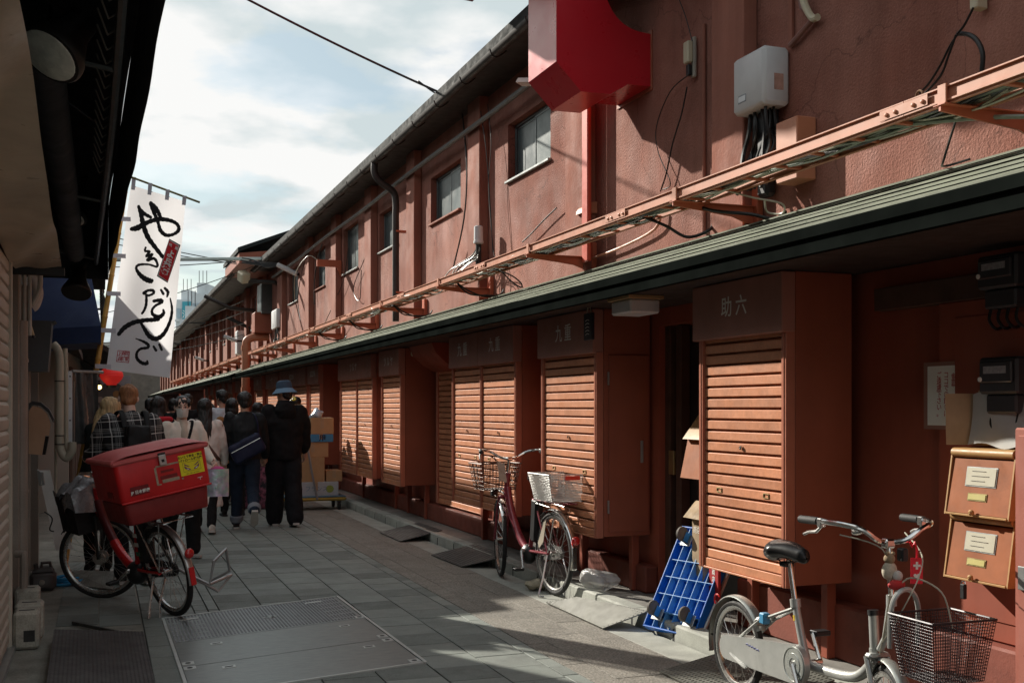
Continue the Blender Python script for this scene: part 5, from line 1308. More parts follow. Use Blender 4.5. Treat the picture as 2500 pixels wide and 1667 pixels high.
js = sticker(-.245, -.12, .965, 1.025, mat('dark_red_patch', (.17, .010, .012), .6, var=.2, vs=30), 'dark_patch', .0008)
put('lettering', text_mesh('JP 日本郵便', .026, PLm(-.180, .985, .0020), weight=.0008), M_letter, js)
M_peel = mat('peeled_glue', (.42, .33, .24), .7, var=.25, vs=40)
for (a, b, c, d) in ((-.05, .11, 1.118, 1.130), (-.062, -.047, 1.0, 1.12), (-.02, .10, 1.005, 1.028), (-.058, -.03, .996, 1.004), (.115, .13, 1.0, 1.012)): sticker(a, b, c, d, M_peel, 'peeled_tape', .0004)
sticker(-.02, .07, 1.075, 1.092, M_postred_dk, 'dark_scrape', .0004); sticker(-.03, .09, 1.032, 1.055, M_postred_dk, 'dark_scrape', .0004)
sticker(.225, .26, .985, .989, M_letter, 'white_mark', .0004)
sticker(.241, .245, .970, .985, M_letter, 'white_mark', .0004)
# loose plastic bag at the kerb, little shrine-like box and red sign under the cabinet
p = floor_pt(1352, 1312, .1)
o = MB().sphere((3.60, 7.85, .17), .13, 34, 22, (1.0, 1.25, .55)).mesh('plastic_bag', True, 18)
for v in o.vertices:
    k = 1 + .16 * math.sin(37 * v.co.x + 11 * v.co.z) + .14 * math.sin(29 * v.co.y + 23 * v.co.x) + .10 * abs(math.sin(61 * v.co.z + 47 * v.co.y)); v.co = Vector((3.60, 7.85, .165)) + (v.co - Vector((3.60, 7.85, .165))) * k
o = put('plastic_bag', o, mat('clear_plastic', (.80, .80, .78), .2, var=.1, vs=9, bump=1.0, bs=26, spec=.6, alpha=.5)); tag(o, 'crumpled clear plastic bag behind the rear wheel of the maroon bicycle', 'plastic bag')
o = MB().sphere((3.36, 8.55, .045), .07, 12, 8, (1.5, 1.2, .55)).mesh('crumpled_paper')
for v in o.vertices: v.co.z += .012 * math.sin(60 * v.co.x) ; v.co.x += .012 * math.sin(50 * v.co.y)
o = put('crumpled_paper', o, mat('waste_paper', (.40, .36, .26), .8, var=.3, vs=30)); tag(o, 'crumpled paper litter on the kerb between the maroon bicycle wheels', 'litter')
t = thing('standing_sign', 'narrow red sign strip with white vertical writing under the nearest cabinet', 'sign', (3.72, 6.02, .1))
a = wall_pt(1628, 1310, 3.70); zt = a.z
MB().box(3.70, 3.72, a.y - .12, a.y, .10, .52, .004).build('board', mat('red_sign', (.36, .02, .02), .5), t)
z = .44
for ch in '商店街一番です':
    put('lettering', text_mesh(ch, .038, plane_m4((3.6985, a.y - .06, z), (0, -1, 0), (0, 0, 1)), weight=.0008), M_letter, t); z -= .045
t = thing('toy_house', 'small roofed wooden house ornament between the doorway and the nearest cabinet', 'ornament', (3.75, 6.28, .1))
M_oldwood = mat('weathered_wood', (.34, .25, .15), .8, var=.25, vs=9, streak=.2)
p = wall_pt(1598, 1180, 3.74)
MB().box(3.70, 3.80, p.y - .16, p.y - .02, .10, p.z - .02, .004).build('post_box', M_oldwood, t)
MB().prism([(3.66, p.y + .03, p.z - .02), (3.66, p.y - .25, p.z - .02), (3.75, p.y - .25, p.z + .08), (3.75, p.y + .03, p.z + .08)], (.012, 0, .008)).build('roof_board', M_oldwood, t)
put('lettering', text_mesh('商店', .05, plane_m4((3.698, p.y - .09, p.z - .1), (0, -1, 0), (0, 0, 1))), M_letter, t)
mailbox_px = wall_pt(1590, 960, 3.83)
t = thing('mailbox', 'small tan mailbox with a sloping lid peeking out behind the nearest cabinet', 'mailbox', (3.85, 6.3, .9), 'brown wall mailboxes')
z0, z1 = wall_pt(1580, 1096, 3.83).z, wall_pt(1580, 1008, 3.83).z; y1 = wall_pt(1577, 1000, 3.83).y
MB().prism([(3.95, y1, z0), (3.78, y1, z0), (3.84, y1, z1), (3.95, y1, z1)], (0, -.34, 0)).build('body', MATS['mailbox_brown'], t)
MB().prism([(3.80, y1 + .005, z1 + .001), (3.95, y1 + .005, z1 + .001), (3.95, y1 + .005, z1 + .18), (3.93, y1 + .005, z1 + .17)], (0, -.35, 0)).build('lid', MATS['mailbox_edge'], t)

# ================================================================== PEOPLE
from mathutils import noise as mnoise
M_skin = mat('skin', (.46, .27, .19), .5, var=.06, vs=9, spec=.35)
M_skin_lt = mat('skin_light', (.68, .46, .37), .5, var=.06, vs=9, spec=.35)
M_hair = mat('black_hair', (.010, .009, .009), .42, var=.3, vs=30, axis_scale=(1, 1, .15), bump=.5, bs=70, spec=.5)
M_hair_red = mat('ginger_hair', (.30, .13, .055), .55, var=.35, vs=60, axis_scale=(1, 1, .3), bump=.6, bs=120)
M_hair_blond = mat('blond_hair', (.52, .38, .20), .5, var=.4, vs=40, axis_scale=(1, 1, .12), bump=.6, bs=80)
def fabric(name, c, rough=.85, **k): return mat(name, c, rough, var=k.pop('var', .12), vs=k.pop('vs', 7), fine=.08, fines=260, bump=k.pop('bump', .12), bs=320, spec=.2, **k)
def plaid(name):
    if name in MATS: return MATS[name]
    m = bpy.data.materials.new(name); m.use_nodes = True; n, l = m.node_tree.nodes, m.node_tree.links
    b = n['Principled BSDF']; b.inputs['Roughness'].default_value = .9
    t = n.new('ShaderNodeTexCoord'); mp = n.new('ShaderNodeMapping'); mp.inputs['Rotation'].default_value = (0, .06, 0); l.new(t.outputs['Object'], mp.inputs[0])
    sp_ = n.new('ShaderNodeSeparateXYZ'); l.new(mp.outputs[0], sp_.inputs[0])
    def mth(op, a, b_=None):
        q = n.new('ShaderNodeMath'); q.operation = op
        for i, v in enumerate((a, b_)):
            if v is None: continue
            if isinstance(v, float): q.inputs[i].default_value = v
            else: l.new(v, q.inputs[i])
        return q.outputs[0]
    def band(s, per, lo, hi):
        f = mth('FRACT', mth('ADD', mth('DIVIDE', s, per), 40.0)); return mth('MULTIPLY', mth('GREATER_THAN', f, lo), mth('LESS_THAN', f, hi))
    tot = None
    for s in (sp_.outputs['X'], sp_.outputs['Z']):
        for (lo, hi, w) in ((.10, .16, .9), (.52, .56, .5), (.62, .66, .5), (.30, .46, .14)):
            v = mth('MULTIPLY', band(s, .125, lo, hi), w); tot = v if tot is None else mth('ADD', tot, v)
    tw = n.new('ShaderNodeTexNoise'); tw.inputs['Scale'].default_value = 300; l.new(t.outputs['Object'], tw.inputs['Vector'])
    tot = mth('MULTIPLY', tot, mth('ADD', mth('MULTIPLY', tw.outputs['Fac'], .8), .3))
    mx = n.new('ShaderNodeMixRGB'); l.new(mth('MINIMUM', tot, 1.0), mx.inputs[0]); mx.inputs[1].default_value = (.010, .010, .012, 1); mx.inputs[2].default_value = (.70, .69, .67, 1)
    l.new(mx.outputs[0], b.inputs['Base Color']); MATS[name] = m; return m

def remesh(mb, voxel, smooth=3, wrinkle=0.0, wscale=9.0, seed=0.0, stretch=(1, 1, 1)):
    me = bpy.data.meshes.new('tmp'); me.from_pydata([tuple(v) for v in mb.v], [], mb.f); me.validate()
    o = bpy.data.objects.new('tmp', me); col.objects.link(o)
    md = o.modifiers.new('r', 'REMESH'); md.mode = 'VOXEL'; md.voxel_size = voxel; md.adaptivity = 0
    dg = bpy.context.evaluated_depsgraph_get()
    out = bpy.data.meshes.new_from_object(o.evaluated_get(dg))
    bpy.data.objects.remove(o); bpy.data.meshes.remove(me)
    b = bmesh.new(); b.from_mesh(out)
    for _ in range(smooth): bmesh.ops.smooth_vert(b, verts=b.verts, factor=.5, use_axis_x=True, use_axis_y=True, use_axis_z=True)
    if wrinkle:
        b.normal_update(); off = Vector((seed * 7.1, seed * 3.3, seed * 5.7))
        for v in b.verts:
            p = Vector((v.co.x * stretch[0], v.co.y * stretch[1], v.co.z * stretch[2])) * wscale + off
            d = mnoise.noise(p) + .5 * mnoise.noise(p * 2.1)
            v.co += v.normal * (wrinkle * d)
    b.to_mesh(out); b.free(); out.shade_smooth(); return out
def ring_loft(rings, n=18):
    """rings: (centre, rx, ry, tilt about X) -> closed tube"""
    m = MB(); vs = []
    for (c, rx, ry, *t) in rings:
        c = Vector(c); q = Quaternion((1, 0, 0), t[0] if t else 0)
        for k in range(n):
            a = 2 * math.pi * k / n; p = Vector((rx * math.cos(a), ry * math.sin(a), 0)); p.rotate(q); vs.append(c + p)
    N = len(rings)
    fs = [(i * n + k, i * n + (k + 1) % n, (i + 1) * n + (k + 1) % n, (i + 1) * n + k) for i in range(N - 1) for k in range(n)] + [tuple(reversed(range(n))), tuple(range((N - 1) * n, N * n))]
    m.add(vs, fs); return m
def merge(*mbs):
    o = MB()
    for m in mbs: o.add(m.v, m.f)
    return o
def limb(pts, rads, n=12):
    P = [Vector(p) for p in pts]; return MB().tube(P, list(rads), n).sphere(P[0], rads[0], 10, 8).sphere(P[-1], rads[-1], 10, 8)

def person(label, x, y, rz, H, legs=((0, 0), (0, 0)), arms=((5, 8, 10), (5, 8, 10)), lean=0.0, head_turn=0.0, head_tilt=0.0,
           top=None, bottom=None, shoes=None, skin=None, hair=None, hair_style='short', coat=None, flare=1.0, shoulder=1.0, vox=.013, hem=None, collar=False, hat=None, mask=False, bulk=1.0, face=True, cuff=None, inner=None, fingers=True, socks=None):
    k = H / 1.72; skin = skin or M_skin
    root = thing('person', label, 'person', (x, y, 0), 'people walking down the street', rz, True)
    sw = .185 * shoulder
    tilt = -R(lean)
    def T(p):                                     # torso point: lean about the hips
        p = Vector(p); h = Vector((0, 0, .92)); d = p - h; d.rotate(Quaternion((1, 0, 0), tilt)); return h + d
    J = {}
    for i, s in enumerate((-1, 1)):
        f, kb = legs[i]; hip = Vector((s * .088, 0, .90)); f = R(f); kb = R(kb)
        kn = hip + Vector((s * .005, .42 * math.sin(f), -.42 * math.cos(f)))
        an = kn + Vector((0, .405 * math.sin(f - kb), -.405 * math.cos(f - kb)))
        J['hip', s], J['kn', s], J['an', s] = hip, kn, an
        J['fp', s] = (f - kb) * .8 if kb > R(25) else max(-.15, min(.25, (f - kb) * .6))
        a, ab, eb = (R(v) for v in arms[i])
        sh = T((s * sw, 0, 1.385)); d = Vector((s * math.sin(ab), math.sin(a) * math.cos(ab), -math.cos(a) * math.cos(ab)))
        el = sh + d * .275
        d2 = Vector((s * math.sin(ab) * .4, math.sin(a + eb), -math.cos(a + eb))).normalized()
        wr = el + d2 * .245
        J['sh', s], J['el', s], J['wr', s], J['hd', s] = sh, el, wr, d2
    foot_low = min(J['an', s].z - .085 - (.10 * abs(math.sin(min(0, J['fp', s]))) if J['fp', s] < 0 else 0) for s in (-1, 1))
    dz = -foot_low
    hc = T((0, .015, 1.60)); hq = Quaternion((0, 0, 1), R(head_turn)) @ Quaternion((1, 0, 0), -R(head_tilt) + tilt * .4)
    def Hd(p): p = Vector(p); p.rotate(hq); return hc + p
    S = Matrix.Translation((0, 0, 0)) @ Matrix.Scale(k, 4) @ Matrix.Translation((0, 0, dz))
    def fin(me): me.transform(S); return me
    # ---- body: one continuous surface
    def ell(c, rx, ry, rz_, n=16, m=12):
        mb_ = MB().sphere((0, 0, 0), 1, n, m, (rx, ry, rz_)); return MB().add([Hd(Vector(c) + Vector(v)) for v in mb_.v], mb_.f)
    hm = merge(ell((0, -.012, .035), .076, .092, .085), ell((0, .015, -.035), .060, .072, .080), ell((0, .055, -.085), .034, .032, .030), ell((0, .092, -.012), .013, .020, .020), ell((0, .080, .012), .012, .012, .034),
               ell((-.079, -.008, -.005), .012, .02, .032), ell((.079, -.008, -.005), .012, .02, .032), ell((0, .075, -.052), .026, .014, .014))
    neck = limb([Hd((0, -.02, -.06)), T((0, -.012, 1.46)), T((0, -.015, 1.38))], [.052, .055, .075])
    tor = ring_loft([(T((0, 0, .84)), .145, .10), (T((0, 0, .95)), .155, .105, tilt), (T((0, .005, 1.10)), .135, .095, tilt), (T((0, .01, 1.25)), .155 * shoulder, .108, tilt), (T((0, 0, 1.37)), .165 * shoulder, .09, tilt), (T((0, -.005, 1.43)), .09, .065, tilt)])
    parts = [hm, neck, tor]
    for s in (-1, 1):
        parts.append(limb([J['sh', s], J['el', s], J['wr', s]], [.050, .040, .028]))
        parts.append(limb([J['hip', s], J['kn', s], J['an', s] + Vector((0, 0, -.02))], [.075, .055, .040]))
        w, d = J['wr', s], J['hd', s]
        side = Vector((0, 1, 0)) - d * d.y; side.normalize(); nn = d.cross(side).normalized()
        pal = MB().tube([w, w + d * .04, w + d * .085], [.026, .036, .034], 10, flat=.5).sphere(w + d * .085, .030, 8, 6); parts.append(pal)
        if fingers:
            curl = nn * (1 if nn.x * s < 0 else -1)
            for q, (off, L) in enumerate(((.028, .068), (.010, .078), (-.009, .073), (-.027, .058))):
                b0 = w + d * .088 + side * off; e = d * .8 + curl * .35; e.normalize(); e2 = d * .45 + curl * .8; e2.normalize()
                parts.append(MB().tube([b0, b0 + e * L * .55, b0 + e * L * .55 + e2 * L * .5], [.0105, .010, .008], 7).sphere(b0 + e * L * .55 + e2 * L * .5, .008, 7, 5))
            b0 = w + d * .03 + side * .03; parts.append(MB().tube([b0, b0 + side * .028 + d * .028, b0 + side * .03 + d * .065 + curl * .012], [.012, .0115, .009], 7))
    body = put('body', fin(remesh(merge(*parts), .0095, 3)), skin, root)
    if face:
        for s in (-1, 1):
            e = MB().sphere(Hd((s * .031, .069, .010)), .0125, 10, 8).build('eye', mat('eye_white', (.6, .58, .55), .3), body); e.data.transform(S)
            e = MB().sphere(Hd((s * .031, .0785, .009)), .0058, 8, 6).build('iris', mat('iris_dark', (.015, .01, .008), .2), body); e.data.transform(S)
            e = MB().tube([Hd((s * .012, .088, .034)), Hd((s * .032, .085, .040)), Hd((s * .050, .070, .034))], [.0035, .004, .002], 6).build('eyebrow', hair or M_hair, body); e.data.transform(S)
            e = MB().tube([Hd((s * .017, .083, .014)), Hd((s * .031, .084, .020)), Hd((s * .045, .073, .013))], [.002, .003, .002], 5).build('eyelash', M_hair, body); e.data.transform(S)
        if not mask:
            e = MB().tube([Hd((-.022, .083, -.052)), Hd((0, .091, -.050)), Hd((.022, .083, -.052))], [.003, .006, .003], 6).build('mouth', mat('lips', (.34, .12, .10), .5), body); e.data.transform(S)
    # ---- hair
    if hair_style:
        hr = hair or M_hair
        if hair_style == 'short': hp_ = [ell((0, -.018, .045), .090, .102, .090), ell((0, -.060, -.015), .072, .050, .070), ell((-.070, -.015, .01), .018, .045, .05), ell((.070, -.015, .01), .018, .045, .05), ell((0, .05, .085), .06, .045, .035)]
        elif hair_style == 'crop': hp_ = [ell((0, -.016, .042), .083, .098, .086), ell((0, -.055, -.02), .068, .046, .062)]
        elif hair_style == 'tied': hp_ = [ell((0, -.022, .040), .086, .099, .086), ell((0, -.06, -.005), .066, .048, .06), ell((-.066, .01, .05), .022, .055, .04), ell((.066, .01, .05), .022, .055, .04), ell((0, -.125, -.01), .035, .03, .045)]
        elif hair_style == 'bob': hp_ = [ell((0, -.02, .04), .096, .108, .094), ell((0, -.05, -.05), .092, .062, .085), ell((-.075, .0, -.03), .022, .05, .085), ell((.075, .0, -.03), .022, .05, .085)]
        else:
            L = .36 if hair_style == 'long' else .24
            hp_ = [ell((0, -.02, .04), .094, .106, .092), ell((-.074, .005, -.03), .022, .045, .09), ell((.074, .005, -.03), .022, .045, .09),
                   MB().add(*(lambda mb_: ([Vector(v) for v in mb_.v], mb_.f))(ring_loft([(Hd((0, -.045, .03)), .085, .055), (Hd((0, -.06, -.08)), .092, .052), (T((0, -.095, 1.60 - .06 - L * .5)), .095, .040), (T((0, -.11, 1.60 - .06 - L)), .075, .028), (T((0, -.105, 1.60 - .10 - L)), .03, .012)], 16)))]
        put('hair', fin(remesh(merge(*hp_), .009, 2, .009, 30, H * 3 + x, (1, 1, .25))), hr, root)
    # ---- trousers or skirt
    fl = flare
    tp = [ring_loft([(T((0, 0, 1.02)), .158 * bulk, .116 * bulk), ((0, 0, .93), .172 * bulk, .125 * bulk), ((0, 0, .83), .165 * bulk, .12 * bulk)])]
    for s in (-1, 1):
        hip, kn, an = J['hip', s], J['kn', s], J['an', s]; low = an + Vector((0, 0, .01))
        tp.append(limb([hip, hip.lerp(kn, .5), kn, kn.lerp(low, .55), low], [.098 * bulk, .090 * bulk * (1 + .25 * (fl - 1)), .072 * (1 + .7 * (fl - 1)), .064 * fl, .060 * fl]))
    tr = put('trousers', fin(remesh(merge(*tp), vox, 3, .010, 8, x * 3 + 1, (1, 1, .9))), bottom, root)
    if cuff:
        for s in (-1, 1):
            an, kn = J['an', s], J['kn', s]; u = (kn - an).normalized()
            c_ = MB().tube([an + u * .0, an + u * .02, an + u * .07, an + u * .085], [.062 * fl, .072 * fl, .074 * fl, .064 * fl], 14).build('cuff', cuff, tr); c_.data.transform(S)
    # ---- top
    g = .022
    zb = hem if hem else .86
    rings = []
    if zb < .80:
        for z, wx, wy in ((zb, .225, .185), (zb + (.80 - zb) * .4, .215, .172), (.80, .20, .15), (.95, .185, .14)): rings.append((T((0, 0, z)) if z > .9 else Vector((0, 0, z)), wx * bulk, wy * bulk))
    else: rings += [(T((0, 0, zb)), (.178 + g * .3) * bulk, (.128 + g * .3) * bulk, tilt), (T((0, 0, .95)), .182 * bulk, .135 * bulk, tilt)]
    rings += [(T((0, .0, 1.10)), (.160 + g) * bulk, (.112 + g) * bulk, tilt), (T((0, .005, 1.25)), (.168 * shoulder + g) * bulk, (.118 + g) * bulk, tilt), (T((0, 0, 1.37)), (.165 * shoulder + g) * bulk, .102 + g * .5, tilt), (T((0, -.008, 1.44)), .095, .075, tilt), (T((0, -.01, 1.475 if collar else 1.455)), .068, .064, tilt)]
    gp = [ring_loft(rings, 22)]
    for s in (-1, 1):
        sh, el, wr = J['sh', s], J['el', s], J['wr', s]
        gp.append(limb([sh + Vector((-s * .03, 0, .0)), sh.lerp(el, .5), el, el.lerp(wr, .6), wr.lerp(el, .05)], [.078 * bulk, .070 * bulk, .062 * bulk, .056 * bulk, .050]))
    put('jacket' if not coat else coat, fin(remesh(merge(*gp), vox, 2, .016, 9.0, x * 5 + y, (1, 1, .8))), top, root)
    if inner:
        e = ring_loft([(T((0, .055, 1.16)), .07, .10, tilt), (T((0, .05, 1.30)), .065, .098, tilt), (T((0, .035, 1.42)), .055, .06, tilt), (T((0, .01, 1.47)), .045, .045, tilt)]).build('blouse', inner, root); e.data.transform(S)
    # ---- shoes
    for s in (-1, 1):
        an = J['an', s]; q = Quaternion((1, 0, 0), J['fp', s])
        def Sh(p): p = Vector(p); p.rotate(q); return an + p
        up_ = MB().grid(lambda u, v: Sh(((.040 if v < .55 else .046 if v < .8 else .036) * (1 if .05 < v < .95 else .5) * math.cos(2 * math.pi * u) + s * .006 * v, -.075 + .27 * v, -.045 + (.055 - .05 * max(0, v - .3)) * (math.sin(2 * math.pi * u) * (1.0 if math.sin(2 * math.pi * u) > 0 else .45)))), 16, 14, closed_u=True)
        sh_ = put('shoe', fin(remesh(merge(up_, limb([Sh((0, -.01, -.03)), Sh((0, -.01, .035))], [.045, .046])), .009, 2)), shoes, root)
        so = MB().prism([Sh(p) for p in ((-.036, -.08, -.085), (.036, -.08, -.085), (.048, .06, -.085), (.046, .15, -.085), (.0, .205, -.085), (-.046, .15, -.085), (-.048, .06, -.085))][::-1], Sh((0, 0, -.058)) - Sh((0, 0, -.085))).build('sole', mat('shoe_sole', (.42, .41, .38), .7) if socks != 'dark' else M_black, sh_); so.data.transform(S)
    if mask:
        def fm(u, v):
            a = (u - .5) * 2.3; z = -.005 - .095 * v
            r = .094 + .014 * math.sin(math.pi * v) * math.exp(-(a * 1.6) ** 2); rx = .070 - .012 * v
            return Hd((rx * math.sin(a) * 1.03, .012 + (r - .008 * v) * math.cos(a) - .010, z))
        e = MB().grid(fm, 16, 10).build('face_mask', mat('white_mask', (.68, .66, .62), .8, var=.05), root, ang=80); e.data.transform(S)
        for s in (-1, 1):
            e = MB().tube([Hd((s * .064, .045, -.02)), Hd((s * .078, .0, -.005)), Hd((s * .08, -.02, .01))], .0016, 4).build('mask_loop', mat('white_mask', (.68, .66, .62), .8), root); e.data.transform(S)
    if hat:
        e = MB().add(*(lambda mb_: ([Hd(v) for v in mb_.v], mb_.f))(MB().lathe((0, -.012, .06), (0, .08, 1), [(.088, -.02), (.098, -.018), (.096, .045), (.086, .085), (.06, .100), (.001, .102)], 26)))
        h_ = e.build('hat_crown', hat[0], root); h_.data.transform(S)
        e = MB().add(*(lambda mb_: ([Hd(v) for v in mb_.v], mb_.f))(MB().lathe((0, -.012, .06), (0, .08, 1), [(.096, -.004), (.150, -.058), (.153, -.056), (.150, -.050), (.098, .004)], 28)))
        h2 = e.build('brim', hat[1], h_); h2.data.transform(S)
    root['_S'] = k
    def W(p):                                    # local torso point -> world
        q_ = S @ Vector(p); q_.rotate(Quaternion((0, 0, 1), rz)); return q_ + Vector((x, y, 0))
    root['_x'] = 0
    return root, W, T, J, Hd
def strap(nm, label, cat, W, pts, w, m, th=.004, group=None):
    """flat band through points given as (local point); width in the tangent plane"""
    P = smooth_path([W(p) for p in pts], 6)
    return MB().tube(P, w, 8, flat=.25)
def at_px(px, d): q_ = depth_pt(px, 900, d); return q_.x, q_.y

F_black = fabric('black_cotton', (.010, .010, .011)); F_black2 = fabric('black_denim', (.012, .0125, .015)); F_jean = fabric('dark_denim', (.016, .026, .045)); F_cream = fabric('cream_knit', (.78, .72, .63)); F_beige = fabric('beige_coat_cloth', (.72, .67, .62))
F_brown = fabric('brown_suede', (.27, .13, .05)); F_grey = fabric('light_grey_fleece', (.55, .60, .65)); F_coat = fabric('dark_green_coat', (.012, .016, .016)); F_cuff = fabric('denim_cuff', (.20, .22, .25)); F_blouse = fabric('beige_blouse', (.58, .49, .40))
L_dark = mat('dark_shoe', (.018, .015, .014), .5, var=.2); L_white = mat('white_shoe', (.50, .48, .43), .55, var=.15); L_red = mat('maroon_shoe', (.12, .022, .025), .55, var=.2); L_grey = mat('grey_shoe', (.14, .12, .11), .6, var=.2)

# plaid-shirt man with backpack
px_, py_ = at_px(306, 9.5)
p_, W, T_, J_, Hd_ = person('person with short ginger hair in black and white plaid shirt behind the red delivery box', px_, py_, R(14), 1.70, legs=((6, 8), (-6, 4)), arms=((20, 9, 60), (18, 9, 45)), lean=12, head_turn=-8, head_tilt=10, top=plaid('black_plaid'), bottom=F_black2, shoes=L_dark, skin=M_skin_lt, hair=M_hair_red, hair_style='crop', shoulder=1.16, vox=.012, bulk=1.14, collar=True, face=True)
bp = thing('backpack', 'small black backpack slung on the plaid shirt', 'backpack', W((0, -.2, 1.1)))
q = [W(T_((x, y, z))) for (x, y, z) in ((-.13, -.16, .98), (.10, -.16, .98), (.09, -.16, 1.33), (-.10, -.16, 1.33))]
o_ = (W((0, -.30, 1.1)) - W((0, -.16, 1.1)))
m_ = MB().prism(q, o_); put('pack', remesh(m_, .012, 5, .008, 14), fabric('black_nylon', (.011, .011, .012), .55), bp)
MB().prism([W(T_(p)) for p in ((-.10, -.285, 1.0), (.07, -.285, 1.0), (.06, -.285, 1.15), (-.09, -.285, 1.15))], o_ * .25).build('pocket', MATS['black_nylon'], bp)
for (a, b) in ((-.10, -.13), (.11, .12)): MB().tube(smooth_path([W(T_((a * .9, -.17, 1.31))), W(T_((a * 1.0, -.09, 1.47))), W(T_((b, .08, 1.42))), W(T_((b * 1.1, .13, 1.25)))], 6), .024, 8, flat=.3).build('strap', MATS['black_nylon'], bp)
# blond woman leaning beside him
px_, py_ = at_px(226, 10.1)
person('person with blond hair and sunglasses on the head in dark coat beside the bamboo pole', px_, py_, R(-40), 1.60, arms=((35, 14, 60), (30, 10, 50)), lean=14, head_turn=-25, head_tilt=14, top=F_coat, bottom=F_black, shoes=L_dark, skin=M_skin_lt, hair=M_hair_blond, hair_style='mid', coat='coat', hem=.6, bulk=1.08)
# masked woman facing the camera
q = floor_pt(418, 1277)
p_, W, T_, J_, Hd_ = person('person in white face mask and cream cardigan walking towards the camera', q.x, q.y, R(180 + 12), 1.615, legs=((10, 4), (-10, 12)), arms=((12, 9, 55), (6, 10, 30)), head_turn=-14, head_tilt=6, top=F_cream, bottom=F_black, shoes=L_white, skin=M_skin_lt, hair_style='tied', mask=True, inner=F_blouse, coat='cardigan', hem=.76, bulk=1.0, flare=1.25)
sb = thing('shoulder_bag', 'black shoulder strap and small bag across the cream cardigan', 'bag', W((.1, 0, 1.1)))
MB().tube(smooth_path([W(T_(p)) for p in ((-.10, -.06, 1.45), (-.095, .06, 1.44), (-.02, .155, 1.25), (.08, .165, 1.08), (.17, .10, .95))], 6), .014, 8, flat=.35).build('strap', F_black, sb)
MB().box(-.03, .05, -.02, .14, -.12, .06, .02, Matrix.Translation(W((.22, 0, .92)))).build('pouch', F_black, sb)
hnd = W(J_['wr', -1] + J_['hd', -1] * .08)
ib = thing('tote_bag', 'clear iridescent tote bag with pink lining held by the masked walker', 'bag', hnd - Vector((0, 0, .3)))
irid = mat('iridescent_film', (.55, .45, .62), .15, .2, var=.35, vs=11, c2=(.35, .62, .50), bump=.6, bs=9)
c_ = hnd + Vector((.02, -.05, -.17))
MB().grid(lambda u, v: (c_.x + .11 * math.cos(2 * math.pi * u), c_.y + .05 * math.sin(2 * math.pi * u) + .008 * math.sin(9 * u), c_.z + .13 - .27 * v), 20, 8, closed_u=True).box(c_.x - .10, c_.x + .10, c_.y - .04, c_.y + .04, c_.z - .142, c_.z - .136).build('film', irid, ib)
MB().sphere(c_ + Vector((0, 0, .10)), .075, 12, 8, (1.1, .5, .8)).build('lining', mat('pink_lining', (.50, .06, .22), .6, var=.2, bump=.5, bs=30), ib)
MB().tube(smooth_path([c_ + Vector((-.06, 0, .12)), hnd, c_ + Vector((.06, 0, .12))], 5), .006, 6).build('handle', mat('yellow_handle', (.42, .34, .10), .5), ib)
# long beige coat, seen from behind
q = floor_pt(470, 1222)
p_, W, T_, J_, Hd_ = person('person with long black hair in long beige coat walking away', q.x, q.y, R(-6), 1.615, legs=((16, 6), (-14, 8)), arms=((-8, 9, 12), (10, 9, 14)), head_turn=6, top=F_beige, bottom=F_black, shoes=L_white, hair_style='long', coat='coat', hem=.34, bulk=1.02, flare=1.0)
sb = thing('shoulder_strap', 'brown bag strap crossing the back of the beige coat', 'bag', W((0, -.15, 1.2)))
MB().tube(smooth_path([W(T_(p)) for p in ((-.10, .02, 1.465), (-.09, -.11, 1.40), (.0, -.165, 1.2), (.14, -.15, 1.0), (.19, -.03, .93))], 6), .020, 8, flat=.3).build('strap', mat('brown_leather', (.10, .05, .04), .5), sb)
# dark jacket with navy sling bag
q = floor_pt(562, 1216)
p_, W, T_, J_, Hd_ = person('person in black bomber jacket and rolled jeans with navy sling bag', q.x, q.y, R(-4), 1.70, legs=((14, 4), (-16, 42)), arms=((-6, 10, 8), (12, 9, 20)), head_turn=5, top=fabric('black_bomber', (.012, .015, .017), .6, bump=.2), bottom=F_jean, shoes=L_dark, hair_style='short', shoulder=1.08, bulk=1.08, collar=True, hem=.88, cuff=F_cuff, flare=1.12)
sb = thing('sling_bag', 'navy sling bag with silver zip across the black bomber jacket', 'bag', W((.05, -.22, 1.05)))
F_navy = fabric('navy_nylon', (.014, .018, .045), .5)
ax_ = (W(T_((.20, -.20, 1.14))) - W(T_((-.19, -.20, .93)))); up_ = Vector((0, 0, 1)) - ax_.normalized() * ax_.normalized().z; up_.normalize(); c_ = W(T_((.02, -.205, 1.03)))
n__ = ax_.normalized().cross(up_)
M4 = plane_m4(c_, ax_, up_)
mm = MB().box(-.21, .21, -.13, .12, -.06, .06, .03, M4); put('pouch', remesh(mm, .011, 4, .006, 10), F_navy, sb)
sgn = 1 if (M4.to_3x3() @ Vector((0, 0, 1))).dot(Vector((0, -1, 0))) > 0 else -1
MB().box(-.19, .19, .035, .043, sgn * .056, sgn * .064, 0, M4).build('zip', M_chrome, sb)
MB().tube(smooth_path([W(T_(p)) for p in ((.16, -.16, 1.14), (.15, -.12, 1.34), (.10, -.02, 1.46), (.05, .12, 1.36))], 5), .016, 8, flat=.3).build('strap', F_navy, sb)
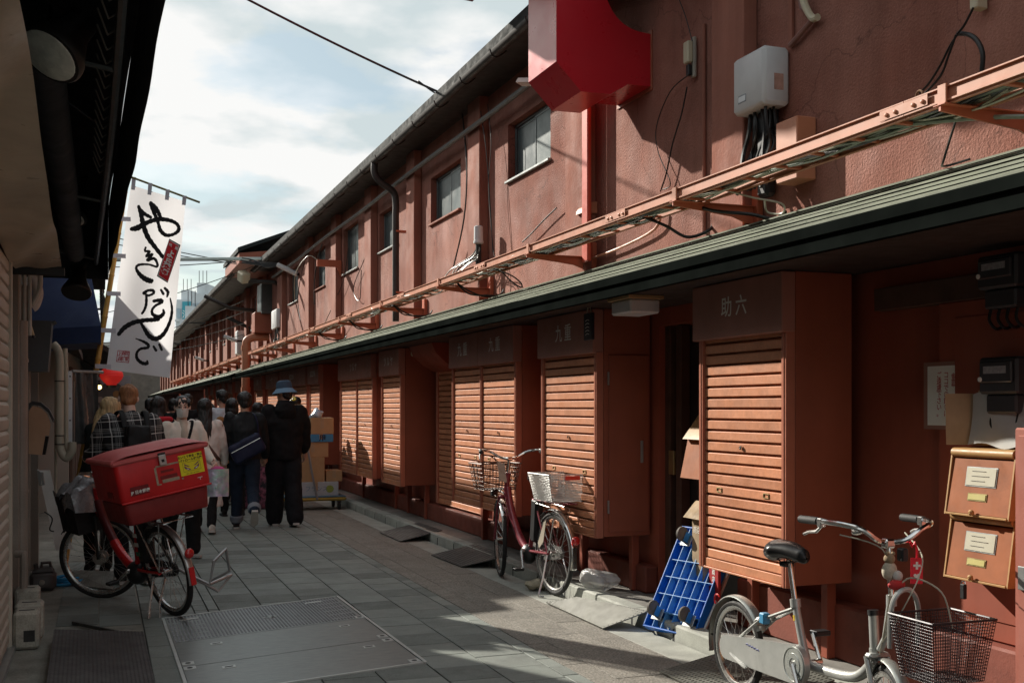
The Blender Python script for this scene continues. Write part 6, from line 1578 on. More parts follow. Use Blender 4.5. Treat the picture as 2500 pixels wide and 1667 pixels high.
# bucket-hat man
q = floor_pt(652, 1207)
p_, W, T_, J_, Hd_ = person('person in blue bucket hat, black hoodie and wide black trousers', q.x, q.y, R(2), 1.80, legs=((10, 4), (-11, 8)), arms=((-4, 8, 6), (6, 10, 16)), head_turn=42, head_tilt=2, top=F_black, bottom=F_black2, shoes=L_red, hair_style='crop', shoulder=1.16, bulk=1.2, flare=1.75, collar=True, hem=.80,
       hat=(fabric('blue_denim_hat', (.05, .085, .13)), fabric('blue_denim_brim', (.14, .24, .34))))
hd_ = ring_loft([(T_((0, -.10, 1.30)), .10, .05), (T_((0, -.11, 1.40)), .13, .075), (T_((0, -.07, 1.48)), .11, .09), (T_((0, -.05, 1.52)), .08, .07)])
k_ = 1.80 / 1.72
hm_ = remesh(MB().add([W(v) for v in hd_.v], hd_.f), .012, 3, .01, 12); hh_ = put('hood', hm_, F_black); hh_.parent = p_; hh_.matrix_parent_inverse = (Matrix.Translation((q.x, q.y, 0)) @ Matrix.Rotation(R(2), 4, 'Z')).inverted()
# others in the crowd
def crowd(label, px, d, rz, H, **kw):
    a, b = at_px(px, d); kw.setdefault('face', False); kw.setdefault('fingers', False); kw.setdefault('vox', .018)
    return person(label, a, b, R(rz), H, **kw)
p_, W, T_, J_, Hd_ = crowd('person in brown suede jacket carrying a brown bag, beside the beige coat', 533, 15.4, 4, 1.62, legs=((10, 5), (-12, 10)), arms=((8, 10, 20), (-5, 8, 10)), top=F_brown, bottom=F_black, shoes=L_dark, hair_style='bob', socks='dark', hem=.78)
hnd = W(J_['wr', -1] + J_['hd', -1] * .08)
hb_ = thing('handbag', 'slouchy brown leather bag hanging from the suede-jacket walker', 'bag', hnd - Vector((0, 0, .4)))
put('pouch', remesh(MB().box(hnd.x - .14, hnd.x + .14, hnd.y - .07, hnd.y + .07, hnd.z - .42, hnd.z - .12, .03), .014, 6, .014, 9), mat('tan_leather', (.20, .095, .03), .5, var=.15), hb_)
MB().tube(smooth_path([hnd + Vector((-.1, 0, -.14)), hnd + Vector((0, 0, .0)), hnd + Vector((.1, 0, -.14))], 5), .010, 6).build('handle', MATS['tan_leather'], hb_)
p_, W, T_, J_, Hd_ = crowd('person in light grey fleece with a cross-body strap farther ahead', 510, 17.3, 12, 1.76, legs=((8, 4), (-8, 6)), top=F_grey, bottom=F_black, shoes=L_grey, hair_style='short', head_turn=30, face=True)
crowd('person with long black hair and red scarf between plaid shirt and face mask', 365, 13.6, -20, 1.62, top=F_black, bottom=F_black, shoes=L_dark, hair_style='long', head_turn=-20)
a, b = at_px(374, 13.3)
sf = MB().tube(arc_pts((a, b + .02, 1.36), .085, 0, 2 * math.pi * 15 / 16, 15, (1, 0, 0), (0, 1, 0)), .035, 8, closed=True).mesh('scarf'); sf = put('red_scarf', sf, fabric('red_wool', (.45, .02, .03))); tag(sf, 'red scarf round the neck of the long-haired walker behind the face mask', 'scarf')
crowd('distant dark-haired head just above the face-mask walker', 431, 19.5, 0, 1.72, top=F_black, bottom=F_black2, shoes=L_dark, hair_style='short')
crowd('distant person in dark clothes between beige coat and grey fleece', 484, 20.5, 10, 1.55, top=F_coat, bottom=F_black, shoes=L_dark, hair_style='bob')
crowd('person in navy cap-like dark hair and blue jacket beyond the plaid shirt', 345, 17.0, 0, 1.62, top=fabric('slate_blue', (.05, .08, .13)), bottom=F_black, shoes=L_dark, hair_style='short')
crowd('dark-haired person with a yellow hair clip behind the bucket hat', 678, 17.8, 5, 1.66, top=F_black2, bottom=F_black, shoes=L_dark, hair_style='bob')
a, b = at_px(671, 17.6)
o = MB().tube(arc_pts((a, b - .12, 1.64), .035, 0, 2 * math.pi * 11 / 12, 11, (1, 0, 0), (0, 0, .6)), .012, 8, closed=True).build('hair_clip', mat('yellow_clip', (.70, .62, .05), .4)); tag(o, 'yellow hair clip behind the bucket hat', 'hair clip')
crowd('person in dark floral skirt between the sling bag and the wide trousers', 592, 16.6, 6, 1.56, legs=((6, 4), (-6, 4)), top=F_black, bottom=mat('floral_print', (.012, .014, .02), .8, var=.1, vs=20, c2=(.30, .10, .16)), shoes=L_dark, hair_style='bob', hem=.8, flare=2.2, socks='dark')
crowd('far person in the middle of the street, left of the beige coat', 398, 22.0, 0, 1.66, top=F_coat, bottom=F_black, shoes=L_dark, hair_style='bob')

# ---- hand cart with cartons
c0 = floor_pt(722, 1172)
ct = thing('hand_cart', 'yellow and blue platform hand cart standing beside the kerb', 'hand cart', c0)
cx_, cy_ = c0.x + .02, c0.y + .30
MB().box(cx_ - .46, cx_ + .46, cy_ - .30, cy_ + .30, .135, .185, .02).build('deck', mat('yellow_plastic', (.34, .23, .04), .5, var=.15), ct)
MB().box(cx_ - .45, cx_ + .45, cy_ - .29, cy_ + .29, .186, .205, .006).build('deck_mat', mat('blue_mat', (.08, .17, .24), .6), ct)
for (a, b) in ((-.36, -.22), (.36, -.22), (-.36, .22), (.36, .22)):
    w_ = MB().lathe((cx_ + a - .02, cy_ + b, .062), (1, 0, 0), [(.02, 0), (.055, .002), (.062, .010), (.062, .030), (.055, .038), (.02, .04)], 18).build('caster', M_black, ct)
    MB().box(cx_ + a - .03, cx_ + a + .03, cy_ + b - .03, cy_ + b + .03, .10, .134, .004).build('caster_fork', M_alu, w_)
MB().tube([(cx_ + .02, cy_ - .33, .16), (cx_ - .06, cy_ - .34, .55), (cx_ - .16, cy_ - .36, 1.12)], .016, 8).build('handle', mat('grey_strap', (.30, .31, .33), .4, .4), ct)
M_carton = mat('carton', (.42, .27, .14), .8, var=.1, vs=5, streak=.05)
def carton(x, y, z, w, d, h, label, m=None, rz=0.0):
    t = thing('carton', label, 'box', (x, y, z), 'cartons on the hand cart', rz, True)
    MB().box(-w / 2, w / 2, -d / 2, d / 2, 0, h, .004).build('box', m or M_carton, t)
    for s in (-1, 1): MB().box(-w / 2 + .004, w / 2 - .004, s * .002, s * (d / 2 - .003), h + .0004, h + .003, .001).build('flap', m or M_carton, t)
    MB().box(-.025, .025, -d / 2 - .0012, d / 2 + .0012, h * .35, h + .0036, 0).build('tape', mat('packing_tape', (.36, .26, .16), .3), t)
    return t
z_ = .206
wc = carton(cx_ + .02, cy_ - .02, z_, .66, .42, .20, 'pale printed produce carton at the bottom of the hand cart stack', mat('white_carton', (.40, .44, .47), .7, var=.06))
put('lettering', text_mesh('ラ・フランス', .085, plane_m4((-.08, -.213, .10), (1, 0, 0), (0, 0, 1))), mat('faded_ink', (.16, .24, .34), .7), wc)
MB().prism([Vector((.20 + .06 * math.cos(a), -.2125, .10 + .055 * math.sin(a))) for a in [2 * math.pi * i / 14 for i in range(14)]][::-1], (0, .001, 0)).build('pear_print', mat('pear_green', (.24, .30, .06), .7), wc)
z_ += .203
carton(cx_ - .06, cy_, z_, .42, .40, .36, 'tall brown carton on the pale printed one')
carton(cx_ + .30, cy_ + .02, z_, .24, .36, .16, 'low brown carton beside the tall one on the hand cart')
carton(cx_ - .02, cy_ + .02, z_ + .363, .46, .38, .22, 'brown carton third from the bottom of the stack')
b4 = carton(cx_ + .10, cy_ - .01, z_ + .586, .36, .36, .11, 'blue-banded carton near the top of the stack', mat('blue_carton', (.05, .22, .42), .6))
put('lettering', text_mesh('用', .10, plane_m4((.02, -.1835, .055), (1, 0, 0), (0, 0, 1)), weight=.003), mat('navy_ink', (.01, .02, .06), .6), b4)
carton(cx_ + .12, cy_, z_ + .70, .34, .34, .24, 'top brown carton of the stack under the crumpled film')
o = MB().sphere((cx_ + .06, cy_ - .05, z_ + .99), .09, 14, 10, (1.1, 1, .9)).mesh('wrap')
for v in o.vertices: v.co += Vector((.02 * math.sin(40 * v.co.z), .0, .02 * math.sin(47 * v.co.x)))
o = put('plastic_wrap', o, mat('blue_wrap', (.40, .50, .60), .25, var=.3, vs=20)); tag(o, 'crumpled pale blue film on the top carton', 'plastic wrap')
t = thing('carton', 'open brown carton standing tall behind the bucket-hat walker', 'box', (cx_ - .28, cy_ + .25, z_), 'cartons on the hand cart'); MB().box(cx_ - .40, cx_ - .12, cy_ + .2, cy_ + .3, .207, 1.55, .004).build('panel', M_carton, t)

# ================================================================== SHADED SIDE (left)
LX = -0.53
M_lshut = mat('beige_shutter', (.50, .445, .37), .5, .1, var=.12, vs=3, stain=.2, streak=.1, axis_scale=(1, .3, 1))
M_lwall = mat('left_wall', (.22, .195, .165), .8, var=.2, vs=2, stain=.3)
M_brownpost = mat('brown_pipe_paint', (.28, .235, .195), .5, var=.12, vs=4, fine=.1, fines=120)
M_canvas_dk = mat('dark_canvas', (.020, .028, .034), .8, var=.2, vs=2.5, bump=.1, bs=40)
M_canvas_blue = mat('navy_canvas', (.018, .034, .095), .75, var=.15, vs=3)
M_tarp = mat('beige_tarp', (.62, .54, .40), .32, var=.18, vs=2.2, bump=.5, bs=5, spec=.5, stain=.12)
ls = thing('shop_building', 'low shaded shop with beige roller shutter at the left edge', 'building', (-1.5, 4.5, 0))
MB().box(-4.5, LX - .12, -3.0, 7.66, 0, 3.0).build('wall', M_lwall, ls, smooth=False)
MB().box(-5.5, -1.3, -6.0, 12.4, 3.001, 5.4).build('unseen_storeys', M_lwall, ls, smooth=False)  # unseen storeys added to keep sky light off the near right wall
sh = thing_part('shutter', ls)
me = MB()
prf = [(0, 0), (.014, .008), (.018, .02), (.018, .066), (.008, .082), (0, .088)]
n_ = len(prf); me.add([(x, s * 4.55, z) for s in (-1, 1) for (x, z) in prf], [(n_ + i, n_ + i + 1, i + 1, i) for i in range(n_ - 1)]); me = me.mesh('slat', True, 28)
for i in range(27):
    o = put('slat', me, M_lshut, sh); o.location = (LX - .022, 2.95, .04 + i * .088)
MB().box(LX - .06, LX - .023, -1.6, 7.5, .03, 2.42).build('backing', M_lwall, sh)
MB().box(LX - .10, LX + .012, 7.50, 7.56, .0, 2.42, .004).build('guide_rail', M_lshut, ls)
MB().box(LX - .10, LX + .02, -1.6, 7.56, 2.43, 2.62, .01).build('shutter_housing', M_black, ls)
MB().box(LX - .05, LX + .03, -1.0, 7.56, -.002, .03, .004).build('threshold', M_alu_lt, ls)
# hanging tarp soffit (beige), sagging, ends above the shutter
def tp(u, v):
    Y = 1.0 + 7.0 * v; xr = -.15 - .10 * v
    x = LX + (xr - LX) * u
    return (x, Y, 2.405 + .03 * math.sin(Y * 1.7 + u * 2) * u + .012 * math.sin(7 * u + Y * 4) + .018 * u)
tarp = MB().grid(tp, 14, 50)
tarp = tarp.build('tarp_soffit', M_tarp); tag(tarp, 'beige vinyl tarp stretched under the eave above the roller shutter', 'tarp')
o = MB().box(LX - .02, -.23, 7.98, 8.01, 2.375, 2.43, .003).build('tarp_bar', M_black); tag(o, 'black bar along the far end of the beige tarp', 'bar')
# big dark awning
aw = thing('awning', 'large dark canvas awning overhead at the left', 'awning', (-.4, 6, 2.9))
def edge(Y): return .164 - .0105 * max(0, min(Y, 5.3) - 3.1) - .0182 * max(0, Y - 5.3)
AL = 9.9
def ac(u, v):
    Y = 0.2 + AL * v; x = -1.25 + (edge(Y) + 1.25) * u
    return (x, Y, 3.62 - .42 * u + .02 * math.sin(Y * 2.2) * u)
MB().grid(ac, 8, 40).build('canopy', M_canvas_dk, aw)
def vl(u, v):
    Y = 0.2 + AL * v; return (edge(Y) + .003 * math.sin(Y * 5) * u, Y, 3.20 - .60 * u + .006 * math.sin(Y * 2.2))  # top raised out of view so its shadow reaches farther over the paving
MB().grid(vl, 4, 60).build('valance', M_canvas_dk, aw)
MB().prism([(-1.25, 10.1, 3.62), (edge(10.1), 10.1, 3.20), (edge(10.1), 10.1, 2.59), (-1.25, 10.1, 2.59)], (0, .02, 0)).build('end_panel', M_canvas_dk, aw)
MB().tube([(edge(y) - .10, y, 2.70) for y in [.3 + 1.2 * i for i in range(9)]], .018, 8).build('front_bar', M_alu, aw)
MB().box(-1.2, -1.15, .3, 10.0, 3.45, 3.55).build('wall_batten', M_black, aw)
for y in (1.5, 4.2, 6.9, 9.6): MB().tube([(-1.18, y, 2.78), (-.5, y, 2.78), (edge(y) - .10, y, 2.70)], .014, 8).build('arm', M_alu, aw)
# lacing cord along the front bar
q = random.Random(9)
for i in range(22):
    y = 2.6 + i * .16; x = edge(y) - .14
    MB().tube([(x - .03, y, 2.75), (x, y + .05, 2.685), (x + .05, y + .11, 2.74)], .004, 4).build('lacing', mat('rope', (.16, .14, .12), .8), aw)
# rolled duct under the awning
MB().tube([(-.20, y, 2.74) for y in [4.2 + .6 * i for i in range(10)]], .075, 12).build('rolled_curtain', M_canvas_dk, aw)
# gooseneck spot lamps
M_spot = mat('lamp_black', (.022, .020, .020), .5, .3, var=.15)
def spot(c, aim, size, arm, label, glass=True):
    c = Vector(c); aim = Vector(aim).normalized()
    t = thing('spot_lamp', label, 'lamp', c, 'spot lamps under the awning')
    MB().lathe(c, -aim, [(size, 0), (size * 1.06, .012), (size * 1.04, .03), (size * .80, size * .75), (size * .55, size * 1.3), (size * .50, size * 1.9), (size * .25, size * 2.05), (.001, size * 2.06)], 26).build('shade', M_spot, t)
    if glass: MB().lathe(c + aim * .001, aim, [(size * .90, -.004), (size * .88, .004), (size * .5, .012), (.001, .016)], 26).build('lens', mat('lamp_lens', (.85, .86, .76), .25, var=.2, vs=20, spec=.5), t)
    pts = [c - aim * size * 1.8] + [Vector(p) for p in arm]
    MB().tube(smooth_path(pts, 5), .016, 8).build('arm', M_spot, t)
p = depth_pt(112, 128, 3.5)
spot(p, (-.50, -.42, -.75), .102, [p + Vector((-.1, .18, .28)), (-.45, p.y + .35, 2.75)], 'large round spot lamp under the tarp at the top left corner')
p = depth_pt(172, 505, 7.4)
spot(p + Vector((-.03, 0, .02)), (-.35, -.35, -.87), .105, [p + Vector((.06, .1, .30)), (-.25, p.y + .2, 2.75)], 'second black spot lamp midway along the dark awning')
p = depth_pt(190, 680, 9.3)
spot(p + Vector((-.05, 0, .02)), (-.1, -.45, -.88), .115, [p + Vector((.06, .1, .35)), (-.2, p.y + .2, 2.75)], 'far black spot lamp against the navy awning', False)
p = depth_pt(128, 212, 4.6)
t = thing('bulb_lamp', 'small pale reflector bulb hanging below the large spot lamp', 'lamp', p)
MB().lathe(p, (-.25, -.1, .95), [(.001, -.03), (.035, -.028), (.04, -.02), (.03, .02), (.016, .06), (.014, .09)], 18).build('bulb', mat('bulb_glass', (.34, .31, .25), .3), t)
MB().tube([p + Vector((-.02, 0, .08)), p + Vector((-.02, .1, .4)), (-.3, p.y + .2, 2.75)], .007, 6).tube([p + Vector((0, 0, .0)), p + Vector((.17, .25, -.06))], .006, 5).build('arm', M_spot, t)

# brown downpipe and its neighbours beside the shutter
def pxl(px, py, d): return depth_pt(px, py, d)
t = thing('downpipe', 'fat brown downpipe standing beside the beige roller shutter', 'downpipe', (-.50, 8.35, 0))
P0 = pxl(48, 1000, 8.0); zt = pxl(48, 737, 8.0).z
MB().cyl((P0.x, P0.y, 0), (P0.x, P0.y, zt), .047, n=20).build('pipe', M_brownpost, t)
for z in (pxl(48, 828, 8.0).z, .9): MB().cyl((P0.x, P0.y, z - .012), (P0.x, P0.y, z + .012), .052, n=20).box(P0.x - .2, P0.x - .03, P0.y - .012, P0.y + .012, z - .01, z + .01, .002).build('clamp', M_brownpost, t)
t = thing('pipe_cluster', 'bundle of pale pipes rising above the brown downpipe', 'pipe', P0 + Vector((0, .1, 2)))
for i in range(4): MB().cyl((P0.x - .05 + .035 * i, P0.y + .06, zt - .1), (P0.x - .05 + .035 * i, P0.y + .06, 2.95), .014, n=8).build('pipe', mat('pale_pipe', (.50, .49, .44), .5), t)
MB().tube(smooth_path([(P0.x + .07, P0.y + .1, zt + .12), (P0.x + .12, P0.y + .1, zt + .25), (P0.x + .11, P0.y + .1, zt + .42), (P0.x + .03, P0.y + .1, zt + .46)], 6), .018, 8).build('bend', MATS['pale_pipe'], t)
a = pxl(82, 650, 8.8); b = pxl(80, 700, 8.8)
MB().tube(smooth_path([a + Vector((-.03, 0, .05)), a, (a + b) / 2 + Vector((.02, 0, 0)), b, b + Vector((-.02, 0, -.02))], 5), .04, 12).build('insulated_pipe', mat('white_wrap', (.65, .65, .62), .7), t)
o = MB().tube(smooth_path([pxl(36, 1272, 7.75), pxl(50, 1272, 7.75), pxl(55, 1280, 7.75), pxl(54, 1350, 7.75)], 4), .026, 10).build('vent_pipe', M_brownpost); tag(o, 'small elbow pipe low on the brown downpipe', 'pipe')
# wall behind: narrow service bay
bay = thing('service_bay', 'dim service bay with meters and pipes beyond the brown downpipe', 'wall', (-.9, 9.5, 0))
MB().box(-1.9, -.62, 7.70, 11.7, 0, 4.2).build('wall', mat('bay_wall', (.17, .155, .135), .85, var=.25, vs=2, stain=.3), bay, smooth=False)  # upper part is unseen, raised to shade the street paving
for (y, w) in ((8.62, .10), (9.9, .12), (11.2, .08)): MB().box(-.619, -.55, y, y + w, 0, 2.5, .005).build('post', M_brownpost, bay)
t = thing('rain_hood', 'dark grey rain hood box on the wall above the tan sign', 'hood', pxl(90, 790, 8.9))
a = pxl(52, 735, 9.0); b = pxl(118, 852, 9.0)
MB().prism([(a.x, a.y, b.z), (b.x - .03, a.y, b.z), (b.x, a.y, a.z - .02), (b.x + .03, a.y, a.z), (a.x, a.y, a.z)], (0, .30, 0)).build('hood', mat('hood_grey', (.06, .062, .065), .45, var=.15), t)
t = thing('lighter_tag', 'small pale wooden stick on the dark rain hood', 'stick', pxl(71, 760, 8.6)); a = pxl(66, 738, 8.7); b = pxl(78, 776, 8.7)
MB().tube([a, a.lerp(b, .85)], .012, 8).build('stick', mat('pale_wood', (.55, .42, .24), .6), t); MB().tube([a.lerp(b, .85), b], .012, 8).build('tip', M_black, t)
# tan bread-shaped sign
A = [pxl(px, py, 8.7) for px, py in ((66, 1042), (66, 945), (74, 932), (92, 936), (108, 950), (116, 975), (112, 1000), (104, 1000), (96, 1045))]
t = thing('shop_sign', 'tan bread-shaped wooden sign with a dark rounded top', 'sign', A[0])
MB().prism(A[::-1], (0, .03, 0)).build('board', mat('tan_board', (.58, .35, .22), .7, var=.1, vs=5), t)
B_ = [pxl(px, py, 8.7) for px, py in ((66, 943), (74, 929), (93, 932), (110, 947), (122, 970), (124, 962), (113, 940), (94, 924), (74, 921), (66, 926))]
MB().prism(B_, (0, .16, 0)).build('roof', mat('hood_grey', (.06, .062, .065), .45), t)
MB().prism([pxl(px, py, 8.72) for px, py in ((104, 1002), (112, 1002), (104, 1044), (97, 1044))][::-1], (0, .1, 0)).build('side', M_black, t)
# beige conduits with U-bend
t = thing('conduit_group', 'beige conduits with a U-shaped bend on the service bay wall', 'conduit', (-.5, 10, 1))
MC = mat('beige_conduit', (.46, .42, .33), .5, var=.1)
c1 = [pxl(px, py, 9.6) for px, py in ((122, 790), (136, 815), (137, 900), (137, 1000), (140, 1035), (153, 1052), (165, 1035), (166, 1015))]
MB().tube(smooth_path(c1, 5), .034, 12).build('conduit', MC, t)
MB().tube(smooth_path([pxl(px, py, 9.7) for px, py in ((150, 800), (152, 900), (152, 1000), (153, 1030), (158, 1038), (160, 1015))], 5), .018, 8).build('conduit', MC, t)
MB().tube([pxl(128, 860, 9.7), pxl(128, 1180, 9.7)], .012, 8).build('conduit', MC, t)
for py in (875, 1000, 1020): MB().tube(arc_pts(pxl(137, py, 9.6), .038, 0, 2 * math.pi * 11 / 12, 11, (1, 0, 0), (0, 1, 0)), .005, 5, closed=True).build('tie', M_black, t)
# white bolted strip and clear curtain
a, b = pxl(156, 852, 10.1), pxl(166, 1026, 10.1)
t = thing('vinyl_curtain', 'clear vinyl curtain hanging from a white bolted strip by the bamboo pole', 'curtain', (a.x, a.y, b.z))
MB().box(a.x, b.x, a.y - .01, a.y + .02, b.z, a.z, .003).build('strip', mat('white_strip', (.66, .68, .70), .5), t)
for i in range(4): MB().lathe(((a.x + b.x) / 2, a.y - .01, b.z + (a.z - b.z) * (.06 + .29 * i)), (0, -1, 0), [(.008, 0), (.006, .005), (.001, .006)], 8).build('bolt', M_alu, t)
vm = mat('clear_vinyl', (.10, .10, .10), .12, var=.3, vs=6, bump=.6, bs=7, spec=.7)
MB().grid(lambda u, v: (b.x + .02 + .20 * u, a.y + .05 + .05 * math.sin(9 * u + 2 * v) + .25 * u, b.z + .02 + (a.z - b.z - .02) * v), 18, 8).build('sheet', vm, t)
MB().tube([(b.x, a.y, a.z), (b.x + .26, a.y + .3, a.z)], .014, 8).build('rail', M_alu_lt, t)
# planks leaning
t = thing('leaning_boards', 'pale grooved boards leaning on the wall by the jerrycan', 'board', pxl(130, 1262, 9.4))
for k, (p0, p1) in enumerate((((88, 1080), (128, 1264)), ((98, 1130), (141, 1262)))):
    a, b = pxl(*p0, 9.5 + .1 * k), pxl(*p1, 9.3 + .1 * k); b.z = max(b.z, .01)
    w = Vector((.09, .03, 0)); MB().prism([a, a + w, b + w, b], (0, .02, 0)).build('plank', mat('grey_board', (.46, .46, .43), .6, var=.15, stain=.2), t)
MB().tube(smooth_path([pxl(102, 1175, 9.3), pxl(120, 1190, 9.3), pxl(114, 1215, 9.3), pxl(124, 1220, 9.3)], 4), .006, 5).build('cord', M_cable, t)
t = thing('latch_bar', 'grey metal latch bar on the post above the leaning boards', 'bar', pxl(93, 1095, 9.2)); MB().tube([pxl(88, 1078, 9.2), pxl(92, 1115, 9.2), pxl(100, 1112, 9.2), pxl(96, 1085, 9.2)], .012, 6, closed=True).build('bar', M_alu_lt, t)
# jerrycan
p = floor_pt(98, 1358)
t = thing('jerrycan', 'dark brown plastic jerrycan with a round tap on the ground', 'jerrycan', p)
MJ = mat('jerry_plastic', (.07, .06, .057), .45, var=.15, vs=7)
MB().box(p.x - .10, p.x + .10, p.y, p.y + .22, 0.001, .155, .03).build('body', MJ, t, ang=60)
MB().prism([(p.x - .085, p.y + .02, .156), (p.x + .085, p.y + .02, .156), (p.x + .06, p.y + .05, .19), (p.x - .06, p.y + .05, .19)], (0, .13, 0)).build('shoulder', MJ, t)
MB().tube([(p.x - .01, p.y + .06, .185), (p.x - .01, p.y + .07, .225), (p.x + .05, p.y + .09, .225), (p.x + .06, p.y + .09, .18)], .014, 8).build('handle', MJ, t)
MB().cyl((p.x - .05, p.y + .05, .17), (p.x - .055, p.y + .04, .225), .018, n=12).build('spout', MJ, t)
MB().lathe((p.x - .005, p.y - .001, .075), (0, -1, 0), [(.022, 0), (.022, .012), (.012, .016), (.001, .016)], 14).build('tap', mat('tap_beige', (.26, .23, .19), .5), t)
# blue rope
p = floor_pt(152, 1345)
t = thing('rope', 'coil of bright blue rope lying by the jerrycan', 'rope', p)
q = random.Random(3)
for i in range(5): MB().tube(arc_pts(p + Vector((q.uniform(-.04, .04), q.uniform(-.02, .05), .018 + .014 * i)), q.uniform(.06, .10), q.uniform(0, 3), q.uniform(5, 8), 16, (1, 0, 0), (0, .6, .1)), .011, 6).build('strand', mat('blue_rope', (.03, .28, .55), .6), t)
# concrete blocks
for i, (px, py, sx, lab) in enumerate(((60, 1492, .15, 'front concrete base block with a dark square patch'), (66, 1470, .17, 'middle concrete base block of the three by the shutter'), (62, 1430, .16, 'rear concrete base block by the brown downpipe'))):
    p = floor_pt(px, py)
    t = thing('concrete_block', lab, 'concrete block', p, 'concrete base blocks')
    MB().box(p.x - sx / 2, p.x + sx / 2, p.y, p.y + .20, .001, .235, .018).build('block', mat('block_concrete', (.40, .38, .32), .85, var=.2, vs=9, fine=.2, fines=90, bump=.3, bs=60, stain=.4), t)
    MB().box(p.x - .045, p.x + .045, p.y + .06, p.y + .08, .2352, .2372, 0).build('slot', M_joint, t)
    if i == 0: MB().box(p.x - .015, p.x + .05, p.y - .0015, p.y - .0003, .05, .12, 0).build('patch', M_joint, t)
# ------------------------------------------------------------------ navy awning, low roofs and the rest of the left row
t = thing('awning', 'navy blue box awning beyond the dark one', 'awning', (-.6, 13.5, 2))
A0 = [pxl(50, 615, 10.6), pxl(205, 610, 10.6), pxl(232, 748, 10.1), pxl(70, 757, 10.1)]
Bk = Vector((0, 1.1, 0))
MB().prism(A0[::-1], Bk).build('canopy', M_canvas_blue, t)
V = [A0[3], A0[2], A0[2] - Vector((0, 0, .15)), A0[3] - Vector((0, 0, .15))]
MB().prism(V, Bk).build('valance', M_canvas_blue, t)
def left_house(y0, y1, x, h, label, m, floors=1, roof=.4):
    b = thing('shop_building', label, 'building', (x - 2, (y0 + y1) / 2, 0), 'shops on the shaded side')
    MB().box(x - 6, x, y0, y1, 0, h).build('wall', m, b, smooth=False)
    MB().prism([(x + roof, y0 - .1, h - .12), (x - 6, y0 - .1, h + .5), (x - 6, y0 - .1, h + .4), (x + roof, y0 - .1, h - .2)], (0, y1 - y0 + .2, 0)).build('roof', M_roofdark, b, smooth=False)
    y = y0 + .4
    while y < y1 - 1.2:
        w = MB().box(x + .002, x + .05, y, y + 1.6, .3, 2.1, .01).build('shop_front', mat('dark_front', (.12, .08, .06), .6, var=.3, vs=3), b)
        MB().box(x + .051, x + .06, y + .1, y + 1.5, .9, 1.9).build('pane', M_glass, w)
        if floors > 1:
            w = MB().box(x + .002, x + .05, y + .2, y + 1.4, 3.3, 4.3, .01).build('window', M_alu, b); MB().box(x + .051, x + .056, y + .27, y + 1.33, 3.37, 4.23).build('pane', M_glass_lt, w)
        y += 2.0
    MB().prism([(x + .75, y0, 2.25), (x, y0, 2.7), (x, y0, 2.62), (x + .75, y0, 2.17)], (0, y1 - y0, 0)).build('pent_roof', mat('dark_wood_roof', (.05, .036, .03), .7, var=.2), b, smooth=False)
    return b
M_creamw = mat('cream_wall', (.42, .41, .36), .8, var=.1, vs=1, stain=.15)
left_house(13.5, 17.2, -1.0, 3.42, 'low dim shop behind the bamboo pole', M_lwall, 1, 1.05)  # deep eave hidden from view, set to shade the street
left_house(17.2, 27.0, -.45, 5.2, 'two-storey cream shop seen behind the white flag', M_creamw, 2, .25)
left_house(27.0, 41.0, -.5, 5.75, 'two-storey brown shop farther down the shaded side', mat('brown_wall', (.20, .13, .10), .8, var=.15), 2, .25)
left_house(41.0, 58.0, -.5, 5.6, 'grey two-storey shop far down the shaded side', M_lwall, 2, .25)
left_house(58.0, 84.0, -.4, 5.6, 'last dim shop at the far end of the shaded side', mat('brown_wall', (.20, .13, .10), .8, var=.15), 2, .25)
t = thing('gate_building', 'dim building closing the far end of the street', 'building', (1.5, 95, 0)); MB().box(-6, 12, 86, 92, 0, 5.0).build('wall', M_lwall, t, smooth=False)
MB().prism([(-6, 85.6, 4.8), (12, 85.6, 4.8), (12, 89, 6.4), (-6, 89, 6.4)], (0, .1, .0)).build('roof', M_roofdark, t)
# iron balcony and wires on the cream house
t = thing('balcony_rail', 'thin iron balcony rails on the cream shop behind the bamboo pole', 'railing', (-.3, 17.6, 2.9))
for z in (2.95, 3.25, 3.55): MB().tube([(-.45, 17.5, z), (.0, 17.5, z), (.0, 22, z)], .018, 6).build('rail', M_spot, t)
for i in range(8): MB().tube(smooth_path([(.0, 17.6 + i * .5, 2.9), (.05, 17.7 + i * .5, 3.1), (-.02, 17.8 + i * .5, 3.3), (.04, 17.9 + i * .5, 3.6)], 3), .014, 5).build('scroll', M_spot, t)
# food poster, red lantern and small stall signs
a = [depth_pt(px, py, 16.5) for px, py in ((212, 866), (301, 862), (296, 950), (288, 962), (214, 958))]
t = thing('food_banner', 'large glossy food photo banner of skewers hanging behind the plaid shirt', 'banner', a[4])
MB().prism(a[::-1], (.0, .02, 0)).build('cloth', mat('banner_grey', (.42, .44, .46), .4, var=.2, vs=2), t)
def disc(px, py, rx, ry, m, nm, off, n=18):
    c_ = depth_pt(px, py, 16.5 - off); k = 16.5 / F_PX * OV
    MB().prism([c_ + Vector((CS * rx * k * math.cos(g_), -SN * rx * k * math.cos(g_), ry * k * math.sin(g_))) for g_ in [2 * math.pi * i / n for i in range(n)]], (0, .004, 0)).build(nm, m, t)
disc(256, 915, 40, 42, mat('plate_white', (.40, .40, .40), .4), 'printed_plate', .02); disc(256, 913, 34, 36, mat('plate_dark', (.13, .12, .11), .5), 'printed_bowl', .03)
for (px, py, r_, c_) in ((240, 930, 11, (.42, .27, .24)), (262, 938, 12, (.45, .24, .10)), (276, 920, 10, (.42, .20, .07)), (250, 944, 9, (.40, .12, .13)), (268, 905, 9, (.36, .20, .08)), (230, 918, 8, (.40, .34, .28))): disc(px, py, r_, r_ * .9, mat('print_%02d%02d' % (px % 100, py % 100), c_, .5, var=.15, vs=9), 'printed_dumpling', .04)
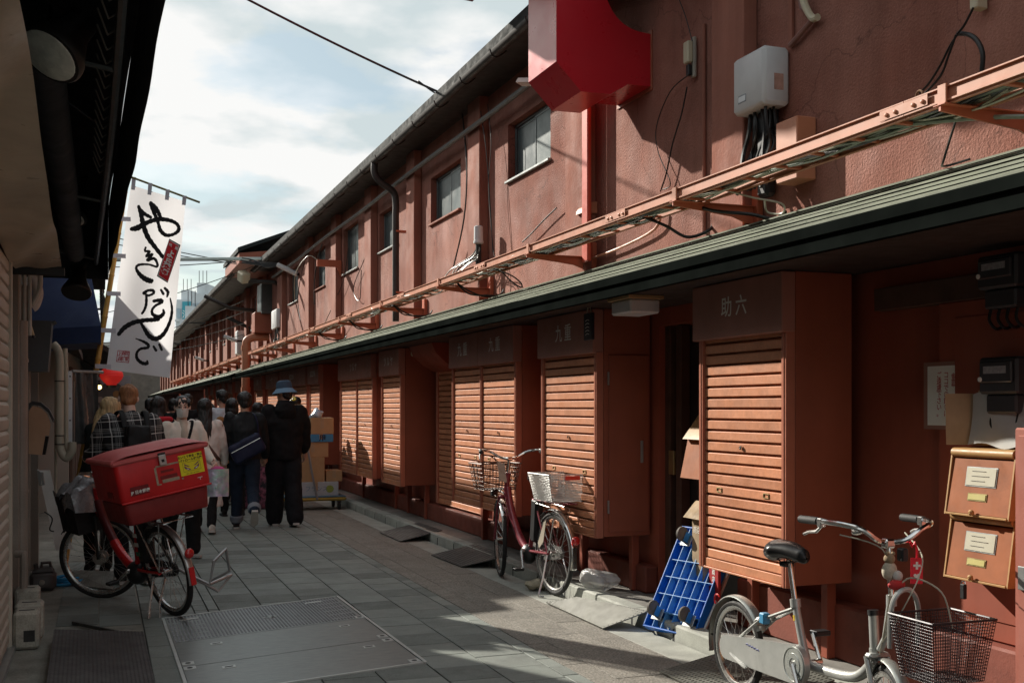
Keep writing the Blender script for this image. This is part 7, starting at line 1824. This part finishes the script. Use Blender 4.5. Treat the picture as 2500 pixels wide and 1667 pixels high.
for i in range(4):
    p0, p1 = depth_pt(276 + 5 * i, 925 - 3 * i, 16.44), depth_pt(291 + 2 * i, 882, 16.44); MB().tube([p0, p1], .012, 5).build('printed_skewer', mat('skewer_brown', (.20, .10, .04), .6), t)
p = depth_pt(256, 860, 14.5)
t = thing('lantern', 'glowing red paper lantern partly hidden by the flag', 'lantern', p)
MB().lathe(p + Vector((0, 0, -.14)), (0, 0, 1), [(.06, 0)] + [(.06 + .085 * math.sin(math.pi * (i + .5) / 12) + (.006 if i % 2 else 0), .02 + .24 * i / 12) for i in range(13)] + [(.06, .28)], 20).build('paper', mat('lantern_red', (.55, .02, .02), .6, emit=(1, .04, .03), estr=.12), t)
MB().cyl(p + Vector((0, 0, -.17)), p + Vector((0, 0, -.139)), .065, n=16).build('base_ring', M_black, t)
p = depth_pt(228, 889, 14.3)
t = thing('bulb', 'small bare bulb glowing warm yellow below the lantern', 'lamp', p)
MB().sphere(p, .03, 12, 8).build('glass', mat('bulb_glow', (.9, .7, .3), .4, emit=(1, .68, .22), estr=4.0), t); MB().cyl(p + Vector((0, 0, .025)), p + Vector((0, 0, .09)), .017, n=10).build('socket', M_black, t)
for i, (px, py, w, h, c_, d) in enumerate(((205, 940, 22, 34, (.30, .05, .05), 12.2), (186, 905, 14, 40, (.34, .33, .30), 12.6), (222, 975, 16, 20, (.36, .30, .24), 12.1))):
    a = depth_pt(px - w / 2, py - h / 2, d); b = depth_pt(px + w / 2, py + h / 2, d)
    o = MB().prism([a, (b.x, b.y, a.z), b, (a.x, a.y, b.z)], (0, .02, 0)).build('menu_board', mat('menu_%d' % i, c_, .6, var=.4, vs=14)); tag(o, ['small red menu board beside the bamboo pole', 'pale menu sheet behind the clear curtain', 'beige menu card under the red menu board'][i], 'menu board')

# ------------------------------------------------------------------ bamboo pole and the white flag
FD = 10.5
def fl(cx, cy, off=0.0):
    """crop coordinates on the flag -> world; the cloth ripples gently in depth"""
    px, py = (200 + cx / 2.8) / OV, (400 + cy / 2.8) / OV
    s = (cx - 250) / 400.0; v = cy / 1400.0
    wv = .022 * math.sin(5.5 * s + 2.2 * v) * (.3 + .7 * v) + .010 * math.sin(13 * v + 3 * s) + .012 * math.sin(9 * s) * v
    return depth_pt(px, py, FD + wv - off)
t = thing('bamboo_pole', 'yellow bamboo pole carrying the white flag', 'pole', fl(-10, 2000))
p0, p1 = fl(296, 190, .02), fl(72, 1570, .02); dirv = (p1 - p0).normalized()
zz = (p1.z - .0) / -dirv.z
base = p1 + dirv * zz
M_bam = mat('bamboo', (.60, .34, .08), .4, var=.18, vs=8, streak=.1)
L_ = (base - p0).length; pts = []; rs = []
nb = 9
for i in range(nb):
    a = i / nb; b = (i + 1) / nb
    for q_, r_ in ((a, .026), (a + .012 / L_, .0225), (b - .012 / L_, .0225)): pts.append(p0.lerp(base, q_)); rs.append(r_ * (1 + .25 * a))
pts.append(base); rs.append(.03)
MB().tube(pts, rs, 14).build('cane', M_bam, t)
rod = MB().tube([fl(338, 92, .01), fl(805, 264, .01)], .010, 8).build('cross_rod', mat('green_bamboo', (.16, .15, .05), .5), t)
fg = thing('flag', 'tall white shop flag with black brush calligraphy hung on the bamboo pole', 'flag', fl(200, 1405))
TL, TR, BR_, BL_ = (335, 146), (708, 258), (601, 1463), (166, 1404)
def fq(u, v):
    x = (TL[0] * (1 - u) + TR[0] * u) * (1 - v) + (BL_[0] * (1 - u) + BR_[0] * u) * v
    y = (TL[1] * (1 - u) + TR[1] * u) * (1 - v) + (BL_[1] * (1 - u) + BR_[1] * u) * v
    return x, y
M_flag = mat('flag_cloth', (.66, .67, .70), .8, var=.04, vs=3, bump=.1, bs=200)
fn_, fl_ = M_flag.node_tree.nodes, M_flag.node_tree.links
tr_ = fn_.new('ShaderNodeBsdfTranslucent'); tr_.inputs['Color'].default_value = (.80, .80, .82, 1); mxs = fn_.new('ShaderNodeMixShader'); mxs.inputs[0].default_value = .5
fl_.new(fn_['Principled BSDF'].outputs[0], mxs.inputs[1]); fl_.new(tr_.outputs[0], mxs.inputs[2]); fl_.new(mxs.outputs[0], fn_['Material Output'].inputs['Surface'])
cl = MB().grid(lambda u, v: fl(*fq(u, v)), 26, 60);
cl.build('cloth', M_flag, fg, ang=80)
for u in (.04, .34, .66, .97):
    x, y = fq(u, 0); k = (x - 338) / (805 - 338); ry = 92 + k * 172
    MB().quad(fl(x - 14, y + 26, .003), fl(x + 12, y + 30, .003), fl(x + 20, ry - 4, .014), fl(x - 8, ry - 8, .014)).quad(fl(x - 8, ry - 8, .014), fl(x + 20, ry - 4, .014), fl(x + 14, y + 6, -.012), fl(x - 10, y + 2, -.012)).build('loop', mat('loop_cloth', (.52, .52, .57), .8), fg)
for v in (.0, .185, .385, .59, .79, .985):
    x, y = fq(0, v); k = (y - 190) / (1570 - 190); pxx = 296 + k * (72 - 296)
    if v == 0: continue
    MB().quad(fl(x + 30, y - 14, .004), fl(x + 30, y + 16, .004), fl(pxx - 12, y + 12, .052), fl(pxx - 12, y - 18, .052)).build('side_loop', MATS['loop_cloth'], fg)
M_brush = mat('brush_black', (.010, .010, .012), .75, var=.1)
def stroke(pts, nm='brush_stroke', m=None, off=.003, par=fg):
    P = smooth_path([Vector((x, y, w)) for x, y, w in pts], 7)
    mb_ = MB(); vs = []
    for i, p in enumerate(P):
        a = P[max(i - 1, 0)]; b = P[min(i + 1, len(P) - 1)]; d = Vector((b.x - a.x, b.y - a.y)); d = d.normalized() if d.length > 1e-6 else Vector((1, 0)); n = Vector((-d.y, d.x))
        w = max(1.5, p.z * (1 + .10 * math.sin(i * 1.9)))
        vs += [fl(p.x + n.x * w, p.y + n.y * w, off), fl(p.x - n.x * w, p.y - n.y * w, off)]
    for e, sgn in ((0, -1), (len(P) - 1, 1)):
        pass
    mb_.add(vs, [(2 * i, 2 * i + 1, 2 * i + 3, 2 * i + 2) for i in range(len(P) - 1)])
    for i in (0, len(P) - 1):
        p = P[i]; mb_.add([fl(p.x + p.z * math.cos(a), p.y + p.z * math.sin(a), off + .0003) for a in [2 * math.pi * k / 10 for k in range(10)]], [tuple(range(10))])
    return mb_.build(nm, m or M_brush, par, smooth=False)
for s_ in ([(388, 292, 11), (405, 350, 15), (420, 420, 17), (450, 500, 17), (500, 570, 15), (552, 636, 13)],
           [(340, 446, 14), (380, 438, 20), (440, 405, 16), (500, 384, 15), (560, 380, 15), (620, 394, 13), (656, 420, 12), (660, 455, 13), (625, 482, 11), (575, 488, 13), (537, 455, 14), (520, 400, 11), (492, 330, 14), (470, 272, 13)],
           [(470, 265, 10), (505, 300, 13), (528, 345, 14), (540, 378, 11)], [(392, 300, 8), (425, 340, 13), (470, 366, 11)],
           [(436, 572, 7), (432, 596, 8), (462, 600, 9), (440, 632, 9), (482, 618, 9), (447, 660, 10), (496, 648, 10), (516, 702, 8), (455, 688, 7), (392, 690, 9), (371, 712, 9), (392, 752, 14), (430, 785, 18), (468, 800, 18), (478, 798, 13)],
           [(425, 884, 13), (450, 866, 9), (484, 866, 11), (490, 884, 9), (455, 900, 8), (430, 886, 8)], [(441, 900, 9), (439, 960, 10), (426, 1000, 9), (411, 1022, 8)],
           [(492, 938, 11), (538, 932, 13), (546, 946, 10), (505, 968, 9), (480, 998, 9), (486, 1030, 12), (528, 1046, 15), (558, 1022, 12), (556, 998, 7)],
           [(541, 862, 8), (556, 888, 10)], [(567, 850, 9), (588, 876, 11), (582, 908, 6)],
           [(252, 1164, 13), (290, 1120, 16), (350, 1086, 16), (420, 1070, 15), (480, 1066, 15), (520, 1060, 16)],
           [(405, 1090, 9), (430, 1132, 13), (462, 1178, 16), (510, 1195, 17), (560, 1160, 14), (600, 1082, 11), (616, 1000, 9), (604, 920, 5)],
           [(368, 1194, 3), (420, 1214, 9), (452, 1236, 11), (448, 1256, 10), (402, 1264, 9), (376, 1290, 9), (377, 1330, 11), (410, 1360, 12), (444, 1364, 12), (446, 1346, 6)],
           [(490, 1248, 8), (506, 1274, 10)], [(530, 1234, 9), (545, 1270, 9)]): stroke(s_)
lab = [(597, 512), (674, 555), (586, 814), (512, 768)]
def fpoly(P, off, m, nm): return MB().add([fl(x, y, off) for x, y in P], [tuple(range(len(P)))]).build(nm, m, fg, smooth=False)
cxl, cyl_ = sum(p[0] for p in lab) / 4, sum(p[1] for p in lab) / 4
sc_l = lambda k: [(cxl + (x - cxl) * k, cyl_ + (y - cyl_) * k) for x, y in lab]
fpoly(lab, .0045, M_brush, 'label_border'); fpoly([(cxl + (x - cxl) * .90, cyl_ + (y - cyl_) * .955) for x, y in lab], .006, mat('label_white', (.66, .65, .62), .8), 'label_edge')
fpoly([(cxl + (x - cxl) * .84, cyl_ + (y - cyl_) * .925) for x, y in lab], .0075, mat('label_red', (.55, .012, .02), .7), 'label_red')
ax_, dn_ = Vector((lab[1][0] - lab[0][0], lab[1][1] - lab[0][1])).normalized(), Vector((lab[3][0] - lab[0][0], lab[3][1] - lab[0][1])).normalized()
def flag_text(ch, c, size, right, down, m, off):
    me_ = text_mesh(ch, 1.0, Matrix.Identity(4), weight=.03)
    for v in me_.vertices:
        q_ = Vector(c) + right * (v.co.x * size) - down * (v.co.y * size); v.co = fl(q_.x, q_.y, off)
    put('lettering', me_, m, fg)
M_lw = MATS['label_white']
for ch, f in (('よ', .34), ('兵', .56), ('衛', .78)):
    c_ = Vector(lab[0]).lerp(Vector(lab[1]), .5).lerp(Vector(lab[3]).lerp(Vector(lab[2]), .5), f); flag_text(ch, c_, 58, ax_, dn_, M_lw, .03)
for ch, u in (('銘', .25), ('菓', .78)):
    c_ = Vector(lab[0]).lerp(Vector(lab[1]), u).lerp(Vector(lab[3]).lerp(Vector(lab[2]), u), .13); flag_text(ch, c_, 24, ax_, dn_, M_lw, .03)
M_seal = mat('seal_red', (.50, .05, .07), .75)
for s_ in ([(250, 1276, 2.2), (325, 1282, 2.2)], [(325, 1282, 2.2), (320, 1358, 2.2)], [(320, 1358, 2.2), (236, 1350, 2.2)], [(236, 1350, 2.2), (246, 1276, 2.2)]): stroke(s_, 'seal_line', M_seal)
for i, ch in enumerate('上京司兵徒服'):
    flag_text(ch, (259 + 25 * (i % 3), 1300 + 34 * (i // 3)), 32, Vector((1, .08)).normalized(), Vector((-.1, 1)).normalized(), M_seal, .004)

# ================================================================== the row goes on: second and third buildings
def far_building(y0, y1, label, eave_x, pil, wins, aw, tr, jb=None):
    b = thing('shop_building', label, 'building', (4.3, (y0 + y1) / 2, 0), 'red shop buildings in a row')
    upper_storey(b, y0, y1, wins, pil, eave_x, 5.05)
    awning(b, aw[0], aw[1], rows=4)
    MB().box(LWX, 4.2, y0, y1, .093, 2.4).build('lower_wall', M_redpaint_d, b, smooth=False)
    if tr: tray(tr[0], tr[1], [tr[0] + .4 + 2.6 * i for i in range(int((tr[1] - tr[0]) / 2.6) + 1)], label.split(' ')[0] + ' building\'s shorter orange cable tray above its pent roof')
    return b
b1['group'] = 'red shop buildings in a row'
far_building(29.2, 46.5, 'second red shop building beyond the orange downpipe', 3.12, [(30.0, 30.5), (32.6, 33.1), (35.2, 35.7), (37.8, 38.3), (40.4, 40.9), (43.0, 43.5), (45.6, 46.1)],
             [(31.2, 32.2, 3.7, 4.6), (33.8, 34.8, 3.7, 4.6), (36.4, 37.4, 3.7, 4.6), (39.0, 40.0, 3.7, 4.6), (41.6, 42.6, 3.7, 4.6), (44.2, 45.2, 3.7, 4.6)], (29.3, 46.6), (29.6, 45.5))
far_building(47.6, 62.0, 'third red shop building at the far end of the street', 3.15, [(48.2, 48.7), (51, 51.5), (54, 54.5), (57, 57.5), (60, 60.5)],
             [(49.4, 50.4, 3.7, 4.6), (52.4, 53.4, 3.7, 4.6), (55.4, 56.4, 3.7, 4.6), (58.4, 59.4, 3.7, 4.6)], (47.7, 62), (48, 61))
far_building(63.5, 84.0, 'fourth red shop building closing the view down the street', 3.0, [(64 + 3 * i, 64.5 + 3 * i) for i in range(7)], [], (63.6, 84), None)
cables(29.6, 45.2, 9, 'black and pale cables in the tray of the second building', 11)
for i, (a, c) in enumerate(((30.3, 31.6), (32.4, 33.6), (34.2, 35.4), (36.0, 37.2), (38.0, 39.2), (40.0, 41.2))):
    n_ = ['first', 'second', 'third', 'fourth', 'fifth', 'sixth'][i]
    cabinet('%s red shutter cabinet of the second building, counted from the orange downpipe' % n_, a, c, [(a - .005, c + .005, '', .1)], xb=3.955)
# filler between first and second building: set-back wall, projecting hipped roof, big pipes
t = thing('link_building', 'narrow red link between the first two buildings with a projecting roof and window', 'building', (4.2, 28.7, 0))
MB().box(4.05, 4.3, 28.2, 29.2, .093, 5.4).build('wall', M_redpaint_d, t, smooth=False)
MB().prism([(3.02, 26.9, 5.28), (4.6, 26.9, 5.9), (4.6, 26.9, 5.82), (3.02, 26.9, 5.18)], (0, 3.4, 0)).build('roof', M_roofdark, t, smooth=False)
MB().prism([(3.06, 27.0, 5.165), (4.2, 27.0, 5.3), (4.2, 27.0, 4.95), (3.06, 27.0, 4.93)], (0, 3.2, 0)).build('roof_fascia', M_redpaint, t, smooth=False)
MB().box(3.75, 4.04, 28.25, 29.1, 3.85, 4.62, .01).build('bay', M_alu, t); MB().box(3.74, 3.749, 28.32, 29.03, 3.92, 4.56).build('pane', M_glass, t)
t = thing('drain_pipe', 'fat orange drain pipe with an elbow between the first two buildings', 'pipe', (3.5, 28.9, 0))
pth = [(4.0, 28.75, 3.3), (3.62, 28.75, 3.28), (3.45, 28.75, 3.2), (3.42, 28.75, 3.0), (3.42, 28.75, .1)]
MB().tube([pth[0], pth[1]] + smooth_path(pth[1:4], 5)[1:] + [pth[4]], .10, 14).build('pipe', M_tray, t)
for z in (2.95, 1.9): MB().cyl((3.42, 28.75, z), (3.42, 28.75, z + .12), .118, n=14).build('collar', M_tray, t)
t = thing('wall_box', 'red box below the orange pipe elbow on the link wall', 'electrical box', (3.9, 28.5, 3.4))
MB().box(3.6, 4.04, 28.4, 29.05, 3.38, 3.9, .02).build('casing', M_redpaint, t)
# strip lamps and flood lamp on arms near the link
def arm_lamp(px0, py0, px1, py1, d, label, name='strip_lamp'):
    a, b = depth_pt(px0, py0, d), depth_pt(px1, py1, d)
    t = thing(name, label, 'lamp', b, 'lamps on wall arms')
    MB().tube([a, b], .075, 8, flat=.7).build('tube_housing', M_white, t)
    MB().tube([b, b + Vector((.3, .05, 0)), (3.98, b.y + .05, b.z)], .03, 6).build('arm', M_gutter, t)
arm_lamp(637, 608, 683, 630, 24.0, 'white strip lamp on an arm by the last window of the first building')
arm_lamp(515, 772, 545, 783, 32.0, 'white strip lamp on an arm above the second building tray')
arm_lamp(448, 820, 468, 828, 44.0, 'farthest white strip lamp, near the end of the second building')
a = depth_pt(560, 636, 26.8); b = depth_pt(632, 648, 26.8)
t = thing('flood_lamp', 'boxy cream flood lamp on a long arm beside the link roof', 'lamp', a)
M4 = Matrix.Translation(a) @ Matrix.Rotation(.5, 4, 'X') @ Matrix.Rotation(.4, 4, 'Z')
MB().box(-.12, .12, -.13, .13, -.13, .13, .03, M4).build('head', M_cream, t)
MB().tube([a + Vector((.1, 0, -.1)), b], .05, 8).build('arm', M_gutter, t)
MB().tube([b, (3.98, b.y + .3, b.z)], .045, 6).build('mount', M_gutter, t)
for i, (px, py) in enumerate(((470, 690), (520, 738))):
    a = depth_pt(px, py - 10, 30 + 2 * i); b = depth_pt(px + 60, py + 18, 30 + 2 * i)
    o = MB().tube([a, b, (3.98, b.y, b.z - .05)], .05, 8).build('roof_arm', M_gutter); tag(o, ['upper', 'lower'][i] + ' dark pipe arm slanting under the second roof', 'arm')
o = MB().box(3.7, 3.98, 33.2, 33.75, 3.05, 3.75, .03).build('junction_box', M_white); tag(o, 'far small white junction box on the second building', 'junction box', 'pale junction boxes on the red wall')
# the red arm bracket with the white wire on the first wall
p = wall_pt(748, 612, 3.7)
t = thing('arm_bracket', 'red bracket arm with a white wire on the far wall', 'bracket', p)
MB().prism([(3.55, p.y, p.z + .12), (3.98, p.y, p.z + .12), (3.98, p.y, p.z - .18), (3.9, p.y, p.z + .0), (3.55, p.y, p.z)], (0, .06, 0)).build('arm', M_bracket, t)
MB().tube(smooth_path([(3.56, p.y, p.z + .1), (3.4, p.y + .1, p.z + .18), (3.25, p.y + .5, p.z - .1), (3.35, p.y + 1.2, p.z - .5)], 5), .006, 6).build('wire', M_cable_w, t)

# ------------------------------------------------------------------ overhead wires
def wire(label, a, b, sag, r=.008, m=None, n=18, name='overhead_wire'):
    a, b = Vector(a), Vector(b)
    o = MB().tube([a.lerp(b, i / n) - Vector((0, 0, sag * 4 * (i / n) * (1 - i / n))) for i in range(n + 1)], r, 5).build(name, m or M_cable); tag(o, label, 'wire', 'overhead wires'); return o
e = depth_pt(1040, 226, 13.0)
wire('black overhead wire running from the top edge down to the eave', depth_pt(40, -300, 11.5), e, .10, .014)
wire('thin wire twisted along the black overhead wire near the eave', depth_pt(960, 186, 12.8), depth_pt(1080, 262, 13.2), .02, .010)
g_ = mat('pale_steel_wire', (.34, .38, .36), .4, .6)
wire('thick pale pole crossing behind the flag to the far eave', depth_pt(196, 597, 26), depth_pt(622, 594, 26), .0, .045, g_)
for i, (a, b, lab) in enumerate(((((196, 528), (560, 606)), 0, 'upper'), (((196, 546), (560, 608)), 0, 'middle'), (((196, 613), (545, 600)), 0, 'lower'))):
    wire('%s of three thin wires behind the flag' % lab, depth_pt(*a[0], 27), depth_pt(*a[1], 27), .05, .012)
wire('long thin wire sloping across the far roofs', depth_pt(200, 728, 30), depth_pt(600, 605, 27), .1, .01)
for i in range(4):
    wire('far slack wire %s over the second roof' % ['highest', 'second highest', 'third highest', 'lowest'][i], depth_pt(205, 790 + 6 * i, 40), depth_pt(560, 690 + 26 * i, 31), .25, .012)
q = random.Random(2)
# tangle of black splice cables under the eave by the far end
t = thing('cable_bundle', 'tangled splice cables hanging under the eave at the far end', 'cables', depth_pt(600, 606, 25))
for i in range(6):
    pts = [depth_pt(560 + q.uniform(-8, 8), 598 + q.uniform(-6, 6), 25), depth_pt(585 + q.uniform(-5, 5), 602 + q.uniform(-6, 10), 25), depth_pt(610 + q.uniform(-5, 5), 606 + q.uniform(-6, 8), 25), depth_pt(640, 608 + q.uniform(-4, 4), 25)]
    MB().tube(smooth_path(pts, 4), .016, 5).build('cable', M_cable, t)

# ------------------------------------------------------------------ high city buildings far behind
M_city = mat('far_concrete', (.55, .60, .62), .7, var=.08, vs=.3)
M_teal = mat('teal_panel', (.05, .30, .38), .6, var=.06)
M_cglass = mat('far_glass', (.30, .40, .46), .3)
def city(px0, px1, pyt, d, label, depth=10, m=None, floors=5, teal=None):
    a, b = depth_pt(px0, pyt, d), depth_pt(px1, pyt, d)
    t = thing('city_building', label, 'building', (a.x, a.y, 0), 'far city buildings')
    w = (b - a); L = w.length; M4 = Matrix.Translation((a.x, a.y, 0)) @ Matrix.Rotation(math.atan2(w.y, w.x), 4, 'Z')
    MB().box(0, L, 0, depth, 0, a.z, 0, M4).build('wall', m or M_city, t, smooth=False)
    for f in range(floors):
        z = a.z - 1.2 - f * 3.1
        if z < 4: break
        for k in range(3):
            MB().box(L * (.08 + .3 * k), L * (.08 + .3 * k + .22), -.12, -.02, z - 1.3, z, 0, M4).build('window', M_cglass, t)
        MB().box(-.2, L + .2, -.6, -.02, z - 1.75, z - 1.5, 0, M4).build('balcony', m or M_city, t)
    MB().box(L * .2, L * .75, 1, depth * .6, a.z + .002, a.z + 1.4, 0, M4).build('roof_room', m or M_city, t)
    for k in range(3): MB().cyl(M4 @ Vector((L * (.2 + .25 * k), 2, a.z)), M4 @ Vector((L * (.2 + .25 * k), 2, a.z + 3.0)), .04, n=5).build('antenna', M_gutter, t)
    if teal:
        MB().box(L * .45, L * .98, -.35, -.13, a.z - teal, a.z - .3, 0, M4).build('sign_panel', M_teal, t)
        put('lettering', text_mesh('浅\n草', 1.2, M4 @ plane_m4((L * .72, -.37, a.z - teal * .45), (1, 0, 0), (0, 0, 1))), M_letter, t)
city(404, 440, 688, 150, 'far pale building with a teal sign panel beside the flag', teal=6)
city(440, 475, 674, 135, 'far white stepped building with balconies above the second roof')
city(412, 445, 733, 110, 'low white far building peeking over the second roof', floors=1)
